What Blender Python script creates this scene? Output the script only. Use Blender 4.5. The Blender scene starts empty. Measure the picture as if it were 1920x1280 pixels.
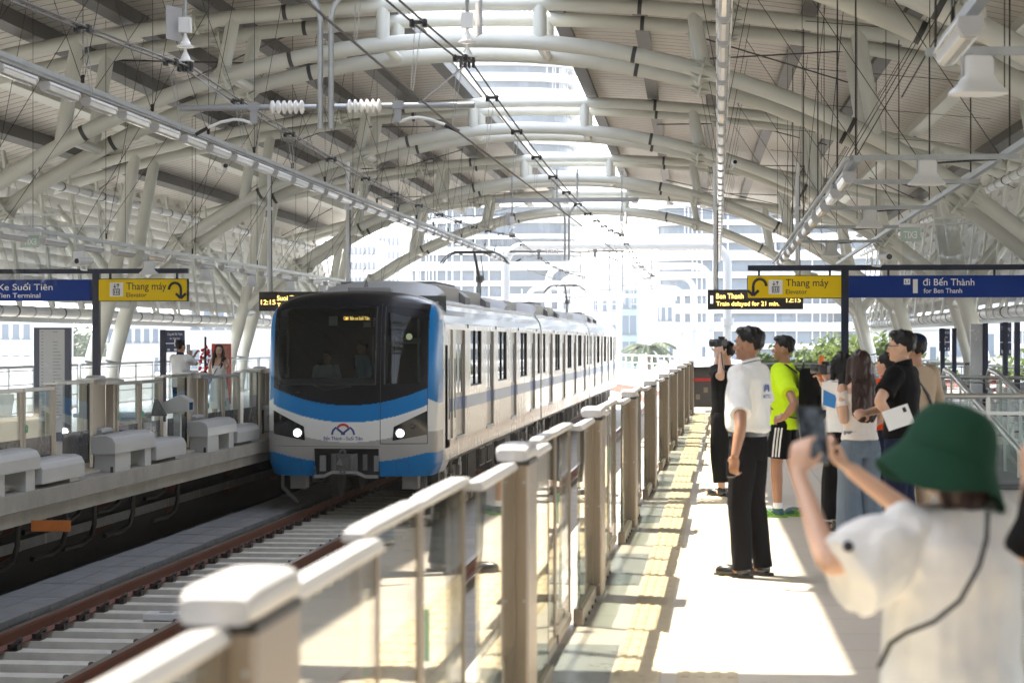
import bpy, bmesh, math, random
from mathutils import Vector, Matrix, noise, Euler
R = math.radians
SC = bpy.context.scene
COL = SC.collection
random.seed(7)
# ------------------------------------------------------------------ camera
EYE = 1.65
F = 3733.0
TH = math.atan(385.0 / F)
cd = bpy.data.cameras.new('camera')
cam = bpy.data.objects.new('camera', cd)
COL.objects.link(cam)
cam.location = (0, 0, EYE)
cam.rotation_euler = (R(90), 0, TH)
cd.sensor_width = 36
cd.lens = F / 1920 * 36
cd.clip_start = 0.1
cd.clip_end = 6000
cd.dof.use_dof = True
cd.dof.focus_distance = 30
cd.dof.aperture_fstop = 3.6
SC.camera = cam
# ------------------------------------------------------------------ sky, sun, exposure
SUN_EL = R(63.8)
LD = Vector((0.903, -0.43, 0)).normalized()          # horizontal travel of the sunlight
sun_dir = Vector((LD.x * math.cos(SUN_EL), LD.y * math.cos(SUN_EL), -math.sin(SUN_EL)))
W = bpy.data.worlds.new('World')
SC.world = W
W.use_nodes = True
nt = W.node_tree
nt.nodes.clear()
sky = nt.nodes.new('ShaderNodeTexSky')
sky.sky_type = 'NISHITA'
sky.sun_disc = False
sky.sun_elevation = SUN_EL
sky.sun_rotation = math.atan2(-LD.x, -LD.y)
sky.dust_density = 1.5
sky.air_density = 1.0
sky.ozone_density = 1.0
bg = nt.nodes.new('ShaderNodeBackground')
bg.inputs[1].default_value = 0.15
wo = nt.nodes.new('ShaderNodeOutputWorld')
hs = nt.nodes.new('ShaderNodeHueSaturation')
hs.inputs['Saturation'].default_value = 0.5          # milky tropical noon sky
nt.links.new(sky.outputs[0], hs.inputs['Color'])
nt.links.new(hs.outputs[0], bg.inputs[0])
nt.links.new(bg.outputs[0], wo.inputs[0])
ld = bpy.data.lights.new('sun', 'SUN')
ld.energy = 2.7
ld.angle = R(0.5)
ld.color = (1.0, 0.9, 0.74)
lo = bpy.data.objects.new('sun', ld)
COL.objects.link(lo)
lo.rotation_euler = sun_dir.to_track_quat('-Z', 'Y').to_euler()
SC.view_settings.view_transform = 'Standard'
SC.view_settings.look = 'None'
SC.view_settings.gamma = 1
SC.view_settings.exposure = 2.75
SC.cycles.use_denoising = True
SC.cycles.max_bounces = 10
SC.cycles.diffuse_bounces = 4
SC.cycles.glossy_bounces = 4
SC.cycles.transmission_bounces = 6
SC.cycles.transparent_max_bounces = 24
SC.cycles.caustics_reflective = False
SC.cycles.caustics_refractive = False

# ------------------------------------------------------------------ pixel <-> metre helpers
CT, ST = math.cos(TH), math.sin(TH)
def P(u, v, d):
    xc = (u - 960) / F * d
    return Vector((xc * CT - d * ST, xc * ST + d * CT, EYE - (v - 640) / F * d))
def PX(u, v, X):
    return P(u, v, X * F / (CT * (u - 1345)))
def PF(u, v, z=0.0):
    return P(u, v, F * (EYE - z) / (v - 640))
def PY(u, v, Y):
    k = (u - 960) / F
    X = Y * (k * CT - ST) / (CT + k * ST)
    return Vector((X, Y, EYE - (v - 640) / F * (-X * ST + Y * CT)))
def Yd(X, d):
    return (d + X * ST) / CT

# ------------------------------------------------------------------ mesh builder
class MB:
    def __init__(s):
        s.v, s.f, s.m = [], [], []
    def add(s, vs, fs, m=0):
        o = len(s.v)
        s.v += [tuple(p) for p in vs]
        s.f += [tuple(i + o for i in q) for q in fs]
        s.m += [m] * len(fs)
        return s
    def box(s, x0, x1, y0, y1, z0, z1, m=0):
        vs = [(x, y, z) for z in (z0, z1) for y in (y0, y1) for x in (x0, x1)]
        return s.add(vs, [(0, 2, 3, 1), (4, 5, 7, 6), (0, 1, 5, 4), (2, 6, 7, 3), (0, 4, 6, 2), (1, 3, 7, 5)], m)
    def cbox(s, c, size, m=0, rot=None):
        x, y, z = size[0] / 2, size[1] / 2, size[2] / 2
        vs = [Vector((a, b, e)) for e in (-z, z) for b in (-y, y) for a in (-x, x)]
        if rot is not None: vs = [rot @ p for p in vs]
        vs = [p + Vector(c) for p in vs]
        return s.add(vs, [(0, 2, 3, 1), (4, 5, 7, 6), (0, 1, 5, 4), (2, 6, 7, 3), (0, 4, 6, 2), (1, 3, 7, 5)], m)
    def beam(s, p, q, w, h, m=0, up=(0, 0, 1)):
        p, q = Vector(p), Vector(q)
        d = (q - p)
        L = d.length
        d.normalize()
        u = Vector(up)
        if abs(d.dot(u)) > 0.98: u = Vector((0, 1, 0))
        sd = d.cross(u).normalized()
        u = sd.cross(d)
        return s.cbox((p + q) / 2, (w, L, h), m, Matrix((sd, d, u)).transposed())
    def ring(s, c, t, r, n, ref=None):
        t = t.normalized()
        a = Vector((0, 0, 1)) if abs(t.z) < 0.9 else Vector((0, 1, 0))
        if ref is not None: a = ref
        x = t.cross(a).normalized()
        y = x.cross(t)
        return [c + (x * math.cos(2 * math.pi * i / n) + y * math.sin(2 * math.pi * i / n)) * r for i in range(n)]
    def loft(s, rings, caps=True, m=0, closed=False):
        n = len(rings[0])
        vs = [p for r in rings for p in r]
        fs = []
        K = len(rings)
        for k in range(K if closed else K - 1):
            a, b = k * n, ((k + 1) % K) * n
            for i in range(n):
                j = (i + 1) % n
                fs.append((a + i, a + j, b + j, b + i))
        if caps and not closed:
            fs.append(tuple(range(n - 1, -1, -1)))
            fs.append(tuple((K - 1) * n + i for i in range(n)))
        return s.add(vs, fs, m)
    def tube(s, pts, r, n=10, m=0, caps=True, ref=None):
        pts = [Vector(p) for p in pts]
        rs = r if isinstance(r, (list, tuple)) else [r] * len(pts)
        rings = []
        prev = ref
        for i, p in enumerate(pts):
            t = (pts[min(i + 1, len(pts) - 1)] - pts[max(i - 1, 0)])
            if t.length < 1e-9: t = Vector((0, 0, 1))
            t.normalize()
            if prev is None:
                a = Vector((0, 0, 1)) if abs(t.z) < 0.9 else Vector((0, 1, 0))
            else:
                a = prev
            a = (a - t * a.dot(t))
            if a.length < 1e-5: a = Vector((1, 0, 0)) - t * t.x
            a.normalize()
            prev = a
            b = t.cross(a)
            rings.append([p + (b * math.cos(2 * math.pi * k / n) + a * math.sin(2 * math.pi * k / n)) * rs[i] for k in range(n)])
        return s.loft(rings, caps, m)
    def ell(s, c, r, nu=14, nv=9, m=0, rot=None):
        c = Vector(c)
        if not isinstance(r, (tuple, list)): r = (r, r, r)
        vs = []
        def T(p):
            p = Vector((p[0] * r[0], p[1] * r[1], p[2] * r[2]))
            if rot is not None: p = rot @ p
            return p + c
        vs.append(T((0, 0, -1)))
        for j in range(1, nv):
            ph = -math.pi / 2 + math.pi * j / nv
            for i in range(nu):
                a = 2 * math.pi * i / nu
                vs.append(T((math.cos(ph) * math.cos(a), math.cos(ph) * math.sin(a), math.sin(ph))))
        vs.append(T((0, 0, 1)))
        fs = []
        for i in range(nu):
            j = (i + 1) % nu
            fs.append((0, 1 + j, 1 + i))
            for k in range(nv - 2):
                a = 1 + k * nu
                fs.append((a + i, a + j, a + nu + j, a + nu + i))
            a = 1 + (nv - 2) * nu
            fs.append((a + i, a + j, len(vs) - 1))
        return s.add(vs, fs, m)
    def prism(s, poly, axis, d0, d1, m=0):
        def T(p, d):
            return (d, p[0], p[1]) if axis == 'x' else (p[0], d, p[1]) if axis == 'y' else (p[0], p[1], d)
        n = len(poly)
        vs = [T(p, d0) for p in poly] + [T(p, d1) for p in poly]
        fs = [tuple(range(n)), tuple(range(2 * n - 1, n - 1, -1))]
        fs += [(i, i + n, (i + 1) % n + n, (i + 1) % n) for i in range(n)]
        return s.add(vs, fs, m)
    def lathe(s, prof, n=20, c=(0, 0, 0), m=0, rot=None):
        c = Vector(c)
        rings = []
        for (r, z) in prof:
            ring = [Vector((r * math.cos(2 * math.pi * i / n), r * math.sin(2 * math.pi * i / n), z)) for i in range(n)]
            if rot is not None: ring = [rot @ p for p in ring]
            rings.append([p + c for p in ring])
        return s.loft(rings, True, m)
    def grid(s, fn, nu, nv, m=0):
        vs = [fn(i / nu, j / nv) for j in range(nv + 1) for i in range(nu + 1)]
        fs = [(j * (nu + 1) + i, j * (nu + 1) + i + 1, (j + 1) * (nu + 1) + i + 1, (j + 1) * (nu + 1) + i) for j in range(nv) for i in range(nu)]
        return s.add(vs, fs, m)
    def mesh(s, name, fix=True):
        me = bpy.data.meshes.new(name)
        me.from_pydata(s.v, [], s.f)
        me.polygons.foreach_set('material_index', s.m)
        if fix:
            bm = bmesh.new()
            bm.from_mesh(me)
            bmesh.ops.recalc_face_normals(bm, faces=bm.faces)
            bm.to_mesh(me)
            bm.free()
        me.update()
        return me
    def build(s, name, mats, parent=None, smooth=False, bevel=0, loc=None, fix=True):
        me = s.mesh(name, fix)
        if not isinstance(mats, (list, tuple)): mats = [mats]
        for a in mats: me.materials.append(a)
        if smooth:
            me.polygons.foreach_set('use_smooth', [True] * len(me.polygons))
            me.set_sharp_from_angle(angle=R(38 if smooth is True else smooth))
        o = bpy.data.objects.new(name, me)
        COL.objects.link(o)
        if parent is not None: o.parent = parent
        if loc is not None: o.location = loc
        if bevel:
            b = o.modifiers.new('bevel', 'BEVEL')
            b.width = bevel
            b.segments = 2
            b.limit_method = 'ANGLE'
        return o

def tag(o, label=None, cat=None, group=None, kind=None):
    if label: o['label'] = label
    if cat: o['category'] = cat
    if group: o['group'] = group
    if kind: o['kind'] = kind
    return o
def empty(name, loc=(0, 0, 0), rz=0, label=None, cat=None, group=None):
    o = bpy.data.objects.new(name, None)
    COL.objects.link(o)
    o.empty_display_size = 0.1
    o.location = loc
    o.rotation_euler = (0, 0, rz)
    return tag(o, label, cat, group)
def copy_tree(o, parent=None):
    c = o.copy()
    COL.objects.link(c)
    if parent is not None: c.parent = parent
    for ch in list(KIDS.get(o.name, [])) or [k for k in o.children]:
        copy_tree(ch, c)
    return c
KIDS = {}
def struct(o):
    o['kind'] = 'structure'
    return o
ONES = ['', 'first', 'second', 'third', 'fourth', 'fifth', 'sixth', 'seventh', 'eighth', 'ninth', 'tenth', 'eleventh', 'twelfth', 'thirteenth',
        'fourteenth', 'fifteenth', 'sixteenth', 'seventeenth', 'eighteenth', 'nineteenth']
TENS = {2: ('twentieth', 'twenty'), 3: ('thirtieth', 'thirty'), 4: ('fortieth', 'forty'), 5: ('fiftieth', 'fifty'), 6: ('sixtieth', 'sixty'),
        7: ('seventieth', 'seventy'), 8: ('eightieth', 'eighty'), 9: ('ninetieth', 'ninety')}
def nth(n):
    if n < 20: return ONES[n]
    t, o = divmod(n, 10)
    return TENS[t][0] if o == 0 else TENS[t][1] + '-' + ONES[o]

# ------------------------------------------------------------------ materials
def mat(name, col, rough=0.5, metal=0.0, var=0.0, vscale=3.0, bump=0.0, bscale=40.0, stretch=None, emit=0.0, coat=0.0, spec=None, sub=0.0, streak=None):
    m = bpy.data.materials.new(name)
    m.use_nodes = True
    t = m.node_tree
    b = t.nodes['Principled BSDF']
    b.inputs['Base Color'].default_value = (*col, 1)
    b.inputs['Roughness'].default_value = rough
    b.inputs['Metallic'].default_value = metal
    if spec is not None: b.inputs['Specular IOR Level'].default_value = spec
    if coat: b.inputs['Coat Weight'].default_value = coat
    if sub:
        b.inputs['Subsurface Weight'].default_value = sub
        b.inputs['Subsurface Radius'].default_value = (0.02, 0.008, 0.004)
    if emit:
        b.inputs['Emission Color'].default_value = (*col, 1)
        b.inputs['Emission Strength'].default_value = emit
    if var or bump or streak:
        tc = t.nodes.new('ShaderNodeTexCoord')
        mp = t.nodes.new('ShaderNodeMapping')
        t.links.new(tc.outputs['Object'], mp.inputs[0])
        if stretch: mp.inputs['Scale'].default_value = stretch
    if var:
        n = t.nodes.new('ShaderNodeTexNoise')
        n.inputs['Scale'].default_value = vscale
        n.inputs['Detail'].default_value = 6
        n.inputs['Roughness'].default_value = 0.65
        t.links.new(mp.outputs[0], n.inputs['Vector'])
        rp = t.nodes.new('ShaderNodeMapRange')
        rp.inputs['From Min'].default_value = 0.25
        rp.inputs['From Max'].default_value = 0.75
        rp.inputs['To Min'].default_value = 1 - var
        rp.inputs['To Max'].default_value = 1 + var * 0.6
        t.links.new(n.outputs['Fac'], rp.inputs['Value'])
        mx = t.nodes.new('ShaderNodeVectorMath')
        mx.operation = 'SCALE'
        mx.inputs[0].default_value = col
        t.links.new(rp.outputs[0], mx.inputs['Scale'])
        t.links.new(mx.outputs[0], b.inputs['Base Color'])
        rr = t.nodes.new('ShaderNodeMapRange')
        rr.inputs['To Min'].default_value = max(0.03, rough - 0.12)
        rr.inputs['To Max'].default_value = min(1, rough + 0.12)
        t.links.new(n.outputs['Fac'], rr.inputs['Value'])
        t.links.new(rr.outputs[0], b.inputs['Roughness'])
    if bump:
        n2 = t.nodes.new('ShaderNodeTexNoise')
        n2.inputs['Scale'].default_value = bscale
        n2.inputs['Detail'].default_value = 4
        t.links.new(mp.outputs[0], n2.inputs['Vector'])
        bp = t.nodes.new('ShaderNodeBump')
        bp.inputs['Strength'].default_value = bump
        bp.inputs['Distance'].default_value = 0.02
        t.links.new(n2.outputs['Fac'], bp.inputs['Height'])
        t.links.new(bp.outputs[0], b.inputs['Normal'])
    return m
def glassmat(name, tint=(0.9, 0.95, 0.94), gl=1.0, ior=1.45, rough=0.02, dim=None):
    m = bpy.data.materials.new(name)
    m.use_nodes = True
    t = m.node_tree
    t.nodes.clear()
    o = t.nodes.new('ShaderNodeOutputMaterial')
    mx = t.nodes.new('ShaderNodeMixShader')
    tr = t.nodes.new('ShaderNodeBsdfTransparent')
    tr.inputs[0].default_value = (*tint, 1)
    g = t.nodes.new('ShaderNodeBsdfGlossy')
    g.inputs['Roughness'].default_value = rough
    g.inputs['Color'].default_value = (gl, gl, gl, 1)
    fr = t.nodes.new('ShaderNodeFresnel')
    ge = t.nodes.new('ShaderNodeNewGeometry')
    mi = t.nodes.new('ShaderNodeMapRange')            # both faces of a pane reflect alike
    mi.inputs['To Min'].default_value = ior
    mi.inputs['To Max'].default_value = 1.0 / ior
    t.links.new(ge.outputs['Backfacing'], mi.inputs['Value'])
    t.links.new(mi.outputs[0], fr.inputs[0])
    t.links.new(fr.outputs[0], mx.inputs[0])
    t.links.new(tr.outputs[0], mx.inputs[1])
    t.links.new(g.outputs[0], mx.inputs[2])
    t.links.new(mx.outputs[0], o.inputs[0])
    return m
M = {}
M['tube'] = mat('cream_painted_steel', (0.6, 0.605, 0.55), 0.36, var=0.09, vscale=0.9)
M['collar'] = mat('dark_clamp_band', (0.05, 0.05, 0.05), 0.5)
M['girder'] = mat('grey_girder_paint', (0.09, 0.085, 0.08), 0.5, var=0.12, vscale=2)
M['galv'] = mat('galvanised_steel', (0.42, 0.44, 0.45), 0.42, metal=0.7, var=0.18, vscale=9)
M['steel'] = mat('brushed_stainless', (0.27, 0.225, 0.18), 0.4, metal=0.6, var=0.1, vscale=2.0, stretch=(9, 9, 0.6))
M['steel_cool'] = mat('satin_stainless', (0.6, 0.6, 0.58), 0.32, metal=0.85, var=0.1, vscale=4)
M['white'] = mat('white_enamel', (0.72, 0.73, 0.73), 0.4, var=0.05, vscale=2)
M['capgrey'] = mat('pale_grey_cap', (0.43, 0.43, 0.44), 0.35, var=0.04, vscale=3)
M['cover'] = mat('pale_grey_cover', (0.46, 0.465, 0.47), 0.4, var=0.08, vscale=2)
M['slat'] = mat('louvre_slat_paint', (0.5, 0.49, 0.46), 0.55, var=0.08, vscale=1.5)
M['concrete'] = mat('precast_concrete', (0.36, 0.34, 0.31), 0.85, var=0.28, vscale=1.6, bump=0.25, bscale=25)
M['conc_dark'] = mat('concrete_with_shade_in_tone', (0.035, 0.033, 0.032), 0.9, var=0.35, vscale=1.1, bump=0.3, bscale=18)  # near-black concrete: the shade below the platform is put into its colour
M['conc_pale'] = mat('pale_viaduct_concrete', (0.55, 0.53, 0.5), 0.85, var=0.14, vscale=0.4)
M['sleeper'] = mat('sleeper_concrete', (0.68, 0.66, 0.6), 0.85, var=0.2, vscale=4, bump=0.15, bscale=60)
M['rust'] = mat('rust_brown_rail', (0.17, 0.045, 0.022), 0.6, metal=0.1, var=0.3, vscale=5)
M['railtop'] = mat('worn_rail_head', (0.32, 0.27, 0.24), 0.35, metal=0.8, var=0.15)
M['clip'] = mat('black_spring_clip', (0.025, 0.016, 0.014), 0.45)
M['black'] = mat('black_rubber', (0.012, 0.012, 0.013), 0.5)
M['blackgl'] = mat('black_gloss', (0.006, 0.006, 0.009), 0.08, coat=0.5)
M['navy'] = mat('navy_post_paint', (0.004, 0.009, 0.035), 0.4, var=0.08)
M['blue'] = mat('sign_blue', (0.002, 0.036, 0.25), 0.5, spec=0.2)
M['yellow'] = mat('sign_yellow', (0.86, 0.6, 0.004), 0.5, spec=0.2)
M['ink'] = mat('sign_ink', (0.01, 0.01, 0.02), 0.6)
M['signwhite'] = mat('sign_white', (0.85, 0.85, 0.85), 0.5)
M['led'] = mat('amber_led', (1.0, 0.62, 0.16), 0.5, emit=0.55)
M['ledwhite'] = mat('white_led_digit', (0.9, 0.9, 0.9), 0.5, emit=0.25)
M['ledpanel'] = mat('led_panel', (0.018, 0.014, 0.011), 0.4)
M['rod'] = mat('dark_steel_rod', (0.03, 0.025, 0.022), 0.5, metal=0.3)
M['wire'] = mat('overhead_wire', (0.05, 0.045, 0.042), 0.45, metal=0.4)
M['porcelain'] = mat('white_porcelain', (0.8, 0.8, 0.78), 0.15, coat=0.5)
M['diffuser'] = mat('lamp_diffuser', (0.45, 0.45, 0.44), 0.25, coat=0.3)
M['glass'] = glassmat('clear_glass', (0.9, 0.94, 0.92))
M['gateglass'] = glassmat('door_glass', (0.88, 0.9, 0.87), ior=1.7)
M['steel_far'] = mat('stainless_toned_sunlit', (0.42, 0.37, 0.31), 0.4, metal=0.5, var=0.12, vscale=2.0, stretch=(9, 9, 0.6))  # paler copy of the brushed steel, sunlit brightness put into its colour
M['glass_dk'] = glassmat('tinted_glass', (0.72, 0.78, 0.78))
M['glass_train'] = glassmat('train_window_glass', (0.3, 0.32, 0.31), ior=1.35)
M['glass_wind'] = glassmat('windscreen_glass', (0.3, 0.34, 0.33), ior=1.3)
M['panel_dk'] = mat('dark_grey_panel', (0.05, 0.05, 0.055), 0.25, var=0.1, vscale=1.5)
M['red'] = mat('red_fabric', (0.6, 0.02, 0.025), 0.7)
M['orange'] = mat('orange_paint', (0.85, 0.17, 0.03), 0.5)
M['green_stk'] = mat('green_sticker', (0.12, 0.35, 0.22), 0.5)
# ------------------------------------------------------------------ lettering
def text_mesh(s, bold=0.0, res=4):
    if 'ế' in s or 'ố' in s:                          # compose the double accents
        base = s.replace('ế', 'ê').replace('ố', 'ô')
        me = text_mesh(base, bold, res)
        bm = bmesh.new()
        bm.from_mesh(me)
        for i, chh in enumerate(s):
            if chh in 'ếố':
                pm = text_mesh(base[:i + 1], bold, res)
                xr = max(v.co.x for v in pm.vertices)
                bm.faces.new([bm.verts.new(q) for q in ((xr - 0.13, 0.66, 0), (xr - 0.06, 0.62, 0), (xr + 0.05, 0.79, 0), (xr - 0.05, 0.82, 0))])
        bm.to_mesh(me)
        bm.free()
        return me
    cu = bpy.data.curves.new('lettering', 'FONT')
    cu.body = s
    cu.resolution_u = res
    cu.offset = bold
    cu.size = 1
    o = bpy.data.objects.new('lettering', cu)
    COL.objects.link(o)
    bpy.context.view_layer.update()
    me = bpy.data.meshes.new_from_object(o.evaluated_get(bpy.context.evaluated_depsgraph_get()))
    bpy.data.objects.remove(o)
    bpy.data.curves.remove(cu)
    return me
def lettering(s, x0, x1, z0, z1, y, m, parent, name='lettering', bold=0.012, proj=None, height_only=False, back=False, align='l'):
    """flat letters in the XZ plane facing -Y, fitted to the box x0..x1, z0..z1 of the parent"""
    me = text_mesh(s, bold)
    xs = [v.co.x for v in me.vertices]
    ys = [v.co.y for v in me.vertices]
    a, b, c, d = min(xs), max(xs), min(ys), max(ys)
    sz = (z1 - z0) / (d - c)
    sx = (x1 - x0) / (b - a)
    if height_only: sx = sz
    for v in me.vertices:
        x = x0 + (v.co.x - a) * sx
        if back: x = x1 - (v.co.x - a) * sx
        z = z0 + (v.co.y - c) * sz
        v.co = (x, y if proj is None else proj(x, z), z)
    me.name = name
    me.materials.clear()
    me.materials.append(m)
    me.update()
    o = bpy.data.objects.new(name, me)
    COL.objects.link(o)
    o.parent = parent
    return o
# ================================================================== GROUND, PLATFORMS, TRACKBED
M['city'] = mat('pale_city_ground', (0.3, 0.3, 0.28), 0.9, var=0.3, vscale=0.02)
struct(MB().box(-3000, 3000, -300, 4000, -13, -12).build('ground', M['city']))

def tile_mat():
    m = mat('beige_floor_tile', (0.58, 0.525, 0.45), 0.32, var=0.1, vscale=2.2)
    t = m.node_tree
    b = t.nodes['Principled BSDF']
    tc = t.nodes.new('ShaderNodeTexCoord')
    br = t.nodes.new('ShaderNodeTexBrick')
    br.offset = 0.0
    br.inputs['Scale'].default_value = 1.0
    br.inputs['Brick Width'].default_value = 1.2
    br.inputs['Row Height'].default_value = 0.6
    br.inputs['Mortar Size'].default_value = 0.005
    br.inputs['Color1'].default_value = (1, 1, 1, 1)
    br.inputs['Color2'].default_value = (0.9, 0.905, 0.92, 1)
    br.inputs['Mortar'].default_value = (0.38, 0.36, 0.33, 1)
    t.links.new(tc.outputs['Object'], br.inputs['Vector'])
    src = b.inputs['Base Color'].links[0].from_socket
    mx = t.nodes.new('ShaderNodeVectorMath')
    mx.operation = 'MULTIPLY'
    t.links.new(src, mx.inputs[0])
    t.links.new(br.outputs['Color'], mx.inputs[1])
    t.links.new(mx.outputs[0], b.inputs['Base Color'])
    return m
M['tile'] = tile_mat()
PY0, PY1 = -40, 84
GX = -0.72                                            # line of the screen doors on the near platform
struct(MB().box(-1.05, 7.2, PY0, PY1, -0.5, 0).build('platform_floor', M['tile']))
M['tact'] = mat('ochre_tactile_tile', (0.55, 0.46, 0.32), 0.55, var=0.12, vscale=6)
M['tact2'] = mat('cream_tactile_tile', (0.56, 0.47, 0.33), 0.55, var=0.08, vscale=6)
M['greytile'] = mat('grey_green_granite', (0.24, 0.255, 0.25), 0.3, var=0.12, vscale=5)
tb = MB()
tb.box(-0.51, -0.28, -2, 46, 0, 0.006)
y = 2.0
while y < 46:
    for k in range(4):
        tb.box(-0.5 + k * 0.058, -0.475 + k * 0.058, y, y + 0.28, 0.005, 0.011)
    y += 0.3
struct(tb.build('tactile_path', M['tact']))
tb = MB()
tb.box(-0.2, 0.1, -2, 46, 0, 0.006)
for k in range(4):
    yy = 2.0
    while yy < 46:
        tb.box(-0.175 + k * 0.075, -0.14 + k * 0.075, yy, yy + 0.27, 0.005, 0.011)
        yy += 0.3
struct(tb.build('guiding_path', M['tact2']))
# grey boarding strips in front of every door
DOORP = 4.67
DOORC = [12.2 + 2.3 + DOORP * k for k in range(-3, 7)]
gb = MB()
for c in DOORC:
    gb.box(-0.95, -0.53, c - 1.0, c + 1.0, 0, 0.004)
struct(gb.build('boarding_floor_strip', M['greytile']))

def axis_x(Y): return -4.36 - 0.0128 * (Y - 34)
# far (left) platform: slab with a projecting edge beam
LE = -7.72
lp = MB()
lp.box(-15.6, LE - 0.25, PY0, PY1, -0.4, -0.004)
struct(lp.build('opposite_platform_floor', M['tile']))
eb = MB()
eb.prism([(LE - 0.9, -0.004), (LE, -0.05), (LE, -0.24), (LE - 0.06, -0.26), (LE - 0.06, -0.41), (LE - 0.9, -0.41)], 'y', PY0, PY1)
o = eb.build('platform_edge_beam', M['concrete'])
struct(o)
wl = MB()
wl.box(-9.6, -9.3, PY0, PY1, -1.7, -0.41)
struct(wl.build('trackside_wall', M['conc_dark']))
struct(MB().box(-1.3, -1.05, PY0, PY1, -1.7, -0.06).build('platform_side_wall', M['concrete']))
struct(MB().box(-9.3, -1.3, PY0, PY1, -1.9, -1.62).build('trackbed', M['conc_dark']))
# cable trough covers beside the rail
cb = MB()
y = 3.0
while y < 60:
    w = random.uniform(-0.012, 0.012)
    h = random.uniform(-0.006, 0.006)
    cb.box(-8.0, -7.62 + w, y, y + 0.585, -1.27, -1.2 + h)
    cb.box(-7.61 + w, -7.22 + w, y + 0.01, y + 0.595, -1.27, -1.202 + h)
    y += 0.6
cb.box(-7.98, -7.26, 3, 60, -1.62, -1.275)
M['trough'] = mat('grey_trough_slab', (0.26, 0.265, 0.275), 0.8, var=0.25, vscale=5, bump=0.2)
struct(cb.build('trough_cover_path', M['trough']))

# ------------------------------------------------------------------ rails and sleepers
TCL = -6.21      # track centre, far track
TCR = -2.45
RZ = -1.19
def rail(name, x, y0, y1, label, group):
    prof = [(-0.07, RZ - 0.17), (0.07, RZ - 0.17), (0.07, RZ - 0.157), (0.012, RZ - 0.13), (0.01, RZ - 0.045), (0.036, RZ - 0.03), (0.036, RZ - 0.004), (-0.036, RZ - 0.004), (-0.036, RZ - 0.03), (-0.01, RZ - 0.045), (-0.012, RZ - 0.13), (-0.07, RZ - 0.157)]
    root = empty(name, (x, y0, 0), 0, label, 'rail', group)
    MB().prism(prof, 'y', 0, y1 - y0).build('web', M['rust'], root)
    MB().box(-0.033, 0.033, 0, y1 - y0, RZ - 0.0045, RZ).build('running_surface', M['railtop'], root)
    return root
rail('rail', TCL - 0.752, 3, 100, 'rust brown rail beside the grey trough slabs, under the train', None)
rail('rail', TCL + 0.752, 3, 100, 'rust brown rail of the train track, the one nearer the glass screen doors', None)
rail('rail', TCR - 0.752, 3, 100, 'rust brown rail of the empty track, the one nearer the train', None)
rail('rail', TCR + 0.752, 3, 100, 'rust brown rail under the edge of the near platform', None)

def sleeper_proto(tc):
    r = empty('concrete_sleeper', (tc, 0, 0))
    b = MB()
    b.prism([(-0.16, -1.62), (0.16, -1.62), (0.12, RZ - 0.18), (-0.12, RZ - 0.18)], 'x', -1.28, 1.28)
    b.build('beam', M['sleeper'], r)
    for sx in (-1, 1):
        c = MB()
        c.box(sx * 0.752 - 0.16, sx * 0.752 + 0.16, -0.085, 0.085, RZ - 0.18, RZ - 0.168)
        c.build('base_plate', M['clip'], r)
        for sd in (-1, 1):
            k = MB()
            x = sx * 0.752 + sd * 0.115
            k.cbox((x, 0, RZ - 0.15), (0.1, 0.13, 0.07))
            pts = [(x + sd * 0.03 * 0, -0.065, RZ - 0.155)]
            pts = [(x + sd * 0.06 * math.sin(a * math.pi / 8), -0.095 * math.cos(a * math.pi / 8), RZ - 0.15 + 0.085 * math.sin(a * math.pi / 8)) for a in range(9)]
            k.tube(pts, 0.018, 6)
            k.build('rail_clip', M['clip'], r, smooth=True)
    d = MB().box(-0.62, -0.2, -0.2, -0.165, RZ - 0.3, RZ - 0.25)
    d.build('drain_slot', M['black'], r)
    return r
sp = sleeper_proto(TCL)
n = 0
y = 14.0
while y < 40:
    o = sp if n == 0 else copy_tree(sp)
    n += 1
    o.location = (TCL, y, 0)
    tag(o, 'pale concrete sleeper carrying the train track, %s one counted from the near end' % nth(n), 'sleeper', 'concrete sleepers under the train track')
    y += 0.7
struct(MB().box(TCL - 1.0, -1.4, 3, 100, -1.62, -1.5).build('slab_trackbed', M['concrete']))
bl = empty('track_beacon', P(314, 1132, 21.6))
bl.location.z = RZ - 0.17
tag(bl, 'flat white signalling beacon box lying across a sleeper between the rails', 'beacon')
MB().box(-0.24, 0.24, -0.13, 0.13, 0, 0.075).build('case', M['white'], bl, bevel=0.012)
MB().box(-0.08, 0.06, -0.05, 0.05, 0.075, 0.083).build('lid', M['capgrey'], bl)
MB().box(0.2, 0.3, -0.06, 0.06, 0.0, 0.05).build('plug', M['black'], bl)

struct(MB().box(-16, 8, PY0 - 2.5, PY0 - 2, -1.6, 8).build('added_unseen_end_wall', mat('grey_render', (0.22, 0.21, 0.2), 0.8, var=0.1)))  # unseen wall added behind the camera to keep reflections on the train dark
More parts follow.
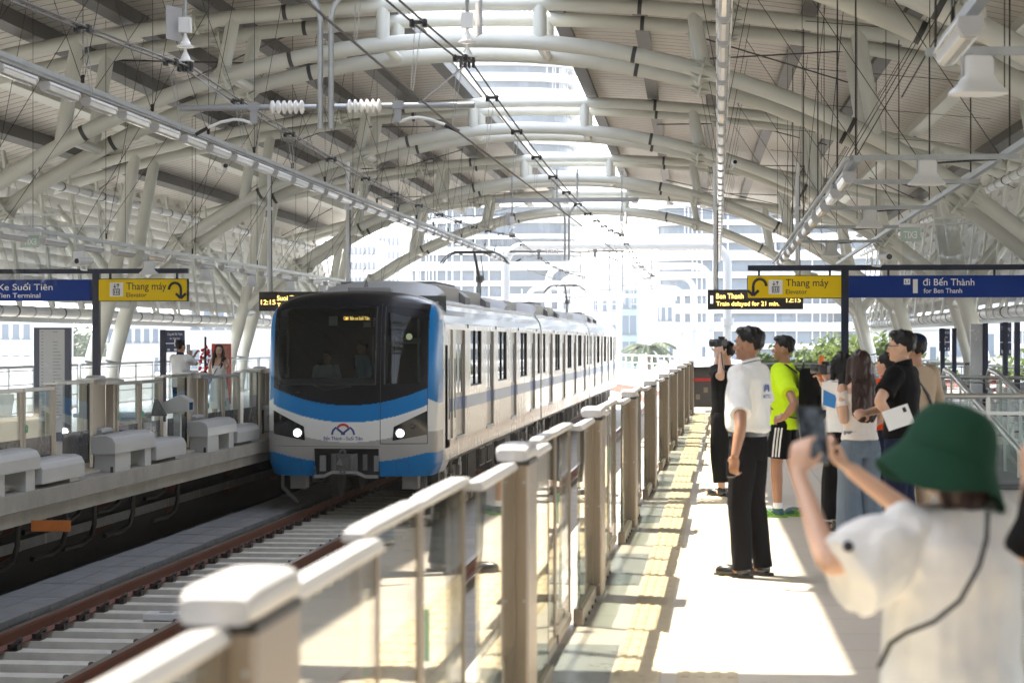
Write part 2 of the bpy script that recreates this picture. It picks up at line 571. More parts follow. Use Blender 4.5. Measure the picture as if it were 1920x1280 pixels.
# cable trays and hanging cables on the trackside wall
for k, z in enumerate((-0.72, -1.05)):
    r = empty('cable_tray', (-9.0, 3, z), 0, ('upper' if k == 0 else 'lower') + ' grey cable tray along the dark wall under the opposite platform', 'cable tray', 'cable trays under the platform')
    t = MB()
    t.box(-0.3, 0, 0, 50, -0.012, 0)
    t.build('tray_base', M['trough'], r)
    t = MB()
    t.box(0.0, 0.012, 0, 50, -0.012, 0.12)
    t.build('tray_lip', M['trough'], r)
    for q in range(12):
        t = MB()
        yy = 2 + q * 4.0
        t.prism([(-0.3, -0.014), (0.03, -0.014), (-0.3, -0.2)], 'y', yy, yy + 0.04)
        t.build('bracket', M['rust'], r)
    for q in range(24):
        MB().cbox((0.006, 1 + q * 2.0, 0.055), (0.02, 0.05, 0.13)).build('joint_plate', M['galv'], r)
ci = 0
for yy in (14.5, 17.5, 19.2, 21.0, 23.2, 25.0, 26.2, 28.0, 30.4):
    for j in range(2):
        ci += 1
        t = MB()
        x = -8.55 + 0.12 * j
        L = -0.75 - 0.33 * j
        pts = [(x, yy + j * 0.16, -0.36), (x, yy + j * 0.16, L + 0.25), (x - 0.03, yy + j * 0.16 - 0.08, L + 0.08), (x - 0.1, yy + j * 0.16 - 0.25, L), (x - 0.2, yy - 0.55, L - 0.02)]
        # smooth
        q = []
        for a in range(len(pts) - 1):
            for s in range(3):
                f = s / 3
                q.append(Vector(pts[a]).lerp(Vector(pts[a + 1]), f))
        q.append(Vector(pts[-1]))
        o = t.tube(q, 0.035, 8).build('hanging_cable', M['black'], smooth=True)
        tag(o, 'thick black cable drooping under the opposite platform edge, %s counted from the near end' % nth(ci), 'cable', 'black cables under the platform edge')
o = MB().box(-0.2, 0.2, 0, 0.02, -0.11, 0.0)
r = empty('warning_plate', P(95, 975, 19.8), 0, 'orange number plate hanging under the concrete platform edge', 'plate')
o.build('board', mat('dull_orange_plate', (0.42, 0.12, 0.015), 0.6, var=0.2, vscale=8), r)
# ================================================================== ROOF, ARCHES, LOUVRES
ROT = 0.0128
def RP(xl, Y):                                        # a point of the roof axis frame
    return (axis_x(Y) + xl, Y)
def zU(x): return 7.43 - x * x / 80.0
def zL(x): return 6.8 - (15 - math.sqrt(225 - x * x))
# ---- roof
roof = empty('station_roof', (axis_x(34), 34, 0), ROT, 'ribbed steel station roof with an open slot along its ridge', 'roof')
M['deck'] = mat('ribbed_white_deck', (0.6, 0.56, 0.5), 0.5, var=0.06, vscale=0.6)
M['deckgroove'] = mat('deck_joint', (0.16, 0.15, 0.14), 0.7)
RY0, RY1 = -76, 52                                    # local extent along the ridge
def deck(x0, x1, parent):
    b = MB()
    nx = 12
    xs = [x0 + (x1 - x0) * i / nx for i in range(nx + 1)]
    y = RY0
    prof = []
    while y < RY1:
        prof += [(y, 0, 0), (y + 0.425, 0, 1), (y + 0.43, 0.04, 1), (y + 0.455, 0.04, 1)]
        y += 0.46
    prof.append((y, 0, 0))
    vs, fs, ms = [], [], []
    n = len(xs)
    for (yy, dz, mm) in prof:
        for x in xs: vs.append((x, yy, zU(x) + 0.55 + dz))
    for k in range(len(prof) - 1):
        for i in range(n - 1):
            fs.append((k * n + i, k * n + i + 1, (k + 1) * n + i + 1, (k + 1) * n + i))
            ms.append(prof[k][2])
    o = len(b.v)
    b.v += vs
    b.f += fs
    b.m += ms
    # upper skin, so the roof has thickness
    vs, fs = [], []
    for yy in (RY0, RY1):
        for x in xs: vs.append((x, yy, zU(x) + 0.75))
    for i in range(n - 1): fs.append((i, i + 1, n + i + 1, n + i))
    b.add(vs, fs, 0)
    for (xa) in (x0, x1):
        b.add([(xa, RY0, zU(xa) + 0.55), (xa, RY1, zU(xa) + 0.55), (xa, RY1, zU(xa) + 0.75), (xa, RY0, zU(xa) + 0.75)], [(0, 1, 2, 3)], 0)
    return b.build('roof_deck', [M['deck'], M['deckgroove']], parent, fix=False)
deck(-13.4, -1.45, roof)
deck(1.45, 13.4, roof)
for s in (-1, 1):
    for x in (1.5, 3.0, 4.4, 5.9, 7.5, 9.2, 11.0, 12.8):
        b = MB()
        z = zU(x) + 0.53
        sl = math.atan(x / 40.0) * s
        rot = Matrix.Rotation(sl, 3, 'Y')
        cream = abs(x - 9.2) < 0.1
        b.cbox((s * x, (RY0 + RY1) / 2, z - 0.16), (0.05, RY1 - RY0, 0.34), 0, rot)
        b.cbox((s * x, (RY0 + RY1) / 2, z - 0.335), (0.27 if x < 12 else 0.34, RY1 - RY0, 0.03), 0, rot)
        b.build('girder', M['tube'] if cream else M['girder'], roof)
# thin bracing rods under the deck
nb = 0
for s in (-1, 1):
    for k in range(7):
        ya, yb = -22 + k * 12, -22 + k * 12 + 5.5
        for (xa, xb) in ((3.0, 7.5), (7.5, 3.0), (9.2, 12.6)):
            if nb > 58: break
            MB().tube([(s * xa, ya, zU(xa) + 0.15), (s * xb, yb, zU(xb) + 0.15)], 0.016, 5).build('bracing_rod', M['rod'], roof)
            nb += 1

# ---- arches
FY = [9.5, 21.9, 33.75, 47.9, 62.6, 77.3]
GAPY = 1.75
def tube_arc(b, fn, x0, x1, y, r, n=40, nn=18):
    b.tube([(x0 + (x1 - x0) * i / n, y, fn(x0 + (x1 - x0) * i / n)) for i in range(n + 1)], r, nn, ref=Vector((0, 1, 0)))
def flange(x, fn, y, r, parent, mb=None):
    e = 0.05
    t = Vector((1, 0, (fn(x + e) - fn(x - e)) / (2 * e))).normalized()
    c = Vector((x, y, fn(x)))
    b = MB()
    b.tube([c - t * 0.02, c + t * 0.02], r * 1.8, 16, ref=Vector((0, 1, 0)))
    for i in range(8):
        a = i * math.pi / 4
        rd = Vector((0, 1, 0)) * math.cos(a) + t.cross(Vector((0, 1, 0))) * math.sin(a)
        for sg in (-1, 1):
            p = c + rd * r * 0.95
            q = c + rd * r * 1.75
            e2 = c + rd * r * 0.95 + t * sg * 0.2
            w = t.cross(rd) * 0.008
            b.add([p - w, q - w, e2 - w, p + w, q + w, e2 + w], [(0, 1, 2), (5, 4, 3), (0, 3, 4, 1), (1, 4, 5, 2), (2, 5, 3, 0)])
    return b.build('flange', M['tube'], parent)
def band(x, fn, y, r, parent):
    e = 0.05
    t = Vector((1, 0, (fn(x + e) - fn(x - e)) / (2 * e))).normalized()
    c = Vector((x, y, fn(x)))
    return MB().tube([c - t * 0.035, c + t * 0.035], r + 0.008, 18, ref=Vector((0, 1, 0))).build('joint_band', M['collar'], parent, smooth=True)
def arch():
    r = empty('arch_frame', (0, 0, 0))
    RL, RU = 0.135, 0.125
    for k in range(2):
        y = k * GAPY
        b = MB(); tube_arc(b, zL, -10.5, 10.5, y, RL); b.build('lower_chord', M['tube'], r, smooth=True)
        b = MB(); tube_arc(b, zU, -13.0, 13.0, y, RU); b.build('upper_chord', M['tube'], r, smooth=True)
        for s in (-1, 1):
            flange(s * 4.1, zL, y, RL, r)
            flange(s * 8.6, zL, y, RL, r)
            flange(s * 4.6, zU, y, RU, r)
            band(s * 2.95, zL, y, RL, r)
            band(s * 3.05, zU, y, RU, r)
            band(s * 6.6, zL, y, RL, r)
            for (xa, xb, rr) in ((1.35, 1.35, 0.12), (3.95, 4.15, 0.12), (6.7, 7.0, 0.13)):
                MB().tube([(s * xa, y, zU(xa)), (s * xb, y, zL(xb))], rr, 14).build('strut', M['tube'], r, smooth=True)
            # pillar: leg from the floor to the arch foot, then a branch to the roof edge
            b = MB()
            b.tube([(s * 10.95, y, 0), (s * 10.75, y, 1.3), (s * 10.35, y, 2.7)], [0.2, 0.2, 0.19], 16)
            b.build('pillar_leg', M['tube'], r, smooth=True)
            b = MB()
            b.tube([(s * 10.35, y, 2.6), (s * 10.05, y, 4.4), (s * 9.7, y, zU(9.7))], [0.19, 0.16, 0.14], 16)
            b.build('pillar_branch', M['tube'], r, smooth=True)
            b = MB()
            b.tube([(s * 10.35, y, 2.7), (s * 11.6, y, 4.3), (s * 12.6, y, zU(12.6))], [0.13, 0.11, 0.09], 12)
            b.build('eave_strut', M['tube'], r, smooth=True)
            MB().lathe([(0.3, 0), (0.3, 0.03), (0.23, 0.05), (0.205, 0.2)], 18, (s * 10.95, y, 0)).build('foot_plate', M['tube'], r, smooth=True)
            b = MB().tube([(s * 10.79, y, 1.1), (s * 10.775, y, 1.16)], 0.206, 18)
            b.build('strap', M['collar'], r)
    for x in (-6.85, -4.05, -1.35, 1.35, 4.05, 6.85):
        MB().tube([(x, 0, zL(x)), (x, GAPY, zL(x))], 0.09, 12).build('tie', M['tube'], r, smooth=True)
    for s in (-1, 1):
        MB().tube([(s * 10.4, 0, 2.6), (s * 10.4, GAPY, 2.6)], 0.13, 12).build('tie', M['tube'], r, smooth=True)
    return r
a0 = arch()
ADESC = ['overhead at the camera end of the hall', 'above the near glass screen doors', 'over the front of the train', 'over the first car of the train', 'over the second car of the train', 'at the far open end of the roof']
for k, y in enumerate(FY):
    o = a0 if k == 0 else copy_tree(a0)
    o.location = (*RP(0, y), 0)
    o.rotation_euler = (0, 0, ROT)
    tag(o, 'cream double tube arch frame ' + ADESC[k], 'arch', 'cream arch frames carrying the roof')
# ---- lengthwise pipes and louvres on both sides
def side_screen(s, name):
    sd = 'opposite' if s < 0 else 'near'
    r = empty('louvre_wall', (axis_x(34), 34, 0), ROT, 'long white louvre wall under the roof edge behind the %s platform' % sd, 'louvre wall', 'louvre walls')
    b = MB()
    for k in range(11):
        f = k / 10
        x, z = 11.5 + 0.9 * f, 2.75 + 3.0 * f
        rot = Matrix.Rotation(s * R(54), 3, 'Y')
        b.cbox((s * x, (RY0 + RY1) / 2, z), (0.33, RY1 - RY0, 0.02), 0, rot)
    b.build('slat', M['slat'], r)
    for k in range(36):
        y = RY0 + 46 + k * 2.3
        b = MB()
        b.beam((s * 10.95, y, 2.45), (s * 11.35, y, 5.9), 0.16, 0.05, 0, (s, 0, 0.1))
        b.build('fin', M['tube'], r)
    for k in range(36):
        y = RY0 + 47 + k * 2.3
        b = MB()
        b.beam((s * 11.3, y, 2.4), (s * 12.5, y, 6.1), 0.05, 0.1)
        b.build('slat_post', M['slat'], r)
    return r
side_screen(-1, 'l')
side_screen(1, 'r')
for s in (-1, 1):
    for (x, z, rr, what) in ((10.75, 2.33, 0.125, 'low'), (10.75, 5.35, 0.1, 'high')):
        r = empty('rain_pipe', (axis_x(34), 34, 0), ROT, '%s white pipe with clamp rings running along the %s row of pillars' % (what, 'opposite' if s < 0 else 'near side'), 'pipe', 'white pipes along the pillars')
        MB().tube([(s * (x + 0.35), RY0 + 8, z), (s * (x + 0.35), RY1, z)], rr, 16).build('pipe_run', M['white'], r, smooth=True)
        for k in range(60):
            y = RY0 + 62 + k * 1.1
            MB().tube([(s * (x + 0.35), y, z), (s * (x + 0.35), y + 0.06, z)], rr + 0.014, 16).build('clamp_ring', M['galv'] if k % 3 else M['collar'], r)
    r = empty('sill_beam', (axis_x(34), 34, 0), ROT, 'grey edge beam under the louvre wall of the %s platform' % ('opposite' if s < 0 else 'near'), 'beam', 'sill beams under the louvres')
    MB().box(min(s * 11.2, s * 11.5), max(s * 11.2, s * 11.5), RY0, RY1, 2.28, 2.36).build('flange_plate', M['galv'], r)
    MB().box(min(s * 11.5, s * 11.53), max(s * 11.5, s * 11.53), RY0, RY1, 2.1, 2.36).build('web_plate', M['galv'], r)
# ================================================================== NEAR SCREEN DOORS (half height)
def wedge_cap(b, x0, x1, y0, y1, z0, z1, lift=0.04):
    """a rounded moulded cap: a superelliptic loaf"""
    n = 16
    rings = []
    K = 8
    for k in range(K + 1):
        f = k / K
        y = y0 + (y1 - y0) * f
        e = (1 - abs(2 * f - 1) ** 6) ** (1 / 6) if 0 < k < K else 0.55
        cx, hw = (x0 + x1) / 2, (x1 - x0) / 2 * (0.72 + 0.28 * e)
        hz = (z1 - z0) * (0.45 + 0.55 * e)
        ring = []
        for i in range(n):
            a = 2 * math.pi * i / n
            ca, sa = math.cos(a), math.sin(a)
            px = math.copysign(abs(ca) ** 0.45, ca) * hw
            pz = math.copysign(abs(sa) ** 0.45, sa)
            ring.append(Vector((cx + px, y, z0 + hz * (pz * 0.5 + 0.5))))
        rings.append(ring)
    b.loft(rings, True)
def near_post():
    r = empty('door_post', (0, 0, 0))
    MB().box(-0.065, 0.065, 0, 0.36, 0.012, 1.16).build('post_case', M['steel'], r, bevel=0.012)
    MB().box(-0.075, 0.075, -0.01, 0.37, 0, 0.03).build('foot', M['steel_cool'], r)
    b = MB()
    wedge_cap(b, -0.072, 0.068, -0.03, 0.38, 1.165, 1.23)
    b.build('post_cap', M['capgrey'], r, smooth=60)
    MB().box(-0.066, 0.066, -0.002, 0.364, 1.148, 1.166).build('gasket', M['black'], r)
    MB().box(-0.067, -0.0655, 0.1, 0.26, 0.1, 0.9).build('access_plate', M['steel_cool'], r)
    MB().box(-0.001, 0.001, -0.0015, 0.001, 0.06, 1.14).build('seam', M['black'], r)
    for z in (0.1, 0.6, 1.08):
        for x in (-0.045, 0.045):
            MB().tube([(x, -0.002, z), (x, 0.001, z)], 0.006, 8).build('screw', M['galv'], r)
    return r
def near_panel(L):
    """fixed glass screen of length L beside a post"""
    r = empty('glass_screen', (0, 0, 0))
    MB().box(-0.008, 0.008, 0.03, L - 0.03, 0.1, 1.132).build('pane', M['gateglass'], r)
    MB().box(-0.0095, 0.0095, 0.03, L - 0.03, 0.1, 0.42).build('kick_panel', M['glass_dk'], r)
    MB().box(-0.03, 0.03, 0, L, 0.0, 0.1).build('bottom_rail', M['steel'], r, bevel=0.006)
    b = MB()
    b.prism([(-0.05, 1.132), (0.02, 1.132), (0.024, 1.144), (0.012, 1.164), (-0.043, 1.157), (-0.055, 1.142)], 'y', 0, L)
    b.build('top_rail', M['capgrey'], r)
    MB().box(-0.011, 0.011, L - 0.03, L, 0.1, 1.132).build('end_stile', M['steel'], r)
    for k in range(4):
        MB().cbox((0.034, 0.15 + k * (L - 0.3) / 3, 0.02), (0.01, 0.02, 0.02)).build('bolt', M['black'], r)
    return r
def near_door(L):
    r = empty('sliding_door', (0, 0, 0))
    MB().box(-0.007, 0.007, 0.05, L - 0.05, 0.08, 1.14).build('pane', M['gateglass'], r)
    MB().box(-0.012, 0.012, 0, 0.04, 0.03, 1.15).build('stile', M['steel'], r)
    MB().box(-0.012, 0.012, L - 0.04, L, 0.03, 1.15).build('stile', M['steel'], r)
    b = MB()
    wedge_cap(b, -0.035, 0.03, -0.02, L + 0.02, 1.15, 1.182)
    b.build('door_top', M['capgrey'], r, smooth=60)
    MB().box(-0.022, 0.022, 0.05, L - 0.05, 0.03, 0.08).build('bottom_rail', M['steel'], r)
    MB().cbox((0.012, 0.12 if True else 0, 0.75), (0.006, 0.03, 0.16)).build('warning_sticker', M['green_stk'], r)
    return r
POSTY = [3.35 + DOORP * k for k in range(-1, 10)]
def gx(y): return -0.87 + 0.0058 * y
P0 = [near_post(), near_panel(1.15), near_door(1.0)]
GAP = 'between the %s and %s steel posts of the near platform edge'
pi = 0
for k, y in enumerate(POSTY):
    first = k == 0
    w = nth(k + 1)
    o = P0[0] if first else copy_tree(P0[0])
    o.location = (gx(y), y, 0)
    o.rotation_euler = (0, 0, -0.0058)
    tag(o, 'brushed steel post with rounded cap, near platform edge, %s from the near end' % w, 'gate post', 'posts of the near platform doors')
    if k == len(POSTY) - 1: break
    for j, (oy) in enumerate((0.37, DOORP - 1.16)):
        o = P0[1] if first and j == 0 else copy_tree(P0[1])
        o.location = (gx(y + oy), y + oy, 0)
        o.rotation_euler = (0, 0, -0.0058)
        tag(o, 'fixed glass screen, near platform, %s end of the %s bay from the near end' % ('nearer' if j == 0 else 'farther', w), 'glass screen', 'fixed glass screens of the near platform')
    for j, oy in enumerate((1.56, 2.58)):
        o = P0[2] if first and j == 0 else copy_tree(P0[2])
        o.location = (gx(y + oy) - 0.06, y + oy, 0)
        o.rotation_euler = (0, 0, -0.0058)
        tag(o, '%s glass door leaf of the %s bay on the near platform edge' % ('nearer' if j == 0 else 'farther', w), 'sliding door', 'glass door leaves of the near platform')
# ================================================================== FAR SCREEN DOORS
FX = -8.12
def far_post(w, d, h):
    r = empty('door_post', (0, 0, 0))
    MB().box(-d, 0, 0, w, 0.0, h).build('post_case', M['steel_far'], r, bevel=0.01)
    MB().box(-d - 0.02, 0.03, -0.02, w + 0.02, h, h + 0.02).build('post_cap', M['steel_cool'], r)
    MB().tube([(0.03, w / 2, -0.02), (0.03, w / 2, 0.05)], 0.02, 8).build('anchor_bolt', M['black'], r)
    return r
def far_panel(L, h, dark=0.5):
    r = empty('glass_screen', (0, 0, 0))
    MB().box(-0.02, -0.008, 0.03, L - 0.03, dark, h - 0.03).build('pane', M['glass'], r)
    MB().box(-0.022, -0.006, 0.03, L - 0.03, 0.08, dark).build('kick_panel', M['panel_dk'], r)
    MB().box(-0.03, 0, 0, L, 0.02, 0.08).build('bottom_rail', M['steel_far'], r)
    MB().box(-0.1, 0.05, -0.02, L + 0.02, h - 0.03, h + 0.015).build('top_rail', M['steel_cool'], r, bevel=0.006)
    MB().box(-0.03, 0, L - 0.03, L, 0.08, h - 0.03).build('edge_seal', M['black'], r)
    return r
def far_door(L, h):
    r = empty('sliding_door', (0, 0, 0))
    MB().box(-0.016, -0.006, 0.07, L - 0.07, 0.5, h - 0.04).build('pane', M['glass'], r)
    MB().box(-0.018, -0.004, 0.07, L - 0.07, 0.06, 0.5).build('kick_panel', M['panel_dk'], r)
    MB().box(-0.035, 0.005, 0, 0.07, 0.02, h - 0.04).build('stile', M['steel_far'], r)
    MB().box(-0.035, 0.005, L - 0.07, L, 0.02, h - 0.04).build('stile', M['steel_far'], r)
    MB().box(-0.05, 0.02, 0, L, h - 0.045, h).build('top_rail', M['steel_cool'], r, bevel=0.006)
    MB().lathe([(0.001, -0.004), (0.05, -0.003), (0.05, 0.003), (0.001, 0.004)], 14, (0.009, 0.09, 0.62), rot=Matrix.Rotation(R(90), 3, 'Y')).build('warning_sticker', M['green_stk'], r)
    return r
def far_pocket(L, h):
    r = empty('door_pocket', (0, 0, 0))
    MB().box(-0.2, -0.1, 0, L, 0.02, h - 0.02).build('solid_panel', M['steel_far'], r)
    b = MB()
    b.prism([(-0.24, h - 0.02), (0.13, h - 0.02), (0.13, h + 0.035), (-0.05, h + 0.06), (-0.24, h + 0.035)], 'y', -0.05, L + 0.12)
    b.build('pocket_cap', M['steel_cool'], r, bevel=0.006)
    b = MB()
    wedge_cap(b, -0.2, -0.02, 0.05, L * 0.7, h + 0.03, h + 0.1)
    b.build('cap_hump', M['capgrey'], r, smooth=60)
    MB().box(-0.1, 0.0, L * 0.2, L * 0.9, 0.0, 0.42).build('motor_cover', M['panel_dk'], r)
    b = MB()
    wedge_cap(b, -0.12, 0.03, L * 0.15, L * 0.95, 0.42, 0.5)
    b.build('motor_lid', M['capgrey'], r, smooth=60)
    return r
FC = [23.4 + 4.75 * k for k in range(-2, 4)]
fp = [far_post(0.16, 0.2, 1.15), far_panel(1.05, 1.14), far_door(1.05, 1.1), far_pocket(0.62, 1.1), far_post(0.07, 0.12, 1.12)]
used = [False] * 5
def fput(i, y, name, cat, group):
    o = fp[i] if not used[i] else copy_tree(fp[i])
    used[i] = True
    o.location = (FX, Yd(FX, y), 0)
    tag(o, name, cat, group)
for k, c in enumerate(FC):
    w = nth(k + 1)
    fput(0, c - 2.1, 'thick steel post starting the %s bay of the opposite platform doors' % w, 'gate post', 'thick posts of the opposite platform doors')
    fput(3, c - 1.9, 'steel door pocket with a humped lid in the %s bay of the opposite platform doors' % w, 'door pocket', 'door pockets of the opposite platform')
    fput(4, c - 1.22, 'slim steel post, nearer side of the %s doorway, opposite platform' % w, 'gate post', 'slim posts of the opposite platform doors')
    fput(2, c - 1.08, 'nearer leaf of the %s glass doorway along the opposite platform' % w, 'sliding door', 'door leaves of the opposite platform')
    fput(2, c + 0.02, 'farther leaf of the %s glass doorway along the opposite platform' % w, 'sliding door', 'door leaves of the opposite platform')
    fput(4, c + 1.12, 'slim steel post, farther side of the %s doorway, opposite platform' % w, 'gate post', 'slim posts of the opposite platform doors')
    fput(1, c + 1.45, 'fixed glass screen over a dark panel in the %s bay of the opposite platform' % w, 'glass screen', 'fixed glass screens of the opposite platform')
# white equipment covers on the platform edge
def cover_high():
    r = empty('equipment_cover', (0, 0, 0))
    b = MB()
    b.prism([(-0.17, 0.22), (0.16, 0.22), (0.16, 0.36), (0.12, 0.43), (0.04, 0.46), (-0.17, 0.46)], 'y', 0, 1.85)
    b.build('hood', M['cover'], r, bevel=0.01)
    MB().box(-0.15, 0.13, 0.1, 0.78, -0.03, 0.22).build('pedestal', M['cover'], r, bevel=0.008)
    MB().box(-0.15, 0.13, 1.45, 1.75, -0.03, 0.22).build('pedestal', M['cover'], r, bevel=0.008)
    MB().tube([(0.1, 0.04, -0.04), (0.1, 0.04, 0.06)], 0.02, 8).build('bolt', M['black'], r)
    return r
def cover_low():
    r = empty('equipment_cover', (0, 0, 0))
    b = MB()
    b.prism([(-0.15, 0.03), (0.16, 0.03), (0.16, 0.2), (0.12, 0.27), (0.04, 0.3), (-0.15, 0.3)], 'y', 0, 1.55)
    b.build('hood', M['cover'], r, bevel=0.01)
    MB().box(-0.1, 0.12, 1.1, 1.45, -0.04, 0.03).build('foot', M['galv'], r)
    return r
ch, cl = cover_high(), cover_low()
for k in range(5):
    y = 25.3 - 4.68 * (1 - k) + 0.45
    if y > 34: break
    o = ch if k == 0 else copy_tree(ch)
    o.location = (-7.9, Yd(-7.9, y), -0.03)
    tag(o, 'tall white hooded cover on legs, opposite platform edge, %s from the near end' % nth(k + 1), 'equipment cover', 'tall white covers on the platform edge')
    o = cl if k == 0 else copy_tree(cl)
    o.location = (-7.9, Yd(-7.9, y + 1.9), -0.03)
    tag(o, 'low white cover lying on the opposite platform edge, %s from the near end' % nth(k + 1), 'equipment cover', 'low white covers on the platform edge')
r = empty('sensor_post', P(333, 860, 29.2), 0, 'grey camera box on a thin post in front of the opposite platform doors', 'sensor post')
r.location.z = -0.03
MB().box(-0.05, 0.05, -0.04, 0.04, 0, 0.62).build('post_leg', M['galv'], r)
b = MB()
b.prism([(-0.14, 0.62), (0.2, 0.66), (0.2, 0.83), (0.05, 0.9), (-0.2, 0.78)], 'y', -0.16, 0.16)
b.build('camera_box', M['capgrey'], r, bevel=0.01)
MB().box(0.201, 0.215, -0.09, 0.06, 0.68, 0.79).build('lens_window', M['blackgl'], r)
b = MB()
b.prism([(-0.3, 0.6), (-0.25, 0.85), (-0.1, 0.6)], 'y', -0.35, -0.18)
b.build('side_shield', M['panel_dk'], r)
# ================================================================== TRAIN
TX = -6.12                      # train centre line
NY = Yd(TX, 33.2)               # nose
train = empty('metro_train', (TX, NY, 0), 0, 'white metro train with a blue and black front drawing in beside the platform', 'train')
HW = 1.45
PROF = [(-0.60, 1.36), (-0.5, 1.41), (-0.4, 1.44), (-0.2, 1.45), (0.1, 1.45), (0.4, 1.45), (0.7, 1.45), (1.0, 1.45), (1.3, 1.45), (1.6, 1.45), (1.83, 1.448), (1.97, 1.44), (2.1, 1.42), (2.2, 1.38), (2.29, 1.3), (2.36, 1.18), (2.42, 1.02), (2.47, 0.82), (2.5, 0.6)]
def Wz(z):
    for (a, b) in zip(PROF, PROF[1:]):
        if a[0] <= z <= b[0]:
            f = (z - a[0]) / (b[0] - a[0])
            return a[1] + (b[1] - a[1]) * f
    return PROF[-1][1] if z > PROF[-1][0] else PROF[0][1]
ZT = 2.5
def fy(x, z):
    """depth of the front at (x, z) behind the nose"""
    s = min(1.0, abs(x) / Wz(z))
    y = 0.10 * s * s + 0.80 * (1 - max(0.0, 1 - s ** 6) ** (1 / 6)) 
    y += 0.05 * max(0, z - 0.3) ** 2
    t = max(0.0, (z - 1.75) / (ZT - 1.75))
    y += 0.62 * (1 - max(0.0, 1 - t ** 3.0) ** (1 / 3.0))
    u = max(0.0, (0.0 - z) / 0.62)
    y += 0.10 * u * u
    return y
YC = 1.55
# colour fields of the livery (all real paint areas)
WHITE, BLUE, GREY, BLACK = (0.8, 0.8, 0.78), (0.004, 0.19, 0.52), (0.42, 0.41, 0.395), (0.004, 0.004, 0.007)
def para(x, side, mid): return mid + (side - mid) * min(1.2, (abs(x) / 1.3)) ** 2
def livery(x, y, z):
    onf = y < 1.02
    zb = para(x, 0.87, 0.585)
    zblue = para(x, 0.59, 0.30)
    zwhite = para(x, 0.24, -0.03)
    zlow = para(x, -0.20, -0.375)
    if y > 1.06:
        return WHITE
    if abs(x) > 1.315:
        # rounded blue pillar edge that ends at the white cheek
        if z > 0.62 + max(0, (1.45 - abs(x))) * 0.6 and z < 2.27: return BLUE
        if z >= 2.27: return BLACK
        if z > 0.15: return WHITE
        if z > -0.2: return GREY
        return BLUE
    if z > zb: return BLACK
    if z > zblue: return BLUE
    if z > zwhite: return WHITE
    if z > zlow: return GREY
    return BLUE
# openings in the shell: windscreen, door window, coupler recess
def in_wind(x, z): return -1.22 < x < 0.42 and 0.93 < z < min(2.2, 2.33 - 0.14 * (x - 0.3) ** 2 * 0.5)
def in_dwin(x, z): return 0.64 < x < 1.18 and 0.95 < z < 2.14 - 0.22 * (x - 0.64)
def in_coup(x, z): return -0.58 < x < 0.5 and z < -0.13
lv = bpy.data.materials.new('train_livery_paint')
lv.use_nodes = True
_t = lv.node_tree
_b = _t.nodes['Principled BSDF']
_a = _t.nodes.new('ShaderNodeVertexColor')
_a.layer_name = 'livery'
_t.links.new(_a.outputs[0], _b.inputs['Base Color'])
_b.inputs['Roughness'].default_value = 0.22
_b.inputs['Coat Weight'].default_value = 0.0
_b.inputs['Specular IOR Level'].default_value = 0.16
_b.inputs['Coat Roughness'].default_value = 0.05
NXF, NZF = 190, 200
zs = [-0.6 + (ZT + 0.6) * j / NZF for j in range(NZF + 1)]
vs, cols = [], []
for z in zs:
    for i in range(NXF + 1):
        # denser towards the rounded corners
        q = -1 + 2 * i / NXF
        s = math.copysign(1 - (1 - abs(q)) ** 1.35, q)
        x = s * Wz(z)
        y = fy(x, z)
        vs.append((x, y, z))
        cols.append(livery(x, y, z))
fs = []
for j in range(NZF):
    for i in range(NXF):
        a = j * (NXF + 1) + i
        q = (a, a + 1, a + NXF + 2, a + NXF + 1)
        cx = sum(vs[k][0] for k in q) / 4
        cz = sum(vs[k][2] for k in q) / 4
        if in_wind(cx, cz) or in_dwin(cx, cz) or in_coup(cx, cz): continue
        fs.append(q)
# cheeks from the nose back to the car body
for sgn in (-1, 1):
    base = len(vs)
    K = 16
    for j, z in enumerate(zs):
        x = sgn * Wz(z)
        y0 = fy(x, z)
        for k in range(K + 1):
            y = y0 + (YC + 0.35 - y0) * k / K
            vs.append((x, y, z))
            cols.append(livery(x, y, z) if k else livery(x, y0, z))
    for j in range(NZF):
        for k in range(K):
            a = base + j * (K + 1) + k
            fs.append((a, a + 1, a + K + 2, a + K + 1) if sgn > 0 else (a + 1, a, a + K + 1, a + K + 2))
# roof of the nose
base = len(vs)
K = 10
for k in range(K + 1):
    for i in range(NXF + 1):
        q = -1 + 2 * i / NXF
        s = math.copysign(1 - (1 - abs(q)) ** 1.35, q)
        x = s * Wz(ZT)
        y0 = fy(x, ZT)
        y = y0 + (YC + 0.35 - y0) * k / K
        vs.append((x, y, ZT + 0.03 * math.sin(min(1, k / 3) * 1.57) * (1 - s * s)))
        cols.append(BLACK if k < 4 else GREY)
for k in range(K):
    for i in range(NXF):
        a = base + k * (NXF + 1) + i
        fs.append((a, a + 1, a + NXF + 2, a + NXF + 1))
me = bpy.data.meshes.new('front_shell')
me.from_pydata(vs, [], fs)
ca = me.color_attributes.new('livery', 'FLOAT_COLOR', 'POINT')
ca.data.foreach_set('color', [c for v in cols for c in (*v, 1.0)])
me.materials.append(lv)
me.polygons.foreach_set('use_smooth', [True] * len(me.polygons))
me.update()
shell = bpy.data.objects.new('front_shell', me)
COL.objects.link(shell)
shell.parent = train
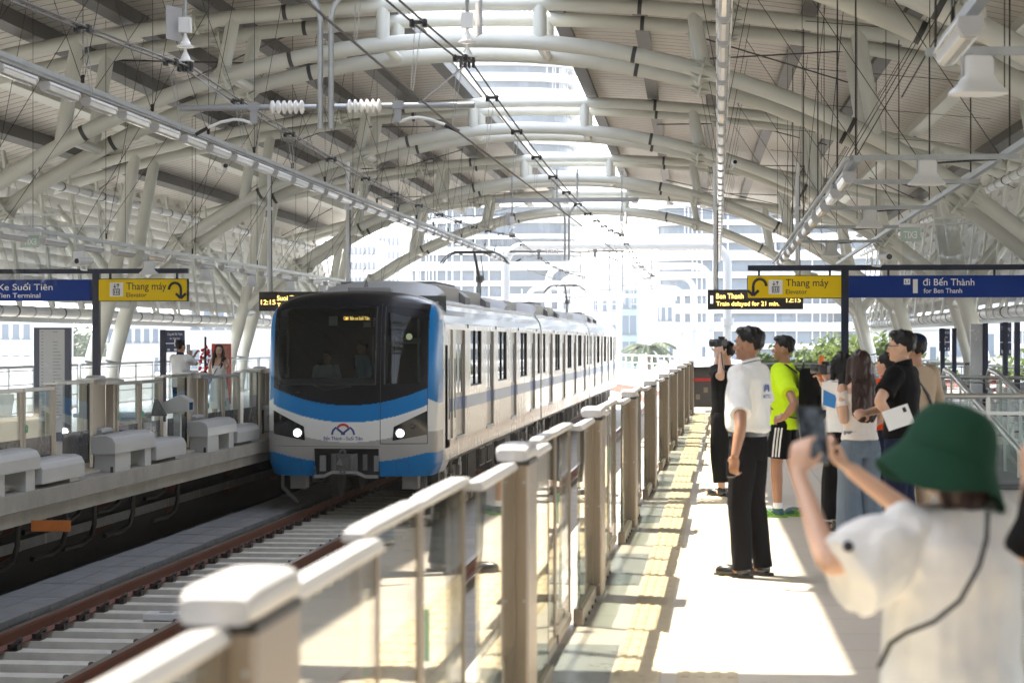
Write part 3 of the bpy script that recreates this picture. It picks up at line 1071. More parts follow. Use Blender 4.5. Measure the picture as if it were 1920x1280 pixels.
def fpatch(poly_fn, x0, x1, z0, z1, off, name, m, parent, nx=30, nz=20, thick=0.0, keep=None):
    """a skin lying on the front between x0..x1, z0..z1 (poly_fn maps unit square to x, z)"""
    b = MB()
    V = []
    for j in range(nz + 1):
        for i in range(nx + 1):
            x, z = poly_fn(i / nx, j / nz) if poly_fn else (x0 + (x1 - x0) * i / nx, z0 + (z1 - z0) * j / nz)
            V.append((x, fy(x, z) + off, z))
    Fs = []
    for j in range(nz):
        for i in range(nx):
            a = j * (nx + 1) + i
            q = (a, a + 1, a + nx + 2, a + nx + 1)
            if keep:
                if not keep(sum(V[k][0] for k in q) / 4, sum(V[k][2] for k in q) / 4): continue
            Fs.append(q)
    b.add(V, Fs)
    o = b.build(name, m, parent, smooth=True, fix=False)
    return o
def quad(a, b, c, d):
    return lambda u, v: ((a[0] * (1 - u) + b[0] * u) * (1 - v) + (d[0] * (1 - u) + c[0] * u) * v, (a[1] * (1 - u) + b[1] * u) * (1 - v) + (d[1] * (1 - u) + c[1] * u) * v)
fpatch(None, -1.235, 0.435, 0.915, 2.25, 0.004, 'windscreen', M['glass_wind'], train, 40, 40)
fpatch(None, 0.63, 1.19, 0.94, 2.16, 0.004, 'door_window', M['glass_wind'], train, 20, 24)
# thin seams of the emergency door
for (xa, za, xb, zb) in ((0.535, -0.05, 0.535, 2.28), (1.305, -0.05, 1.305, 2.0), (0.535, -0.05, 1.305, -0.05)):
    n = 24
    pts = []
    for i in range(n + 1):
        x, z = xa + (xb - xa) * i / n, za + (zb - za) * i / n
        pts.append((x, fy(x, z) - 0.001, z))
    MB().tube(pts, 0.006, 5).build('door_seam', M['black'], train)
for (xa, za, xb, zb) in ((0.8, -0.34, 0.8, -0.57), (1.0, -0.34, 1.0, -0.57), (0.8, -0.34, 1.0, -0.34), (-1.0, -0.34, -1.0, -0.57), (-0.8, -0.34, -0.8, -0.57), (-1.0, -0.34, -0.8, -0.34), (-1.3, -0.1, 0.53, -0.1)):
    pts = [(xa + (xb - xa) * i / 20, fy(xa + (xb - xa) * i / 20, za + (zb - za) * i / 20) + 0.0005, za + (zb - za) * i / 20) for i in range(21)]
    MB().tube(pts, 0.0035, 5).build('panel_gap', M['panel_dk'], train)
for xx in (0.455, 0.6):
    pts = [(xx, fy(xx, z) - 0.006, z) for z in [0.93 + 1.3 * i / 14 for i in range(15)]]
    MB().tube(pts, 0.014, 6).build('window_bead', M['panel_dk'], train)
pts = [(x, fy(x, 0.93) - 0.006, 0.93) for x in [-1.25 + 1.7 * i / 20 for i in range(21)]]
MB().tube(pts, 0.012, 6).build('window_bead', M['panel_dk'], train)
# wiper
MB().tube([(0.05, fy(0.05, 0.9) - 0.03, 0.90), (-0.4, fy(-0.4, 0.86) - 0.03, 0.84), (-0.72, fy(-0.72, 0.98) - 0.03, 0.97)], 0.012, 6).build('wiper', M['black'], train)
MB().tube([(-1.05, fy(-1.05, 0.97) - 0.03, 0.97), (0.1, fy(0.1, 0.99) - 0.03, 0.985)], 0.01, 6).build('wiper', M['black'], train)
MB().tube([(-0.9, fy(-0.9, 0.8) - 0.01, 0.8), (-0.82, fy(-0.82, 0.8) - 0.02, 0.8)], 0.02, 8).build('washer_nozzle', M['panel_dk'], train)
# head lamps
M['lamp'] = mat('lit_head_lamp', (1.0, 1.0, 1.0), 0.2, emit=6.0)
for s in (-1, 1):
    hl = fpatch(quad((s * 0.74, -0.0), (s * 1.30, 0.10), (s * 1.31, 0.50), (s * 0.76, 0.23)), 0, 0, 0, 0, -0.006, 'headlight', M['blackgl'], train, 20, 10)
    x, z = s * 0.865, 0.125
    yy = fy(x, z)
    rot = Matrix.Rotation(R(90), 3, 'X')
    MB().lathe([(0.085, 0), (0.085, 0.03), (0.07, 0.03), (0.065, 0.012)], 24, (x, yy + 0.012, z), rot=rot).build('lamp_ring', M['galv'], hl, smooth=True)
    MB().lathe([(0.001, 0.0), (0.03, 0.0), (0.058, 0.0), (0.058, 0.012), (0.03, 0.02), (0.001, 0.022)], 20, (x, yy - 0.002, z), rot=rot).build('lens', M['lamp'], hl, smooth=True)
    MB().lathe([(0.045, 0), (0.045, 0.015), (0.03, 0.015), (0.03, 0)], 20, (s * 1.08, fy(s * 1.08, 0.24) - 0.0, 0.24), rot=rot).build('tail_lens', M['panel_dk'], hl, smooth=True)
# coupler bay
cr = MB()
cr.add([(-0.6, 0.5, -0.12), (0.52, 0.5, -0.12), (0.52, 0.5, -0.6), (-0.6, 0.5, -0.6), (-0.6, 0.02, -0.12), (0.52, 0.02, -0.12), (0.52, 0.02, -0.6), (-0.6, 0.02, -0.6)], [(0, 1, 2, 3), (0, 4, 5, 1), (1, 5, 6, 2), (0, 3, 7, 4)])
cr.build('coupler_recess', M['panel_dk'], train, fix=False)
M['castgrey'] = mat('cast_grey_metal', (0.16, 0.16, 0.16), 0.5, metal=0.4, var=0.2, vscale=9)
M['paintgrey'] = mat('light_grey_underframe', (0.3, 0.3, 0.3), 0.55, var=0.15)
cp = MB()
cp.box(-0.3, 0.14, 0.02, 0.12, -0.5, -0.22)
cp.box(-0.26, -0.2, -0.06, 0.02, -0.5, -0.22)
cp.box(0.04, 0.12, -0.06, 0.02, -0.5, -0.24)
cp.box(-0.18, 0.02, -0.02, 0.02, -0.44, -0.28)
cpo = cp.build('coupler', M['castgrey'], train, bevel=0.01)
MB().lathe([(0.06, 0), (0.06, 0.06), (0.03, 0.06), (0.03, 0.0)], 14, (-0.09, 0.0, -0.2), rot=Matrix.Rotation(R(90), 3, 'X')).build('coupler_pin', M['castgrey'], cpo)
MB().lathe([(0.05, 0), (0.05, 0.06), (0.02, 0.06), (0.02, 0.0)], 14, (-0.09, 0.0, -0.52), rot=Matrix.Rotation(R(90), 3, 'X')).build('coupler_pin', M['castgrey'], cpo)
b = MB()
b.add([(-0.2, -0.04, -0.4), (-0.1, -0.12, -0.3), (-0.08, -0.04, -0.42), (-0.15, -0.04, -0.3)], [(0, 1, 2), (0, 3, 1), (1, 3, 2), (0, 2, 3)])
b.build('coupler_horn', M['paintgrey'], cpo)
for s in (-1, 1):
    MB().box(s * 0.46 - 0.05, s * 0.46 + 0.05, 0.12, 0.2, -0.52, -0.26).build('buffer_block', M['paintgrey'], train)
    MB().box(s * 0.26 - 0.035, s * 0.26 + 0.035, 0.1, 0.2, -0.5, -0.24).build('buffer_block', M['castgrey'], train)
b = MB()
for (p, q) in (((-0.58, 0.02, -0.6), (-0.42, 0.02, -0.6)), ((-0.42, 0.02, -0.6), (-0.28, 0.0, -0.53)), ((-0.28, 0.0, -0.53), (0.14, 0.0, -0.53)), ((0.14, 0, -0.53), (0.28, 0.02, -0.6)), ((0.28, 0.02, -0.6), (0.5, 0.02, -0.6))):
    b.beam(p, q, 0.06, 0.05)
b.build('step_bar', M['paintgrey'], train)
# obstacle deflector, boxes under the nose
for s in (-1, 1):
    b = MB()
    b.beam((s * 1.22, 0.5, -0.62), (s * 1.22, 0.5, -0.82), 0.05, 0.05)
    b.beam((s * 1.22, 0.5, -0.82), (s * 0.95, 0.45, -1.06), 0.06, 0.05)
    b.build('rail_guard', M['castgrey'], train)
    MB().box(s * 0.96 - 0.13, s * 0.96 + 0.13, 0.5, 0.8, -0.84, -0.6).build('sand_box', M['paintgrey'], train)
# destination display behind the windscreen
dp = MB().box(-0.17, 0.32, 0.32, 0.36, 1.98, 2.12).build('destination_display', M['ledpanel'], train)
lettering('CM1 Bến xe Suối Tiên', -0.14, 0.3, 2.01, 2.08, 0.315, M['led'], dp, bold=0.01)
M['logoblue'] = mat('emblem_blue', (0.02, 0.07, 0.26), 0.4)
M['logored'] = mat('emblem_red', (0.5, 0.03, 0.05), 0.4)
proj = lambda x, z: fy(x, z) - 0.004
lettering('Bến Thành - Suối Tiên', -0.42, 0.24, 0.005, 0.075, 0, M['logoblue'], train, 'line_name', bold=0.012, proj=proj)
def stroke(pts, w, name, m, parent):
    b = MB()
    V, Fc = [], []
    for i, p in enumerate(pts):
        a, c = pts[max(0, i - 1)], pts[min(len(pts) - 1, i + 1)]
        t = Vector((c[0] - a[0], c[1] - a[1])).normalized()
        n = Vector((-t.y, t.x)) * w / 2
        for sg in (1, -1):
            x, z = p[0] + n.x * sg, p[1] + n.y * sg
            V.append((x, proj(x, z), z))
    for i in range(len(pts) - 1): Fc.append((2 * i, 2 * i + 1, 2 * i + 3, 2 * i + 2))
    b.add(V, Fc)
    return b.build(name, m, parent, fix=False)
lc = -0.09
stroke([(lc - 0.19, 0.095), (lc - 0.17, 0.165), (lc - 0.125, 0.215), (lc - 0.09, 0.19), (lc, 0.12), (lc + 0.03, 0.1)], 0.035, 'emblem', M['logoblue'], train)
stroke([(lc + 0.19, 0.095), (lc + 0.17, 0.165), (lc + 0.125, 0.215), (lc + 0.09, 0.19), (lc + 0.0, 0.12), (lc - 0.03, 0.1)], 0.035, 'emblem', M['logoblue'], train)
stroke([(lc + 0.11 * math.sin(a), 0.15 + 0.115 * math.cos(a)) for a in [-1.0 + 2.0 * i / 12 for i in range(13)]], 0.04, 'emblem', M['logored'], train)
lettering('T', 1.0, 1.01, 1.7, 1.71, 0, M['signwhite'], train, 'door_mark', proj=proj)
MB().lathe([(0.001, 0), (0.055, 0), (0.055, 0.004), (0.001, 0.004)], 20, (1.0, fy(1.0, 1.73) - 0.004, 1.73), rot=Matrix.Rotation(R(90), 3, 'X')).build('round_sticker', mat('pale_green_sticker', (0.5, 0.6, 0.35), 0.5), train)
# driver's cab behind the glass
M['cabwall'] = mat('dark_cab_lining', (0.07, 0.075, 0.07), 0.6, var=0.2)
M['cabdesk'] = mat('green_grey_desk', (0.14, 0.16, 0.15), 0.5)
cab = MB()
cab.box(-1.4, 1.4, 1.75, 1.8, -0.3, 2.45)
cab.build('cab_bulkhead', M['cabwall'], train)
MB().box(-1.38, 1.38, 0.9, 1.75, 0.0, 0.05).build('cab_floor', M['cabwall'], train)
MB().box(-1.25, 0.45, 0.5, 0.85, 0.3, 1.03).build('driving_desk', M['cabdesk'], train, bevel=0.02)
MB().box(-0.45, -0.31, 0.6, 0.66, 1.92, 2.08).build('cab_monitor', M['capgrey'], train)
MB().box(0.33, 0.41, 0.5, 0.56, 1.9, 2.05).build('cab_monitor', M['capgrey'], train)
MB().box(-0.05, 0.08, 1.7, 1.74, 1.9, 2.05).build('cab_panel', M['capgrey'], train)
MB().box(0.12, 0.5, 1.6, 1.74, 0.9, 1.75).build('cab_locker', M['cabdesk'], train)
MB().tube([(1.05, 0.9, 0.95), (1.05, 0.9, 2.1)], 0.02, 8).build('cab_pole', M['galv'], train)
MB().tube([(0.66, 0.8, 1.72), (0.75, 0.85, 1.66), (1.15, 1.0, 1.66)], 0.05, 8).build('cab_pipe', M['capgrey'], train, smooth=True)
# ---- cars
M['carwhite'] = mat('cream_white_car_paint', (0.84, 0.79, 0.70), 0.28, var=0.04, vscale=0.5, coat=0.25)
M['stripe'] = mat('pale_blue_stripe', (0.3, 0.38, 0.52), 0.35)
M['dblue'] = mat('door_blue', (0.02, 0.10, 0.36), 0.35)
M['doorgrey'] = mat('door_grey', (0.4, 0.38, 0.35), 0.3, metal=0.4)
M['shoulder'] = mat('shoulder_tinted_as_sky', (0.4, 0.49, 0.62), 0.2, coat=0.4)  # sky reflection along the curved shoulder painted in as pale blue
M['roofgrey'] = mat('roof_grey', (0.33, 0.33, 0.325), 0.5, var=0.12, vscale=1.2)
M['roofdk'] = mat('roof_dark_fairing', (0.16, 0.16, 0.16), 0.5, var=0.15)
M['under'] = mat('underframe_dark', (0.06, 0.058, 0.055), 0.6, var=0.3, vscale=4)
M['inner'] = mat('saloon_interior', (0.35, 0.36, 0.36), 0.6)
ZB, ZS1, ZS2, ZD0, ZW0, ZD1, ZG = -0.40, 0.41, 0.64, -0.06, 0.80, 1.86, 2.0
def car(idx, y0, y1, first):
    body = empty('car_body', (0, 0, 0))
    body.parent = train
    # columns along y: (start, end, kind)
    doors = [y0 + 2.97 + 4.77 * k for k in range(4)]
    segs = []
    y = y0
    if first:
        segs.append((1.3, 1.62, 'w'))
        segs.append((1.62, 2.3, 'c'))
        y = 2.3
    wins = []
    edges = []
    for k, c in enumerate(doors):
        edges.append((c - 0.66, c + 0.66, 'd'))
        if k < 3: edges.append((c + 1.5, c + 3.25, 'g'))
    if not first: edges.append((y0 + 0.45, y0 + 1.2, 'g'))
    edges.append((doors[3] + 1.35, doors[3] + 2.05, 'g'))
    edges.sort()
    for (a, b, k) in edges:
        segs.append((y, a, 'w'))
        segs.append((a, b, k))
        y = b
    segs.append((y, y1, 'w'))
    for sgn in (1, -1):
        B = MB()
        X, Xi = sgn * HW, sgn * (HW - 0.055)
        def q(y_a, y_b, za, zb, x=X, m=0):
            if y_b - y_a < 1e-4: return
            B.add([(x, y_a, za), (x, y_b, za), (x, y_b, zb), (x, y_a, zb)], [(0, 1, 2, 3) if sgn > 0 else (3, 2, 1, 0)], m)
        def jamb(ya, yb, za, zb):
            for (pa, pb) in (((ya, za), (ya, zb)), ((yb, za), (yb, zb)), ((ya, za), (yb, za)), ((ya, zb), (yb, zb))):
                B.add([(X, pa[0], pa[1]), (X, pb[0], pb[1]), (Xi, pb[0], pb[1]), (Xi, pa[0], pa[1])], [(0, 1, 2, 3)], 3)
        for (a, b, k) in segs:
            q(a, b, ZB, ZD0)
            q(a, b, ZD1, 1.95)
            if k == 'w':
                q(a, b, ZD0, ZS1); q(a, b, ZS1, ZS2, X, 1); q(a, b, ZS2, ZD1)
            elif k == 'g':
                q(a, b, ZD0, ZS1); q(a, b, ZS1, ZS2, X, 1); q(a, b, ZS2, ZW0)
                jamb(a, b, ZW0, ZD1)
            elif k in 'dc':
                jamb(a, b, ZD0, ZD1)
        # shoulder and lower tuck
        prev = (HW, 1.95)
        for (xx, zz, mm) in ((1.44, 1.985, 2), (1.42, 2.1, 2), (1.38, 2.2, 2), (1.3, 2.29, 2), (1.28, 2.31, 3)):
            B.add([(sgn * prev[0], y0 if not first else 1.3, prev[1]), (sgn * prev[0], y1, prev[1]), (sgn * xx, y1, zz), (sgn * xx, y0 if not first else 1.3, zz)], [(0, 1, 2, 3) if sgn > 0 else (3, 2, 1, 0)], mm)
            prev = (xx, zz)
        B.add([(sgn * HW, y0 if not first else 1.9, ZB), (sgn * HW, y1, ZB), (sgn * 1.38, y1, ZB - 0.05), (sgn * 1.38, y0 if not first else 1.9, ZB - 0.05)], [(0, 1, 2, 3)], 0)
        # y ends of the side
        o = B.build('side_wall', [M['carwhite'], M['stripe'], M['shoulder'], M['doorgrey']], body, fix=False)
        for (a, b, k) in segs:
            if k == 'd':
                D = empty('sliding_door', (0, 0, 0)) if False else None
                d = MB()
                for (ya, yb) in ((a, (a + b) / 2 - 0.006), ((a + b) / 2 + 0.006, b)):
                    xi, xo = sgn * (HW - 0.085), sgn * (HW - 0.045)
                    d.box(min(xi, xo), max(xi, xo), ya, yb, ZD0, ZD1, 0)
                    d.box(min(xo, xo + sgn * 0.002), max(xo, xo + sgn * 0.002), ya, yb, ZS1, ZS2, 1)
                    w0, w1 = ya + 0.14, yb - 0.14
                    d.box(min(xo, xo + sgn * 0.003), max(xo, xo + sgn * 0.003), w0, w1, 0.72, 1.6, 2)
                d.build('sliding_door', [M['doorgrey'], M['dblue'], M['blackgl']], body)
                d2 = MB()
                d2.box(min(sgn * HW, sgn * (HW + 0.02)), max(sgn * HW, sgn * (HW + 0.02)), a - 0.03, b + 0.03, ZD0 - 0.05, ZD0 - 0.015)
                d2.build('door_sill', M['galv'], body)
                # blue squares beside the door on the outer skin
                d3 = MB()
                d3.box(min(sgn * HW, sgn * (HW + 0.003)), max(sgn * HW, sgn * (HW + 0.003)), b + 0.0, b + 0.28, ZS1, ZS2)
                d3.build('blue_square', M['dblue'], body)
            elif k == 'c':
                d = MB()
                xi, xo = sgn * (HW - 0.07), sgn * (HW - 0.03)
                d.box(min(xi, xo), max(xi, xo), a, b, ZD0, ZD1, 0)
                d.box(min(xo, xo + sgn * 0.003), max(xo, xo + sgn * 0.003), a + 0.12, b - 0.12, 0.8, 1.6, 1)
                d.box(min(xo, xo + sgn * 0.002), max(xo, xo + sgn * 0.002), a, b, ZS1, ZS2, 2)
                d.build('cab_door', [M['carwhite'], M['blackgl'], M['dblue']], body)
                for yy in (a - 0.04, b + 0.04):
                    MB().tube([(sgn * (HW + 0.035), yy, 0.3), (sgn * (HW + 0.035), yy, 1.35)], 0.014, 6).build('grab_rail', M['galv'], body)
            elif k == 'g':
                g = MB()
                xi = sgn * (HW - 0.04)
                g.box(min(xi, xi - sgn * 0.006), max(xi, xi - sgn * 0.006), a, b, ZW0, ZD1, 0)
                wo = g.build('window', M['glass_train'], body)
                f = MB()
                for t in (0.0, 0.5, 1.0):
                    yy = a + (b - a) * t
                    f.box(min(sgn * (HW - 0.015), sgn * (HW - 0.05)), max(sgn * (HW - 0.015), sgn * (HW - 0.05)), yy - 0.022, yy + 0.022, ZW0, ZD1)
                f.box(min(sgn * (HW - 0.015), sgn * (HW - 0.05)), max(sgn * (HW - 0.015), sgn * (HW - 0.05)), a, b, ZW0, ZW0 + 0.03)
                f.build('window_frame', M['black'], wo)
        # small marks over the doors
        for c in doors[0::1]:
            MB().box(min(sgn * (HW + 0.0), sgn * (HW + 0.015)), max(sgn * (HW), sgn * (HW + 0.015)), c + 1.0, c + 1.12, 1.9, 1.97).build('door_lamp', M['panel_dk'], body)
    # roof skin
    rf = MB()
    ya = 1.55 if first else y0
    pts = [(1.28, 2.31), (1.18, 2.36), (1.02, 2.42), (0.8, 2.47), (0.4, 2.52), (0, 2.53), (-0.4, 2.52), (-0.8, 2.47), (-1.02, 2.42), (-1.18, 2.36), (-1.28, 2.31)]
    rf.add([(p[0], yy, p[1]) for yy in (ya, y1) for p in pts], [(i, i + 1, len(pts) + i + 1, len(pts) + i) for i in range(len(pts) - 1)])
    rf.build('roof_skin', M['roofgrey'], body, smooth=True)
    for s in (-1, 1):
        MB().box(s * 1.27 - 0.02, s * 1.27 + 0.02, ya, y1, 2.3, 2.345).build('gutter', M['doorgrey'], body)
    MB().box(-1.38, 1.38, ya + 0.35, y1, -0.05, 0.0).build('floor_pan', M['inner'], body)
    MB().box(-1.3, 1.3, ya + 0.35, y1, 1.98, 2.02).build('saloon_ceiling', M['white'], body)
    for yy in ([y0] if not first else []) + [y1]:
        e = MB()
        e.prism([(-1.44, -0.42), (1.44, -0.42), (1.44, 1.97), (1.36, 2.2), (1.0, 2.42), (-1.0, 2.42), (-1.36, 2.2), (-1.44, 1.97)], 'y', yy - 0.02 if yy == y1 else yy, yy if yy == y1 else yy + 0.02)
        e.build('end_wall', M['carwhite'], body)
    # underframe equipment
    rnd = random.Random(idx)
    un = MB().box(-1.3, 1.3, ya + 1.2, y1 - 0.2, -0.52, -0.45).build('underframe', M['under'], body)
    y = ya + 4.6
    while y < y1 - 4.4:
        L = rnd.uniform(0.5, 1.6)
        for s in (-1, 1):
            b = MB()
            z0 = -0.52 - rnd.uniform(0.3, 0.62)
            xo = s * rnd.uniform(1.1, 1.32)
            b.box(min(xo, s * 0.4), max(xo, s * 0.4), y, y + L, z0, -0.52)
            for k in range(int(L / 0.16)):
                yy = y + 0.06 + k * 0.16
                b.box(min(xo, xo + s * 0.03), max(xo, xo + s * 0.03), yy, yy + 0.05, z0 + 0.04, -0.56)
            b.build('equipment_box', rnd.choice([M['under'], M['paintgrey'], M['castgrey'], M['under']]), un)
        y += L + rnd.uniform(0.08, 0.3)
    for yb in (ya + 2.6 if first else y0 + 2.4, y1 - 2.4):
        bg = MB()
        for s in (-1, 1):
            bg.box(s * 1.08 - 0.06, s * 1.08 + 0.06, yb - 1.5, yb + 1.5, -0.86, -0.68)
            bg.box(s * 1.1 - 0.1, s * 1.1 + 0.1, yb - 0.35, yb + 0.35, -0.98, -0.8)
        bg.box(-1.05, 1.05, yb - 0.2, yb + 0.2, -0.86, -0.62)
        bo = bg.build('bogie', M['castgrey'], body)
        for dy in (-1.05, 1.05):
            for s in (-1, 1):
                MB().lathe([(0.1, -0.09), (0.36, -0.07), (0.43, -0.05), (0.46, -0.06), (0.46, -0.085), (0.43, 0.06), (0.15, 0.07), (0.1, 0.09)], 28, (s * 0.76, yb + dy, RZ + 0.43), rot=Matrix.Rotation(R(90), 3, 'Y')).build('wheel', M['castgrey'], bo, smooth=True)
                MB().cbox((s * 1.12, yb + dy, -0.78), (0.2, 0.3, 0.26)).build('axle_box', M['paintgrey'], bo, bevel=0.02)
                MB().tube([(s * 1.2, yb + dy - 0.25, -0.7), (s * 1.22, yb + dy - 0.2, -0.5)], 0.04, 8).build('damper', M['galv'], bo)
            MB().lathe([(0.17, -0.3), (0.2, -0.15), (0.17, 0.0), (0.2, 0.12), (0.17, 0.25)], 18, (1.02 * (1 if dy > 0 else -1), yb, -0.5 - 0.12)).build('air_spring', M['black'], bo, smooth=True)
    return body
JOINT = [0.0, 20.05, 40.15, 60.2]
for k in range(3):
    car(k, JOINT[k] + (0.18 if k else 0.4), JOINT[k + 1] - 0.18, k == 0)
for k in (1, 2):
    b = MB()
    for i in range(6):
        yy = JOINT[k] - 0.17 + i * 0.058
        b.box(-1.3, 1.3, yy, yy + 0.035, -0.3, 2.28)
    b.build('gangway_bellows', M['black'], train)
# ---- roof equipment
def roof_box(y0, y1, w, h, m, name, fair=None):
    K = 10
    prof = [(-w, 2.3), (-w, 2.38 + h * 0.45), (-w * 0.86, 2.38 + h * 0.82), (-w * 0.5, 2.4 + h), (0, 2.42 + h), (w * 0.5, 2.4 + h), (w * 0.86, 2.38 + h * 0.82), (w, 2.38 + h * 0.45), (w, 2.3)]
    b = MB()
    b.prism(prof, 'y', y0, y1)
    return b.build(name, m, train, smooth=30)
def fairing(y0, y1, w, h, name):
    b = MB()
    rings = []
    for k in range(11):
        f = k / 10
        hh = h * math.sin(f * math.pi / 2) ** 0.9 + 0.02
        ring = [Vector(p) for p in [(-w, y0 + (y1 - y0) * f, 2.3), (-w, y0 + (y1 - y0) * f, 2.38 + hh * 0.45), (-w * 0.86, y0 + (y1 - y0) * f, 2.38 + hh * 0.82), (-w * 0.5, y0 + (y1 - y0) * f, 2.4 + hh), (0, y0 + (y1 - y0) * f, 2.42 + hh), (w * 0.5, y0 + (y1 - y0) * f, 2.4 + hh), (w * 0.86, y0 + (y1 - y0) * f, 2.38 + hh * 0.82), (w, y0 + (y1 - y0) * f, 2.38 + hh * 0.45), (w, y0 + (y1 - y0) * f, 2.3)]]
        rings.append(ring)
    b.loft(rings, True)
    return b.build(name, M['roofgrey'], train, smooth=30)
for k in range(3):
    j = JOINT[k]
    ff = 2.2 if k == 0 else 1.6
    fairing(j + ff, j + ff + 1.7, 1.1, 0.34, 'roof_fairing')
    MB().box(-0.98, 0.98, j + ff + 1.7, j + ff + 4.6, 2.3, 2.72).build('air_conditioner', M['roofgrey'], train, bevel=0.05)
    for q in range(14):
        MB().box(-0.9, 0.9, j + ff + 1.85 + q * 0.2, j + ff + 1.92 + q * 0.2, 2.72, 2.77).build('cooler_fin', M['roofdk'], train)
    roof_box(j + ff + 4.6, j + ff + 5.4, 1.1, 0.34, M['roofdk'], 'roof_fairing')
    MB().box(-0.98, 0.98, j + ff + 5.4, j + ff + 8.2, 2.3, 2.7).build('air_conditioner', M['roofgrey'], train, bevel=0.05)
    roof_box(j + ff + 8.2, j + ff + 9.0, 1.1, 0.3, M['roofdk'], 'roof_fairing')
    if k < 2:
        fairing(j + 14.4, j + 15.6, 1.05, 0.3, 'roof_fairing')
        MB().box(-0.95, 0.95, j + 15.6, j + 18.6, 2.3, 2.66).build('air_conditioner', M['roofgrey'], train, bevel=0.05)
MB().box(-0.2, 0.55, 1.0, 1.25, 2.5, 2.58).build('antenna_box', M['roofgrey'], train, bevel=0.01)
MB().tube([(0.1, 1.1, 2.56), (0.1, 1.16, 2.7)], [0.05, 0.012], 8).build('antenna', M['roofdk'], train)
# ---- pantographs
def panto(y, k):
    pr = MB()
    for s in (-1, 1):
        pr.tube([(s * 0.5, y - 0.6, 2.66), (s * 0.5, y + 0.9, 2.66)], 0.03, 8)
    pr.tube([(-0.5, y - 0.6, 2.66), (0.5, y - 0.6, 2.66)], 0.03, 8)
    pr.tube([(-0.5, y + 0.9, 2.66), (0.5, y + 0.9, 2.66)], 0.03, 8)
    po = pr.build('pantograph', M['castgrey'], train)
    for s in (-1, 1):
        for yy in (y - 0.55, y + 0.85):
            MB().lathe([(0.05, 0), (0.09, 0.02), (0.05, 0.05), (0.09, 0.08), (0.05, 0.12), (0.04, 0.16)], 12, (s * 0.5, yy, 2.5)).build('insulator', M['porcelain'], po, smooth=True)
    MB().tube([(0, y + 0.8, 2.68), (0.0, y + 1.0, 3.25)], [0.07, 0.05], 10).build('lower_arm', M['galv'], po)
    MB().tube([(0.0, y + 1.0, 3.25), (0, y - 0.05, 3.86)], [0.045, 0.035], 10).build('upper_arm', M['castgrey'], po)
    MB().tube([(0.12, y + 0.98, 3.2), (0.16, y + 0.0, 3.82)], 0.014, 6).build('guide_rod', M['castgrey'], po)
    MB().tube([(0.0, y + 0.98, 3.18), (0.0, y + 1.02, 3.34)], 0.09, 10).build('knuckle', M['castgrey'], po)
    for yy in (y - 0.24, y + 0.16):
        pts = [(-0.85, yy, 3.62), (-0.75, yy, 3.76), (-0.62, yy, 3.86), (-0.5, yy, 3.9), (0.5, yy, 3.9), (0.62, yy, 3.86), (0.75, yy, 3.76), (0.85, yy, 3.62)]
        MB().tube(pts, 0.018, 8).build('collector_horn', M['castgrey'], po, smooth=True)
        MB().box(-0.5, 0.5, yy - 0.03, yy + 0.03, 3.9, 3.935).build('contact_strip', M['panel_dk'], po)
    for s in (-1, 1):
        MB().box(s * 0.35 - 0.02, s * 0.35 + 0.02, y - 0.24, y + 0.16, 3.84, 3.88).build('head_link', M['castgrey'], po)
panto(Yd(TX, 50.5) - NY, 0)
panto(JOINT[1] + 27.5, 1)
# ================================================================== OVERHEAD LINE
M['ocs'] = mat('ocs_grey_paint', (0.3, 0.31, 0.32), 0.45, metal=0.3, var=0.1)
SUP = [-14.0, 22.0, 58.0, 94.0]
MX = {'far': -5.98, 'near': -2.77}
def msag(Y, zs=4.75, sag=0.36):
    for a, b in zip(SUP, SUP[1:]):
        if a <= Y <= b:
            f = (Y - a) / (b - a)
            return zs - sag * 4 * f * (1 - f)
    return zs
def curve_x(Y):                                      # beyond the roof the line bends away
    return -max(0.0, Y - 84) ** 2 / 330.0
for key, what in (('far', 'over the track of the train'), ('near', 'over the empty track')):
    x = MX[key]
    r = empty('catenary_wire', (0, 0, 0), 0, 'twin dark carrier wires with clamps and contact wire ' + what, 'overhead wire', 'overhead line wires')
    ys = [2 + 2.0 * k for k in range(63)]
    for dx in (-0.055, 0.055):
        MB().tube([(x + dx + curve_x(y), y, msag(y)) for y in ys], 0.011, 6).build('carrier_wire', M['wire'], r)
    def cx(Y, x=x):
        f = (Y - 22) / 36.0
        w = abs(((f + 1) % 2) - 1)                    # zigzag stagger between supports
        return x + (-0.09 if x > -4 else 0.12) + w * 0.3 * (1 if x > -4 else -1) + curve_x(Y)
    MB().tube([(cx(y), y, 3.97) for y in ys], 0.011, 6).build('contact_wire', M['wire'], r)
    for k in range(30):
        y = 9.2 + 3.05 * k
        c = MB()
        zz = msag(y)
        c.cbox((x + curve_x(y), y, zz), (0.15, 0.05, 0.03))
        for dx in (-0.06, 0.06):
            c.cbox((x + dx + curve_x(y), y, zz - 0.01), (0.035, 0.09, 0.07))
        c.build('wire_clamp', M['black'], r)
        for dx in (-0.03, 0.03):
            MB().tube([(x + dx + curve_x(y), y, zz), (cx(y) + dx * 0.3, y, 3.98)], 0.004, 4).build('dropper', M['galv'], r)
def insul(b, c, ax, n, r0, r1, L):
    """ribbed insulator along axis ax"""
    prof = [(r0 * 0.8, 0)]
    for i in range(n):
        t = L * (i + 0.5) / n
        w = L / n
        prof += [(r0, t - w * 0.42), (r1, t - w * 0.12), (r1, t + w * 0.12), (r0, t + w * 0.42)]
    prof.append((r0 * 0.8, L))
    b.lathe(prof, 20, c, rot=Matrix.Rotation(R(90), 3, 'Y') if ax == 'x' else None)
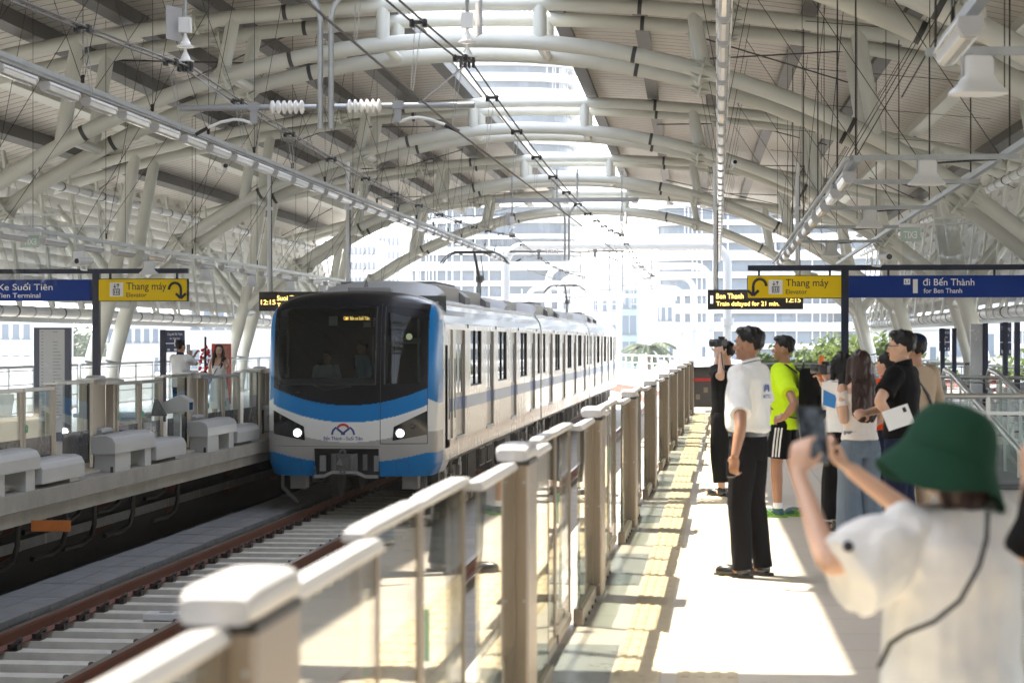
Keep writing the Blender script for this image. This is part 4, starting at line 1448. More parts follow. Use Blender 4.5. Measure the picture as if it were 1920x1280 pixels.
for k, Y in enumerate((22.0, 58.0)):
    xo = 0.0 if k == 0 else 0.0
    xc = -4.37
    r = empty('wire_support', (xc, Y, 0), 0, ('nearer' if k == 0 else 'farther') + ' grey hanging bracket holding the overhead wires of both tracks', 'wire support', 'overhead line brackets')
    MB().beam((-2.1, 0, 5.77), (2.1, 0, 5.77), 0.12, 0.12).build('top_beam', M['ocs'], r)
    for s in (-1, 1):
        MB().tube([(s * 0.06, 0, 4.03), (s * 0.06, 0, 5.25), (s * 0.09, 0, 5.4), (s * 0.22, 0, 5.6), (s * 0.3, 0, 5.78), (s * 0.3, 0, zL(0.3) - 0.1)], 0.032, 10).build('drop_tube', M['galv'], r, smooth=True)
        # cross bar with porcelain insulator
        b = MB()
        insul(b, (s * 0.24 if s > 0 else -0.24 - 0.4, 0, 4.28), 'x', 6, 0.04, 0.078, 0.4)
        b.build('insulator', M['porcelain'], r, smooth=50)
        MB().tube([(s * 0.1, 0, 4.28), (s * 0.24, 0, 4.28)], 0.03, 8).build('end_fitting', M['galv'], r)
        MB().tube([(s * 0.64, 0, 4.28), (s * 1.68, 0, 4.28)], 0.034, 10).build('cross_bar', M['ocs'], r, smooth=True)
        b = MB()
        b.cbox((s * 0.82, 0, 4.2), (0.08, 0.03, 0.2))
        b.cbox((s * 0.82, 0, 4.29), (0.12, 0.07, 0.09))
        b.build('bar_clamp', M['ocs'], r)
        # curved steady arm to the contact wire
        e = MX['near'] - 0.09 - xc if s > 0 else MX['far'] + 0.12 - xc
        pts = [(s * 0.84, 0, 4.1), (s * 0.95, 0, 4.14), (s * 1.05, 0, 4.15), (s * 1.2, 0, 4.12), (s * 1.35, 0, 4.06), (e, 0, 3.985)]
        MB().tube(pts, 0.017, 8).build('steady_arm', M['white'], r, smooth=True)
        MB().tube([pts[-2], pts[-1]], 0.021, 8).build('wire_grip', M['black'], r)
        # carrier wire hanger: rod, box, two bells, clamp
        x = (MX['near'] if s > 0 else MX['far']) - xc
        MB().tube([(x, 0, 5.25), (x, 0, zL(x) - 0.1)], 0.022, 8).build('hanger_rod', M['galv'], r)
        b = MB()
        b.cbox((x - 0.0, 0, 5.22), (0.13, 0.1, 0.17))
        b.build('hanger_box', M['white'], r)
        b = MB()
        b.cbox((x + 0.13 * s, 0, 5.24), (0.012, 0.3, 0.38), rot=Matrix.Rotation(R(20 * s), 3, 'Z'))
        b.build('hanger_plate', M['capgrey'], r)
        for q in range(2):
            MB().lathe([(0.015, 0.16), (0.02, 0.12), (0.055, 0.05), (0.06, 0.035), (0.1, 0.018), (0.1, 0.005), (0.02, 0.0)], 20, (x, 0, 4.97 - q * 0.17)).build('bell_insulator', M['porcelain'], r, smooth=50)
        b = MB()
        for q in (-0.07, -0.02, 0.02, 0.07):
            b.cbox((x + q, 0, 4.75), (0.025, 0.09, 0.11))
        b.cbox((x, 0, 4.77), (0.18, 0.04, 0.03))
        b.build('wire_clamp', M['black'], r)
        MB().beam((x, 0, 4.74), (s * 1.05, 0, 4.3), 0.05, 0.012).build('stay_strap', M['ocs'], r)

# ================================================================== LIGHT RAILS
def fixture():
    r = empty('tube_light', (0, 0, 0))
    b = MB()
    b.prism([(-0.06, 0.0), (0.06, 0.0), (0.075, -0.035), (-0.075, -0.035)], 'y', -0.54, 0.54)
    b.build('housing', M['white'], r)
    b = MB()
    b.prism([(-0.068, -0.036), (0.068, -0.036), (0.05, -0.1), (0.02, -0.115), (-0.02, -0.115), (-0.05, -0.1)], 'y', -0.52, 0.52)
    b.build('diffuser', M['diffuser'], r, bevel=0.008)
    for s in (-1, 1):
        b = MB()
        b.prism([(-0.06, 0.0), (0.06, 0.0), (0.07, -0.05), (0.04, -0.1), (-0.04, -0.1), (-0.07, -0.05)], 'y', s * 0.545 - 0.02, s * 0.545 + 0.02)
        b.build('end_cap', M['capgrey'], r)
    return r
F0 = fixture()
f_used = [False]
def put_light(loc, label, group):
    if f_used[0]: o = copy_tree(F0)
    else:
        o = F0
        f_used[0] = True
    o.location = loc
    tag(o, label, 'light', group)
def light_rail(x, z, ys, what, rods, every=2):
    r = empty('light_rail', (x, 0, 0), 0, 'long grey channel carrying tube lights ' + what, 'light rail', 'light rails')
    if ys[1] - ys[0] > 5:                             # the channel has a gap after its first lamp
        MB().box(-0.035, 0.035, ys[0] - 3, ys[0] + 1.2, z + 0.03, z + 0.09).build('channel', M['galv'], r)
        MB().box(-0.035, 0.035, ys[1] - 1, ys[-1] + 1, z + 0.03, z + 0.09).build('channel', M['galv'], r)
    else:
        MB().box(-0.035, 0.035, ys[0] - 1, ys[-1] + 1, z + 0.03, z + 0.09).build('channel', M['galv'], r)
    MB().box(-0.12, -0.08, ys[0 if ys[1] - ys[0] < 5 else 1] - 1, ys[-1] + 1, z + 0.05, z + 0.08).build('conduit', M['galv'], r)
    n = 0
    for k, y in enumerate(ys):
        put_light((x - 0.05, y, z - 0.03), 'tube light %s, %s from the near end' % (what, nth(k + 1)), 'tube lights ' + what)
        if k % every == 0 and n < 90:
            for (dx, dy) in rods:
                c = x + dx - axis_x(y)
                top = zU(min(13, abs(c))) + 0.3
                MB().tube([(dx * 0.0, y + 0.7, z + 0.09), (dx, y + 0.7 + dy, top)], 0.005, 5).build('hanger_rod', M['rod'], r)
                MB().cbox((dx * 0.02, y + 0.7, z + 0.16), (0.016, 0.016, 0.1)).build('turnbuckle', M['rod'], r)
                n += 1
    return r
light_rail(-7.7, 4.69, [Yd(-7.7, 20.6 + 1.5 * k) for k in range(36)], 'above the opposite platform edge', ((0.45, 0.3), (-0.9, -0.2), (0, 0)))
light_rail(0.11, 4.74, [Yd(0.11, 16.1 + 1.47 * k) for k in range(40)], 'above the near platform edge', ((0.5, 0.5), (-0.5, 0.5)), 4)
light_rail(-10.6, 3.32, [Yd(-10.6, 28.3 + 1.9 * k) for k in range(22)], 'over the middle of the opposite platform', ((0.7, 0.2), (0, 0)), 3)
light_rail(1.36, 3.37, [Yd(1.36, d_) for d_ in [10.9] + [20.4 + 2.2 * k for k in range(12)]], 'over the middle of the near platform', ((0.4, 0.3), (0, 0)), 3)
# cross channels with horn loudspeakers
def speaker():
    r = empty('horn_speaker', (0, 0, 0))
    b = MB()
    rings = []
    for (z, hx, hy) in ((0, 0.12, 0.08), (-0.03, 0.13, 0.09), (-0.16, 0.13, 0.1), (-0.24, 0.17, 0.13), (-0.3, 0.24, 0.17), (-0.33, 0.25, 0.18), (-0.34, 0.2, 0.14)):
        n = 20
        rings.append([Vector((math.copysign(abs(math.cos(2 * math.pi * i / n)) ** 0.6, math.cos(2 * math.pi * i / n)) * hx, math.copysign(abs(math.sin(2 * math.pi * i / n)) ** 0.6, math.sin(2 * math.pi * i / n)) * hy, z)) for i in range(n)])
    b.loft(rings, True)
    b.build('horn', M['white'], r, smooth=True)
    MB().box(-0.15, 0.15, -0.03, 0.03, 0.0, 0.03).build('mount', M['galv'], r)
    for s in (-1, 1):
        MB().cbox((s * 0.137, 0, -0.1), (0.012, 0.05, 0.24)).build('side_bracket', M['capgrey'], r)
    return r
S0 = speaker()
sp_used = [False]
def put_speaker(loc, rz, label):
    o = copy_tree(S0) if sp_used[0] else S0
    sp_used[0] = True
    o.location = loc
    o.scale = (0.72,) * 3
    o.rotation_euler = (0, 0, rz)
    tag(o, label, 'loudspeaker', 'white horn loudspeakers under the light rails')
for k, d in enumerate((12.4, 19.6, 22.6, 27.0, 31.5, 36.0)):
    y = Yd(2, d)
    r = empty('cross_channel', (0, y, 0), 0, '%s grey cross channel linking the light rails over the near platform, counted from the camera' % nth(k + 1), 'cross channel', 'cross channels over the near platform')
    MB().beam((1.3, 0, 3.46), (2.95, 0, 3.46), 0.06, 0.05).build('channel', M['galv'], r)
    MB().tube([(1.36, 0, 3.48), (1.36, 0, 6.6)], 0.009, 5).build('hanger_rod', M['rod'], r)
    MB().tube([(2.85, 0, 3.48), (2.85, 0, 6.4)], 0.009, 5).build('hanger_rod', M['rod'], r)
    if k in (0, 1, 3, 5): put_speaker((2.05 if k else 1.62, y, 3.43), 0.2, 'white horn loudspeaker under the %s cross channel over the near platform' % nth(k + 1))
    MB().tube([(2.0, 0, 3.47), (2.2, 0.4, 3.44), (2.85, 0.7, 3.5)], 0.012, 6).build('cable_loop', M['black'], r)
r = empty('light_rail', (2.85, 0, 0), 0, 'bare grey channel without lamps beside the lamp rail over the near platform', 'light rail', 'light rails')
MB().box(-0.03, 0.03, 8, 48, 3.48, 3.54).build('channel', M['galv'], r)
for k in range(7):
    y = Yd(-10.6, 33.2 + 4.1 * k)
    put_speaker((-10.6, y, 3.15), 0.4, 'white horn loudspeaker under the opposite lamp rail, %s from the near end' % nth(k + 1))
# vertical suspension rods and crossed cables under the roof
nr = 0
for (xs, y0, y1, st, desc) in (((2.35, 2.95, 3.55), 12, 40, 2.1, 'near'), ((-9.2, -8.4, -11.8), 22, 62, 3.3, 'opposite')):
    r = empty('suspension_rods', (0, 0, 0)) if False else None
for s, (xa, xb, za, n) in enumerate(((1.36, 3.4, 3.46, 8), (-10.6, -8.6, 3.4, 8))):
    for k in range(n):
        y = (15 if s == 0 else 27) + k * 5.2
        side = 'near' if s == 0 else 'opposite'
        r = empty('cable_stay', (0, y, 0), 0, 'crossed thin dark steel stays above the %s platform lamp rail, %s set from the camera' % (side, nth(k + 1)), 'steel stay', 'steel stays above the %s platform' % side)
        c1, c2 = xa - axis_x(y), xb - axis_x(y)
        MB().tube([(xa, 0, za), (xb, 1.2, zU(abs(xb - axis_x(y))) + 0.25)], 0.0055, 5).build('stay_rod', M['rod'], r)
        MB().tube([(xa + 1.5 * (1 if s == 0 else -1), 0.2, za), (xa - 0.9 * (1 if s == 0 else -1), 0.9, zU(abs(xa - axis_x(y))) + 0.25)], 0.0055, 5).build('stay_rod', M['rod'], r)
        MB().tube([(xa + 0.75 * (1 if s == 0 else -1), 0.0, za + 0.05), (xa + 0.75 * (1 if s == 0 else -1), 0.0, zU(abs(xa - axis_x(y))) + 0.2)], 0.005, 5).build('stay_rod', M['rod'], r)
        MB().tube([(xa, 0.6, 6.9 - 0.05 * abs(c1)), (xb + 2.2 * (1 if s == 0 else -1), 0.8, 6.7 - 0.06 * abs(c2))], 0.006, 5).build('stay_rod', M['rod'], r)
# dome cameras
def cctv(loc, rz, label):
    r = empty('security_camera', loc, rz, label, 'security camera', None)
    MB().tube([(0, -0.16, 0), (0, 0.16, 0.02)], 0.06, 14).build('barrel', M['white'], r, smooth=True)
    MB().tube([(0, -0.175, -0.001), (0, -0.158, 0)], 0.045, 14).build('lens', M['blackgl'], r, smooth=True)
    MB().tube([(0, 0.05, -0.05), (-0.05, 0.1, -0.14), (-0.17, 0.1, -0.13), (-0.2, 0.1, 0.0)], 0.018, 8).build('arm', M['white'], r, smooth=True)
cctv(P(1377, 305, 44), 0.1, 'white barrel security camera on the lamp column above the near platform')
cctv(P(422, 312, 38), 0.3, 'white barrel security camera high under the roof over the opposite platform')
cctv(P(158, 490, 33), -0.5, 'white barrel security camera above the yellow sign of the opposite platform')
cctv(P(1660, 482, 31), 0.3, 'white barrel security camera above the yellow sign of the near platform')
# ================================================================== RAILINGS, SEATS, BARRIERS
def railing(p, q, n, label, h=1.1, infill=4, m='galv', group=None, r_post=0.022, glass=False):
    p, q = Vector(p), Vector(q)
    d = q - p
    r = empty('railing', p, math.atan2(-d.x, d.y), label, 'railing', group)
    L = d.length
    dz = 0
    MB().tube([(0, 0, h), (0, L, h)], 0.03, 10).build('handrail', M[m], r, smooth=True)
    for i in range(n + 1):
        y = L * i / n
        MB().box(-0.015, 0.015, y - 0.025, y + 0.025, 0, h).build('baluster_post', M[m], r)
    for k in range(infill):
        z = 0.12 + (h - 0.2) * k / max(1, infill - 1)
        MB().tube([(0, 0, z), (0, L, z)], 0.011, 6).build('infill_bar', M[m], r)
    if glass:
        for i in range(n):
            MB().box(-0.005, 0.005, L * i / n + 0.05, L * (i + 1) / n - 0.05, 0.1, h - 0.12).build('pane', M['glass'], r)
    return r
nrail = 0
for k in range(9):
    y0 = 26 + k * 6.5
    railing((-14.75 - 0.0128 * (y0 - 34), y0, 0), (-14.75 - 0.0128 * (y0 - 27.5), y0 + 6.3, 0), 4, 'grey railing section along the outer side of the opposite platform, %s from the near end' % nth(k + 1), group='railings of the opposite platform')
for k in range(7):
    y0 = 24 + k * 8.5
    railing((6.35 - 0.0128 * (y0 - 34), y0, 0), (6.35 - 0.0128 * (y0 - 25.5), y0 + 8.3, 0), 5, 'grey railing section along the outer side of the near platform, %s from the camera' % nth(k + 1), group='railings of the near platform')
    MBx = MB().box(6.5, 6.58, y0, y0 + 8.4, 0.0, 0.75).build('parapet_panel', mat('grey_parapet', (0.3, 0.3, 0.31), 0.6, var=0.1))
    tag(MBx, 'grey parapet panel under the railing of the near platform, %s from the camera' % nth(k + 1), 'parapet', 'parapet panels of the near platform')
# stair opening: steel railing with glass across the platform
ya = Yd(2.6, 22.3)
r = empty('stair_railing', (2.25, ya, 0), 0, 'stainless railing with glass panes crossing in front of the stairs', 'railing')
MB().tube([(-0.2, 0, 1.04), (2.6, 0, 1.04)], 0.033, 12).build('handrail', M['steel_cool'], r, smooth=True)
MB().box(-0.2, 2.6, -0.012, 0.012, 0.83, 0.87).build('mid_rail', M['steel_cool'], r)
for x in (-0.2, 0.05, 0.76, 1.55, 2.3):
    MB().box(x - 0.022, x + 0.022, -0.03, 0.03, 0, 1.03).build('post', M['steel_cool'], r)
for (x0, x1) in ((0.1, 0.72), (0.8, 1.51), (1.59, 2.26)):
    MB().box(x0, x1, -0.005, 0.005, 0.1, 0.8).build('pane', M['glass'], r)
MB().box(-0.2, 2.6, -0.05, 0.05, 0, 0.06).build('curb', mat('dark_curb', (0.06, 0.06, 0.065), 0.4), r)
# escalator balustrades running away from it
for k, x in enumerate((2.35, 2.62, 3.6, 4.3)):
    r = empty('escalator_balustrade', (x, ya + 0.5, 0), 0, ('first', 'second', 'third', 'fourth')[k] + ' sloping stair balustrade counted from the tracks, with steel handrail and glass', 'balustrade', 'stair balustrades')
    y1 = 9.0
    MB().tube([(0, 0, 0.1), (0, 1.2, 0.35), (0, y1 - 1, 1.15), (0, y1, 1.2), (0, y1 + 0.3, 1.05), (0, y1 + 0.2, 0.9)], 0.04, 10).build('handrail', M['steel_cool'], r, smooth=True)
    MB().tube([(0.1, 0.3, -0.1), (0.1, y1 - 1, 0.85), (0.1, y1, 0.9)], 0.025, 8).build('lower_rail', M['steel_cool'], r, smooth=True)
    for q in range(7):
        y = 1.2 + q * 1.15
        zt = 0.35 + (y - 1.2) * 0.8 / 6.8
        MB().box(-0.02, 0.02, y - 0.02, y + 0.02, 0.0, zt).build('post', M['steel_cool'], r)
        b = MB()
        b.prism([(y + 0.04, 0.05), (y + 1.1, 0.05), (y + 1.1, zt + 0.06), (y + 0.04, zt - 0.07)], 'x', -0.005, 0.005)
        b.build('pane', M['glass'], r)
struct(MB().box(2.3, 4.6, ya + 0.4, ya + 9.5, 0.0, 0.02).build('stairwell_floor', mat('dark_stairwell', (0.12, 0.12, 0.13), 0.5)))
# railing returning along the stairs
railing((3.35, Yd(3, 31), 0), (6.2, Yd(6, 29), 0), 3, 'stainless railing behind the stairs beside the silver notice board', m='steel_cool')
# seats
def bench(x, d, n, label):
    r = empty('bench_seat', (x, Yd(x, d), 0), R(-20), label, 'seat', 'perforated metal benches')
    for i in range(n):
        xx = i * 0.56
        b = MB()
        prof = [(-0.24, 0.42), (-0.2, 0.44), (0.0, 0.42), (0.17, 0.42), (0.22, 0.5), (0.3, 0.84), (0.285, 0.845), (0.2, 0.5), (0.16, 0.435), (0.0, 0.435), (-0.2, 0.455), (-0.24, 0.435)]
        b.prism(prof, 'x', xx - 0.25, xx + 0.25)
        b.build('seat_shell', M['white'], r)
        MB().tube([(xx - 0.27, -0.2, 0.46), (xx - 0.27, -0.18, 0.62), (xx - 0.27, 0.15, 0.64), (xx - 0.27, 0.22, 0.5)], 0.014, 6).build('armrest', M['galv'], r)
    MB().tube([(-0.28, 0.05, 0.38), (n * 0.56 - 0.28, 0.05, 0.38)], 0.03, 8).build('beam', M['galv'], r)
    for xx in (0, (n - 1) * 0.56):
        MB().tube([(xx, -0.25, 0.02), (xx, 0.05, 0.36), (xx, 0.3, 0.02)], 0.022, 8).build('leg', M['galv'], r)
    return r
bench(3.45, 34.5, 2, 'white perforated metal bench beyond the people, next to the navy sign posts')
bench(-12.6, 31.0, 4, 'white metal bench behind the screen doors of the opposite platform')
# red belt barriers
def belt(p, q, z, label, posts=True):
    p, q = Vector(p), Vector(q)
    d = q - p
    r = empty('belt_barrier', p, math.atan2(d.y, d.x), label, 'belt barrier', 'red belt barriers')
    L = d.length
    MB().box(0, L, -0.004, 0.004, z - 0.035, z + 0.035).build('belt', M['red'], r)
    for x in (0, L):
        MB().tube([(x, 0, 0.02), (x, 0, z + 0.08)], 0.032, 12).build('post', M['black'], r, smooth=True)
        MB().lathe([(0.17, 0), (0.17, 0.02), (0.05, 0.04)], 20, (x, 0, 0)).build('base', M['black'], r, smooth=True)
belt((-0.68, 45.6, 0), (1.1, 45.6, 0), 0.78, 'red belt barrier stretched across the far end of the near platform')
belt((1.15, 45.5, 0), (3.0, 44.0, 0), 0.78, 'red belt barrier behind the neon shirt man and the women')
belt((3.05, 37.0, 0), (4.45, 36.2, 0), 0.78, 'red belt barrier in front of the metal bench')
# dark end fence at the far end of the platform
r = empty('end_fence', (-0.6, 46.6, 0), 0, 'dark fence closing the far end of the near platform behind the red belt', 'fence')
MB().box(0, 1.7, 0, 0.06, 0.12, 0.95).build('fence_panel', M['panel_dk'], r)
b = MB()
for i in range(9):
    b.box(0.1 + i * 0.18, 0.2 + i * 0.18, -0.02, -0.002, 0.3 + (i % 3) * 0.16, 0.42 + (i % 3) * 0.16)
b.build('fence_plate', mat('brown_plate', (0.2, 0.17, 0.13), 0.6), r)
MB().box(-0.02, 1.72, -0.03, 0.09, 0.95, 1.06).build('cap_rail', M['black'], r)
for x in (0.03, 0.85, 1.67):
    MB().box(x - 0.03, x + 0.03, -0.03, 0.09, 0, 1.12).build('post', M['galv'], r)
railing((0.6, 50, 0), (6.0, 49.5, 0), 5, 'pale railing crossing the platform behind the waiting people', m='galv', infill=6)
# orange flag post
p = PF(1520, 800, 0.0)
# second bins etc on the opposite platform
for k, (u, d) in enumerate(((30, 29), (215, 30.5))):
    x = P(u, 700, d).x
    r = empty('planter_box', (x, Yd(x, d), 0), 0, ('nearer' if k == 0 else 'farther') + ' pale box seat behind the glass of the opposite platform doors', 'box seat', 'pale box seats')
    MB().box(-0.5, 0.5, -0.3, 0.3, 0.05, 0.5).build('box', mat('pale_box', (0.55, 0.5, 0.42), 0.5), r, bevel=0.02)
    MB().box(-0.55, 0.55, -0.35, 0.35, 0.5, 0.56).build('lid', M['white'], r, bevel=0.02)
# red lantern flower post
p = P(385, 690, 42)
r = empty('flower_post', (p.x, p.y, 0), 0, 'thin post wrapped in red flowers beside the long haired woman', 'flower post')
MB().tube([(0, 0, 0), (0, 0, 1.75)], 0.025, 8).build('stem', M['rod'], r)
b = MB()
rnd = random.Random(3)
for k in range(60):
    a, z = rnd.uniform(0, 6.3), rnd.uniform(0.7, 1.55)
    q = 0.13 * (1.7 - z) + 0.04
    b.ell((math.cos(a) * q, math.sin(a) * q, z), rnd.uniform(0.02, 0.04), 8, 5)
b.build('blossoms', M['red'], r, smooth=True)
# ================================================================== SIGNS
def lift_icon(parent, x, z, s, y):
    MB().box(x, x + s, y - 0.004, y, z, z + s * 1.02).build('icon_plate', M['signwhite'], parent)
    k = MB()
    yy0, yy1 = y - 0.008, y - 0.0045
    a, b, c, d = x + s * 0.24, x + s * 0.76, z + s * 0.1, z + s * 0.56
    w = s * 0.05
    for q in ((a, b, c, c + w), (a, b, d - w, d), (a, a + w, c, d), (b - w, b, c, d)):
        k.box(q[0], q[1], yy0, yy1, q[2], q[3])
    for i in range(3):
        px = a + (b - a) * (i + 1) / 4
        k.box(px - s * 0.03, px + s * 0.03, yy0, yy1, c + s * 0.1, c + s * 0.3)
        k.lathe([(0.001, yy0), (s * 0.035, yy0), (s * 0.035, yy1), (0.001, yy1)], 10, (px, 0, c + s * 0.35), rot=Matrix.Rotation(R(-90), 3, 'X'))
    for (px, up) in ((x + s * 0.38, 1), (x + s * 0.62, -1)):
        za, zb = z + s * 0.64, z + s * 0.92
        k.beam((px, y - 0.006, za), (px, y - 0.006, zb), w, 0.003, 0, (0, 1, 0))
        zt = za if up > 0 else zb
        for sg in (-1, 1):
            k.beam((px, y - 0.006, zt), (px + sg * s * 0.1, y - 0.006, zt + up * s * 0.1), w, 0.003, 0, (0, 1, 0))
    k.build('icon', M['ink'], parent)
def hook_arrow(parent, cx, cz, s, y, mir):
    """arrow that curls over and points down"""
    pts = []
    for i in range(15):
        a = math.pi * i / 14
        pts.append((cx + mir * (-math.cos(a)) * s * 0.36 - mir * s * 0.1, cz + s * 0.05 + math.sin(a) * s * 0.4))
    pts.append((pts[-1][0], cz - s * 0.42))
    b = MB()
    for p, q in zip(pts, pts[1:]):
        b.beam((p[0], y - 0.005, p[1]), (q[0], y - 0.005, q[1]), s * 0.15, 0.004, 0, (0, 1, 0))
    tip = pts[-1]
    for sg in (-1, 1):
        b.beam((tip[0], y - 0.0075, tip[1] - s * 0.05), (tip[0] + sg * s * 0.3, y - 0.0075, tip[1] + s * 0.24), s * 0.15, 0.004, 0, (0, 1, 0))
    b.build('arrow', M['ink'], parent)
def tsign(pole_u, d, beam, yellow, blue, label, mir, blue_fn, zpole=0):
    Y = Yd((pole_u - 1345) / 3752 * d, d)
    p = PY(pole_u, 640, Y)
    r = empty('direction_sign', (p.x, Y, 0), 0, label, 'sign', None)
    X = lambda u: PY(u, 640, Y).x - p.x
    Z = lambda v: PY(pole_u, v, Y).z
    MB().box(-0.065, 0.065, -0.06, 0.06, 0, Z(beam[2]) - 0.0).build('pole', M['navy'], r)
    MB().box(X(beam[0]), X(beam[1]), -0.05, 0.05, Z(beam[3]), Z(beam[2])).build('top_bar', M['navy'], r)
    MB().box(-0.09, 0.09, -0.09, 0.09, 0, 0.03).build('foot_plate', M['navy'], r)
    a, b = X(yellow[0]), X(yellow[1])
    c, e = Z(yellow[3]), Z(yellow[2])
    yp = MB().box(a, b, -0.07, 0.07, c, e).build('yellow_panel', M['yellow'], r, bevel=0.01)
    fr = MB()
    fr.box(a - 0.012, b + 0.012, -0.06, 0.06, c - 0.012, e + 0.012)
    fr.build('panel_rim', M['ink'], yp)
    for uu in (yellow[0] + 0.12 * (yellow[1] - yellow[0]), yellow[0] + 0.88 * (yellow[1] - yellow[0])):
        MB().box(X(uu) - 0.02, X(uu) + 0.02, -0.02, 0.02, e, Z(beam[3])).build('hanger', M['navy'], r)
    bp = MB().box(X(blue[0]), X(blue[1]), -0.07, 0.07, c, e).build('blue_panel', M['blue'], r, bevel=0.01)
    for f in (0.18, 0.66):
        uu = blue[0] + (blue[1] - blue[0]) * f
        MB().box(X(uu) - 0.02, X(uu) + 0.02, -0.02, 0.02, e, Z(beam[3])).build('hanger', M['navy'], r)
    return r, yp, bp, X, Z
ys = -0.0705
# near platform
r, yp, bp, X, Z = tsign(1584, 35, (1402, 2010, 497, 507), (1402, 1577, 517, 558), (1591, 2005, 515, 557), 'yellow lift sign and blue platform sign with a navy post on the near platform', 1, None)
hook_arrow(yp, X(1421), Z(538), X(1440) - X(1406), ys, -1)
lift_icon(yp, X(1441), Z(551), X(1467) - X(1441), ys)
lettering('Thang máy', X(1473), X(1553), Z(541), Z(523), ys, M['ink'], yp, bold=0.006)
lettering('Elevator', X(1473), X(1513), Z(551), Z(542.5), ys, M['ink'], yp, bold=0.006)
MB().box(X(1694), X(1706), ys - 0.003, ys, Z(534), Z(523)).build('line_badge', M['signwhite'], bp, bevel=0.004)
lettering('L1', X(1696.5), X(1703.5), Z(531), Z(526), ys - 0.004, M['blue'], bp, bold=0.01)
lettering('1', X(1711), X(1720), Z(550), Z(524), ys, M['signwhite'], bp, bold=0.02)
lettering('đi Bến Thành', X(1730), X(1826), Z(536), Z(521), ys, M['signwhite'], bp, bold=0.006)
lettering('for Ben Thanh', X(1731), X(1803), Z(550), Z(541), ys, M['signwhite'], bp, bold=0.006)
# opposite platform
r, yp, bp, X, Z = tsign(181, 38, (-420, 354, 504, 513), (187, 352, 524, 564), (-415, 172, 524, 565), 'blue platform sign and yellow lift sign with a navy post on the opposite platform', -1, None)
hook_arrow(yp, X(333), Z(545), X(345) - X(314), ys, 1)
lift_icon(yp, X(208), Z(556), X(233) - X(208), ys)
lettering('Thang máy', X(239), X(314), Z(548), Z(530), ys, M['ink'], yp, bold=0.006)
lettering('Elevator', X(239), X(277), Z(557), Z(549), ys, M['ink'], yp, bold=0.006)
lettering('đi Bến Xe Suối Tiên', X(-62), X(101), Z(544), Z(530), ys, M['signwhite'], bp, bold=0.006)
lettering('for Suoi Tien Terminal', X(-55), X(78), Z(558), Z(549), ys, M['signwhite'], bp, bold=0.006)
# LED boards
def ledboard(u0, u1, v0, v1, d, rods, label):
    um = (u0 + u1) / 2
    Y = Yd((um - 1345) / 3752 * d, d)
    p = PY(um, v1, Y)
    r = empty('departure_board', (p.x, Y, 0), 0, label, 'departure board', None)
    X = lambda u: PY(u, 640, Y).x - p.x
    Z = lambda v: PY(um, v, Y).z
    MB().box(X(u0), X(u1), -0.08, 0.08, Z(v1), Z(v0)).build('case', M['ledpanel'], r, bevel=0.01)
    for u in rods:
        MB().tube([(X(u), 0, Z(v0)), (X(u), 0, 5.6)], 0.045, 10).build('hanging_tube', M['white'], r)
        MB().tube([(X(u) + 0.06, 0, Z(v0)), (X(u) + 0.055, -0.02, 4.2), (X(u) + 0.05, 0, 5.3)], 0.01, 6).build('power_cable', M['black'], r)
        MB().box(X(u) - 0.07, X(u) + 0.07, -0.07, 0.07, 4.55, 4.62).build('tube_collar', M['white'], r)
    return r, X, Z
yl = -0.0815
r, X, Z = ledboard(1327, 1506, 543, 580, 44, (1341, 1495), 'black departure board with amber letters about a delay over the near platform')
lettering('1', X(1332), X(1337), Z(569), Z(554), yl, M['ledwhite'], r, bold=0.015)
MB().box(X(1342), X(1400), yl + 0.0, yl + 0.0012, Z(561), Z(547)).build('text_row', M['panel_dk'], r)
lettering('Ben Thanh', X(1343), X(1394), Z(560), Z(550), yl - 0.002, M['led'], r, bold=0.01)
lettering('Train delayed for 21 min.', X(1343), X(1461), Z(576), Z(565), yl - 0.002, M['led'], r, bold=0.01)
lettering('12:15', X(1474), X(1501), Z(567), Z(558), yl - 0.002, M['led'], r, bold=0.01)
r, X, Z = ledboard(487, 667, 547, 583, 44, (505, 652), 'black departure board with amber letters half hidden behind the train')
lettering('12:15', X(491), X(518), Z(571), Z(562), yl - 0.002, M['led'], r, bold=0.01)
lettering('Suoi Tien Terminal', X(521), X(612), Z(563.5), Z(554), yl - 0.002, M['led'], r, bold=0.01)
lettering('Train delayed for 17 min.', X(521), X(640), Z(578), Z(568), yl - 0.002, M['led'], r, bold=0.01)
# exit signs seen from the back
def exitsign(u0, u1, v0, v1, d, label):
    Y = Yd((u0 - 1345) / 3752 * d, d)
    a, b = PY(u0, v1, Y), PY(u1, v0, Y)
    r = empty('exit_sign', (a.x, Y, a.z), 0, label, 'exit sign', None)
    w, h = b.x - a.x, b.z - a.z
    M['exitgreen'] = mat('pale_green_acrylic', (0.42, 0.52, 0.46), 0.3)
    MB().box(0, w, -0.01, 0.01, 0, h).build('plate', M['exitgreen'], r)
    lettering('EXIT', w * 0.16, w * 0.84, h * 0.22, h * 0.72, -0.0115, M['signwhite'], r, bold=0.012, back=True)
    MB().box(-0.02, w + 0.02, -0.03, 0.03, h, h + 0.05).build('lamp_head', M['white'], r)
    MB().tube([(w / 2, 0, h + 0.05), (w / 2, 0, h + 0.3)], 0.01, 6).build('drop_rod', M['galv'], r)
exitsign(39, 74, 441, 464, 31, 'pale green exit sign seen in reverse above the opposite platform')
exitsign(1688, 1725, 426, 453, 30, 'pale green exit sign seen in reverse above the near platform')
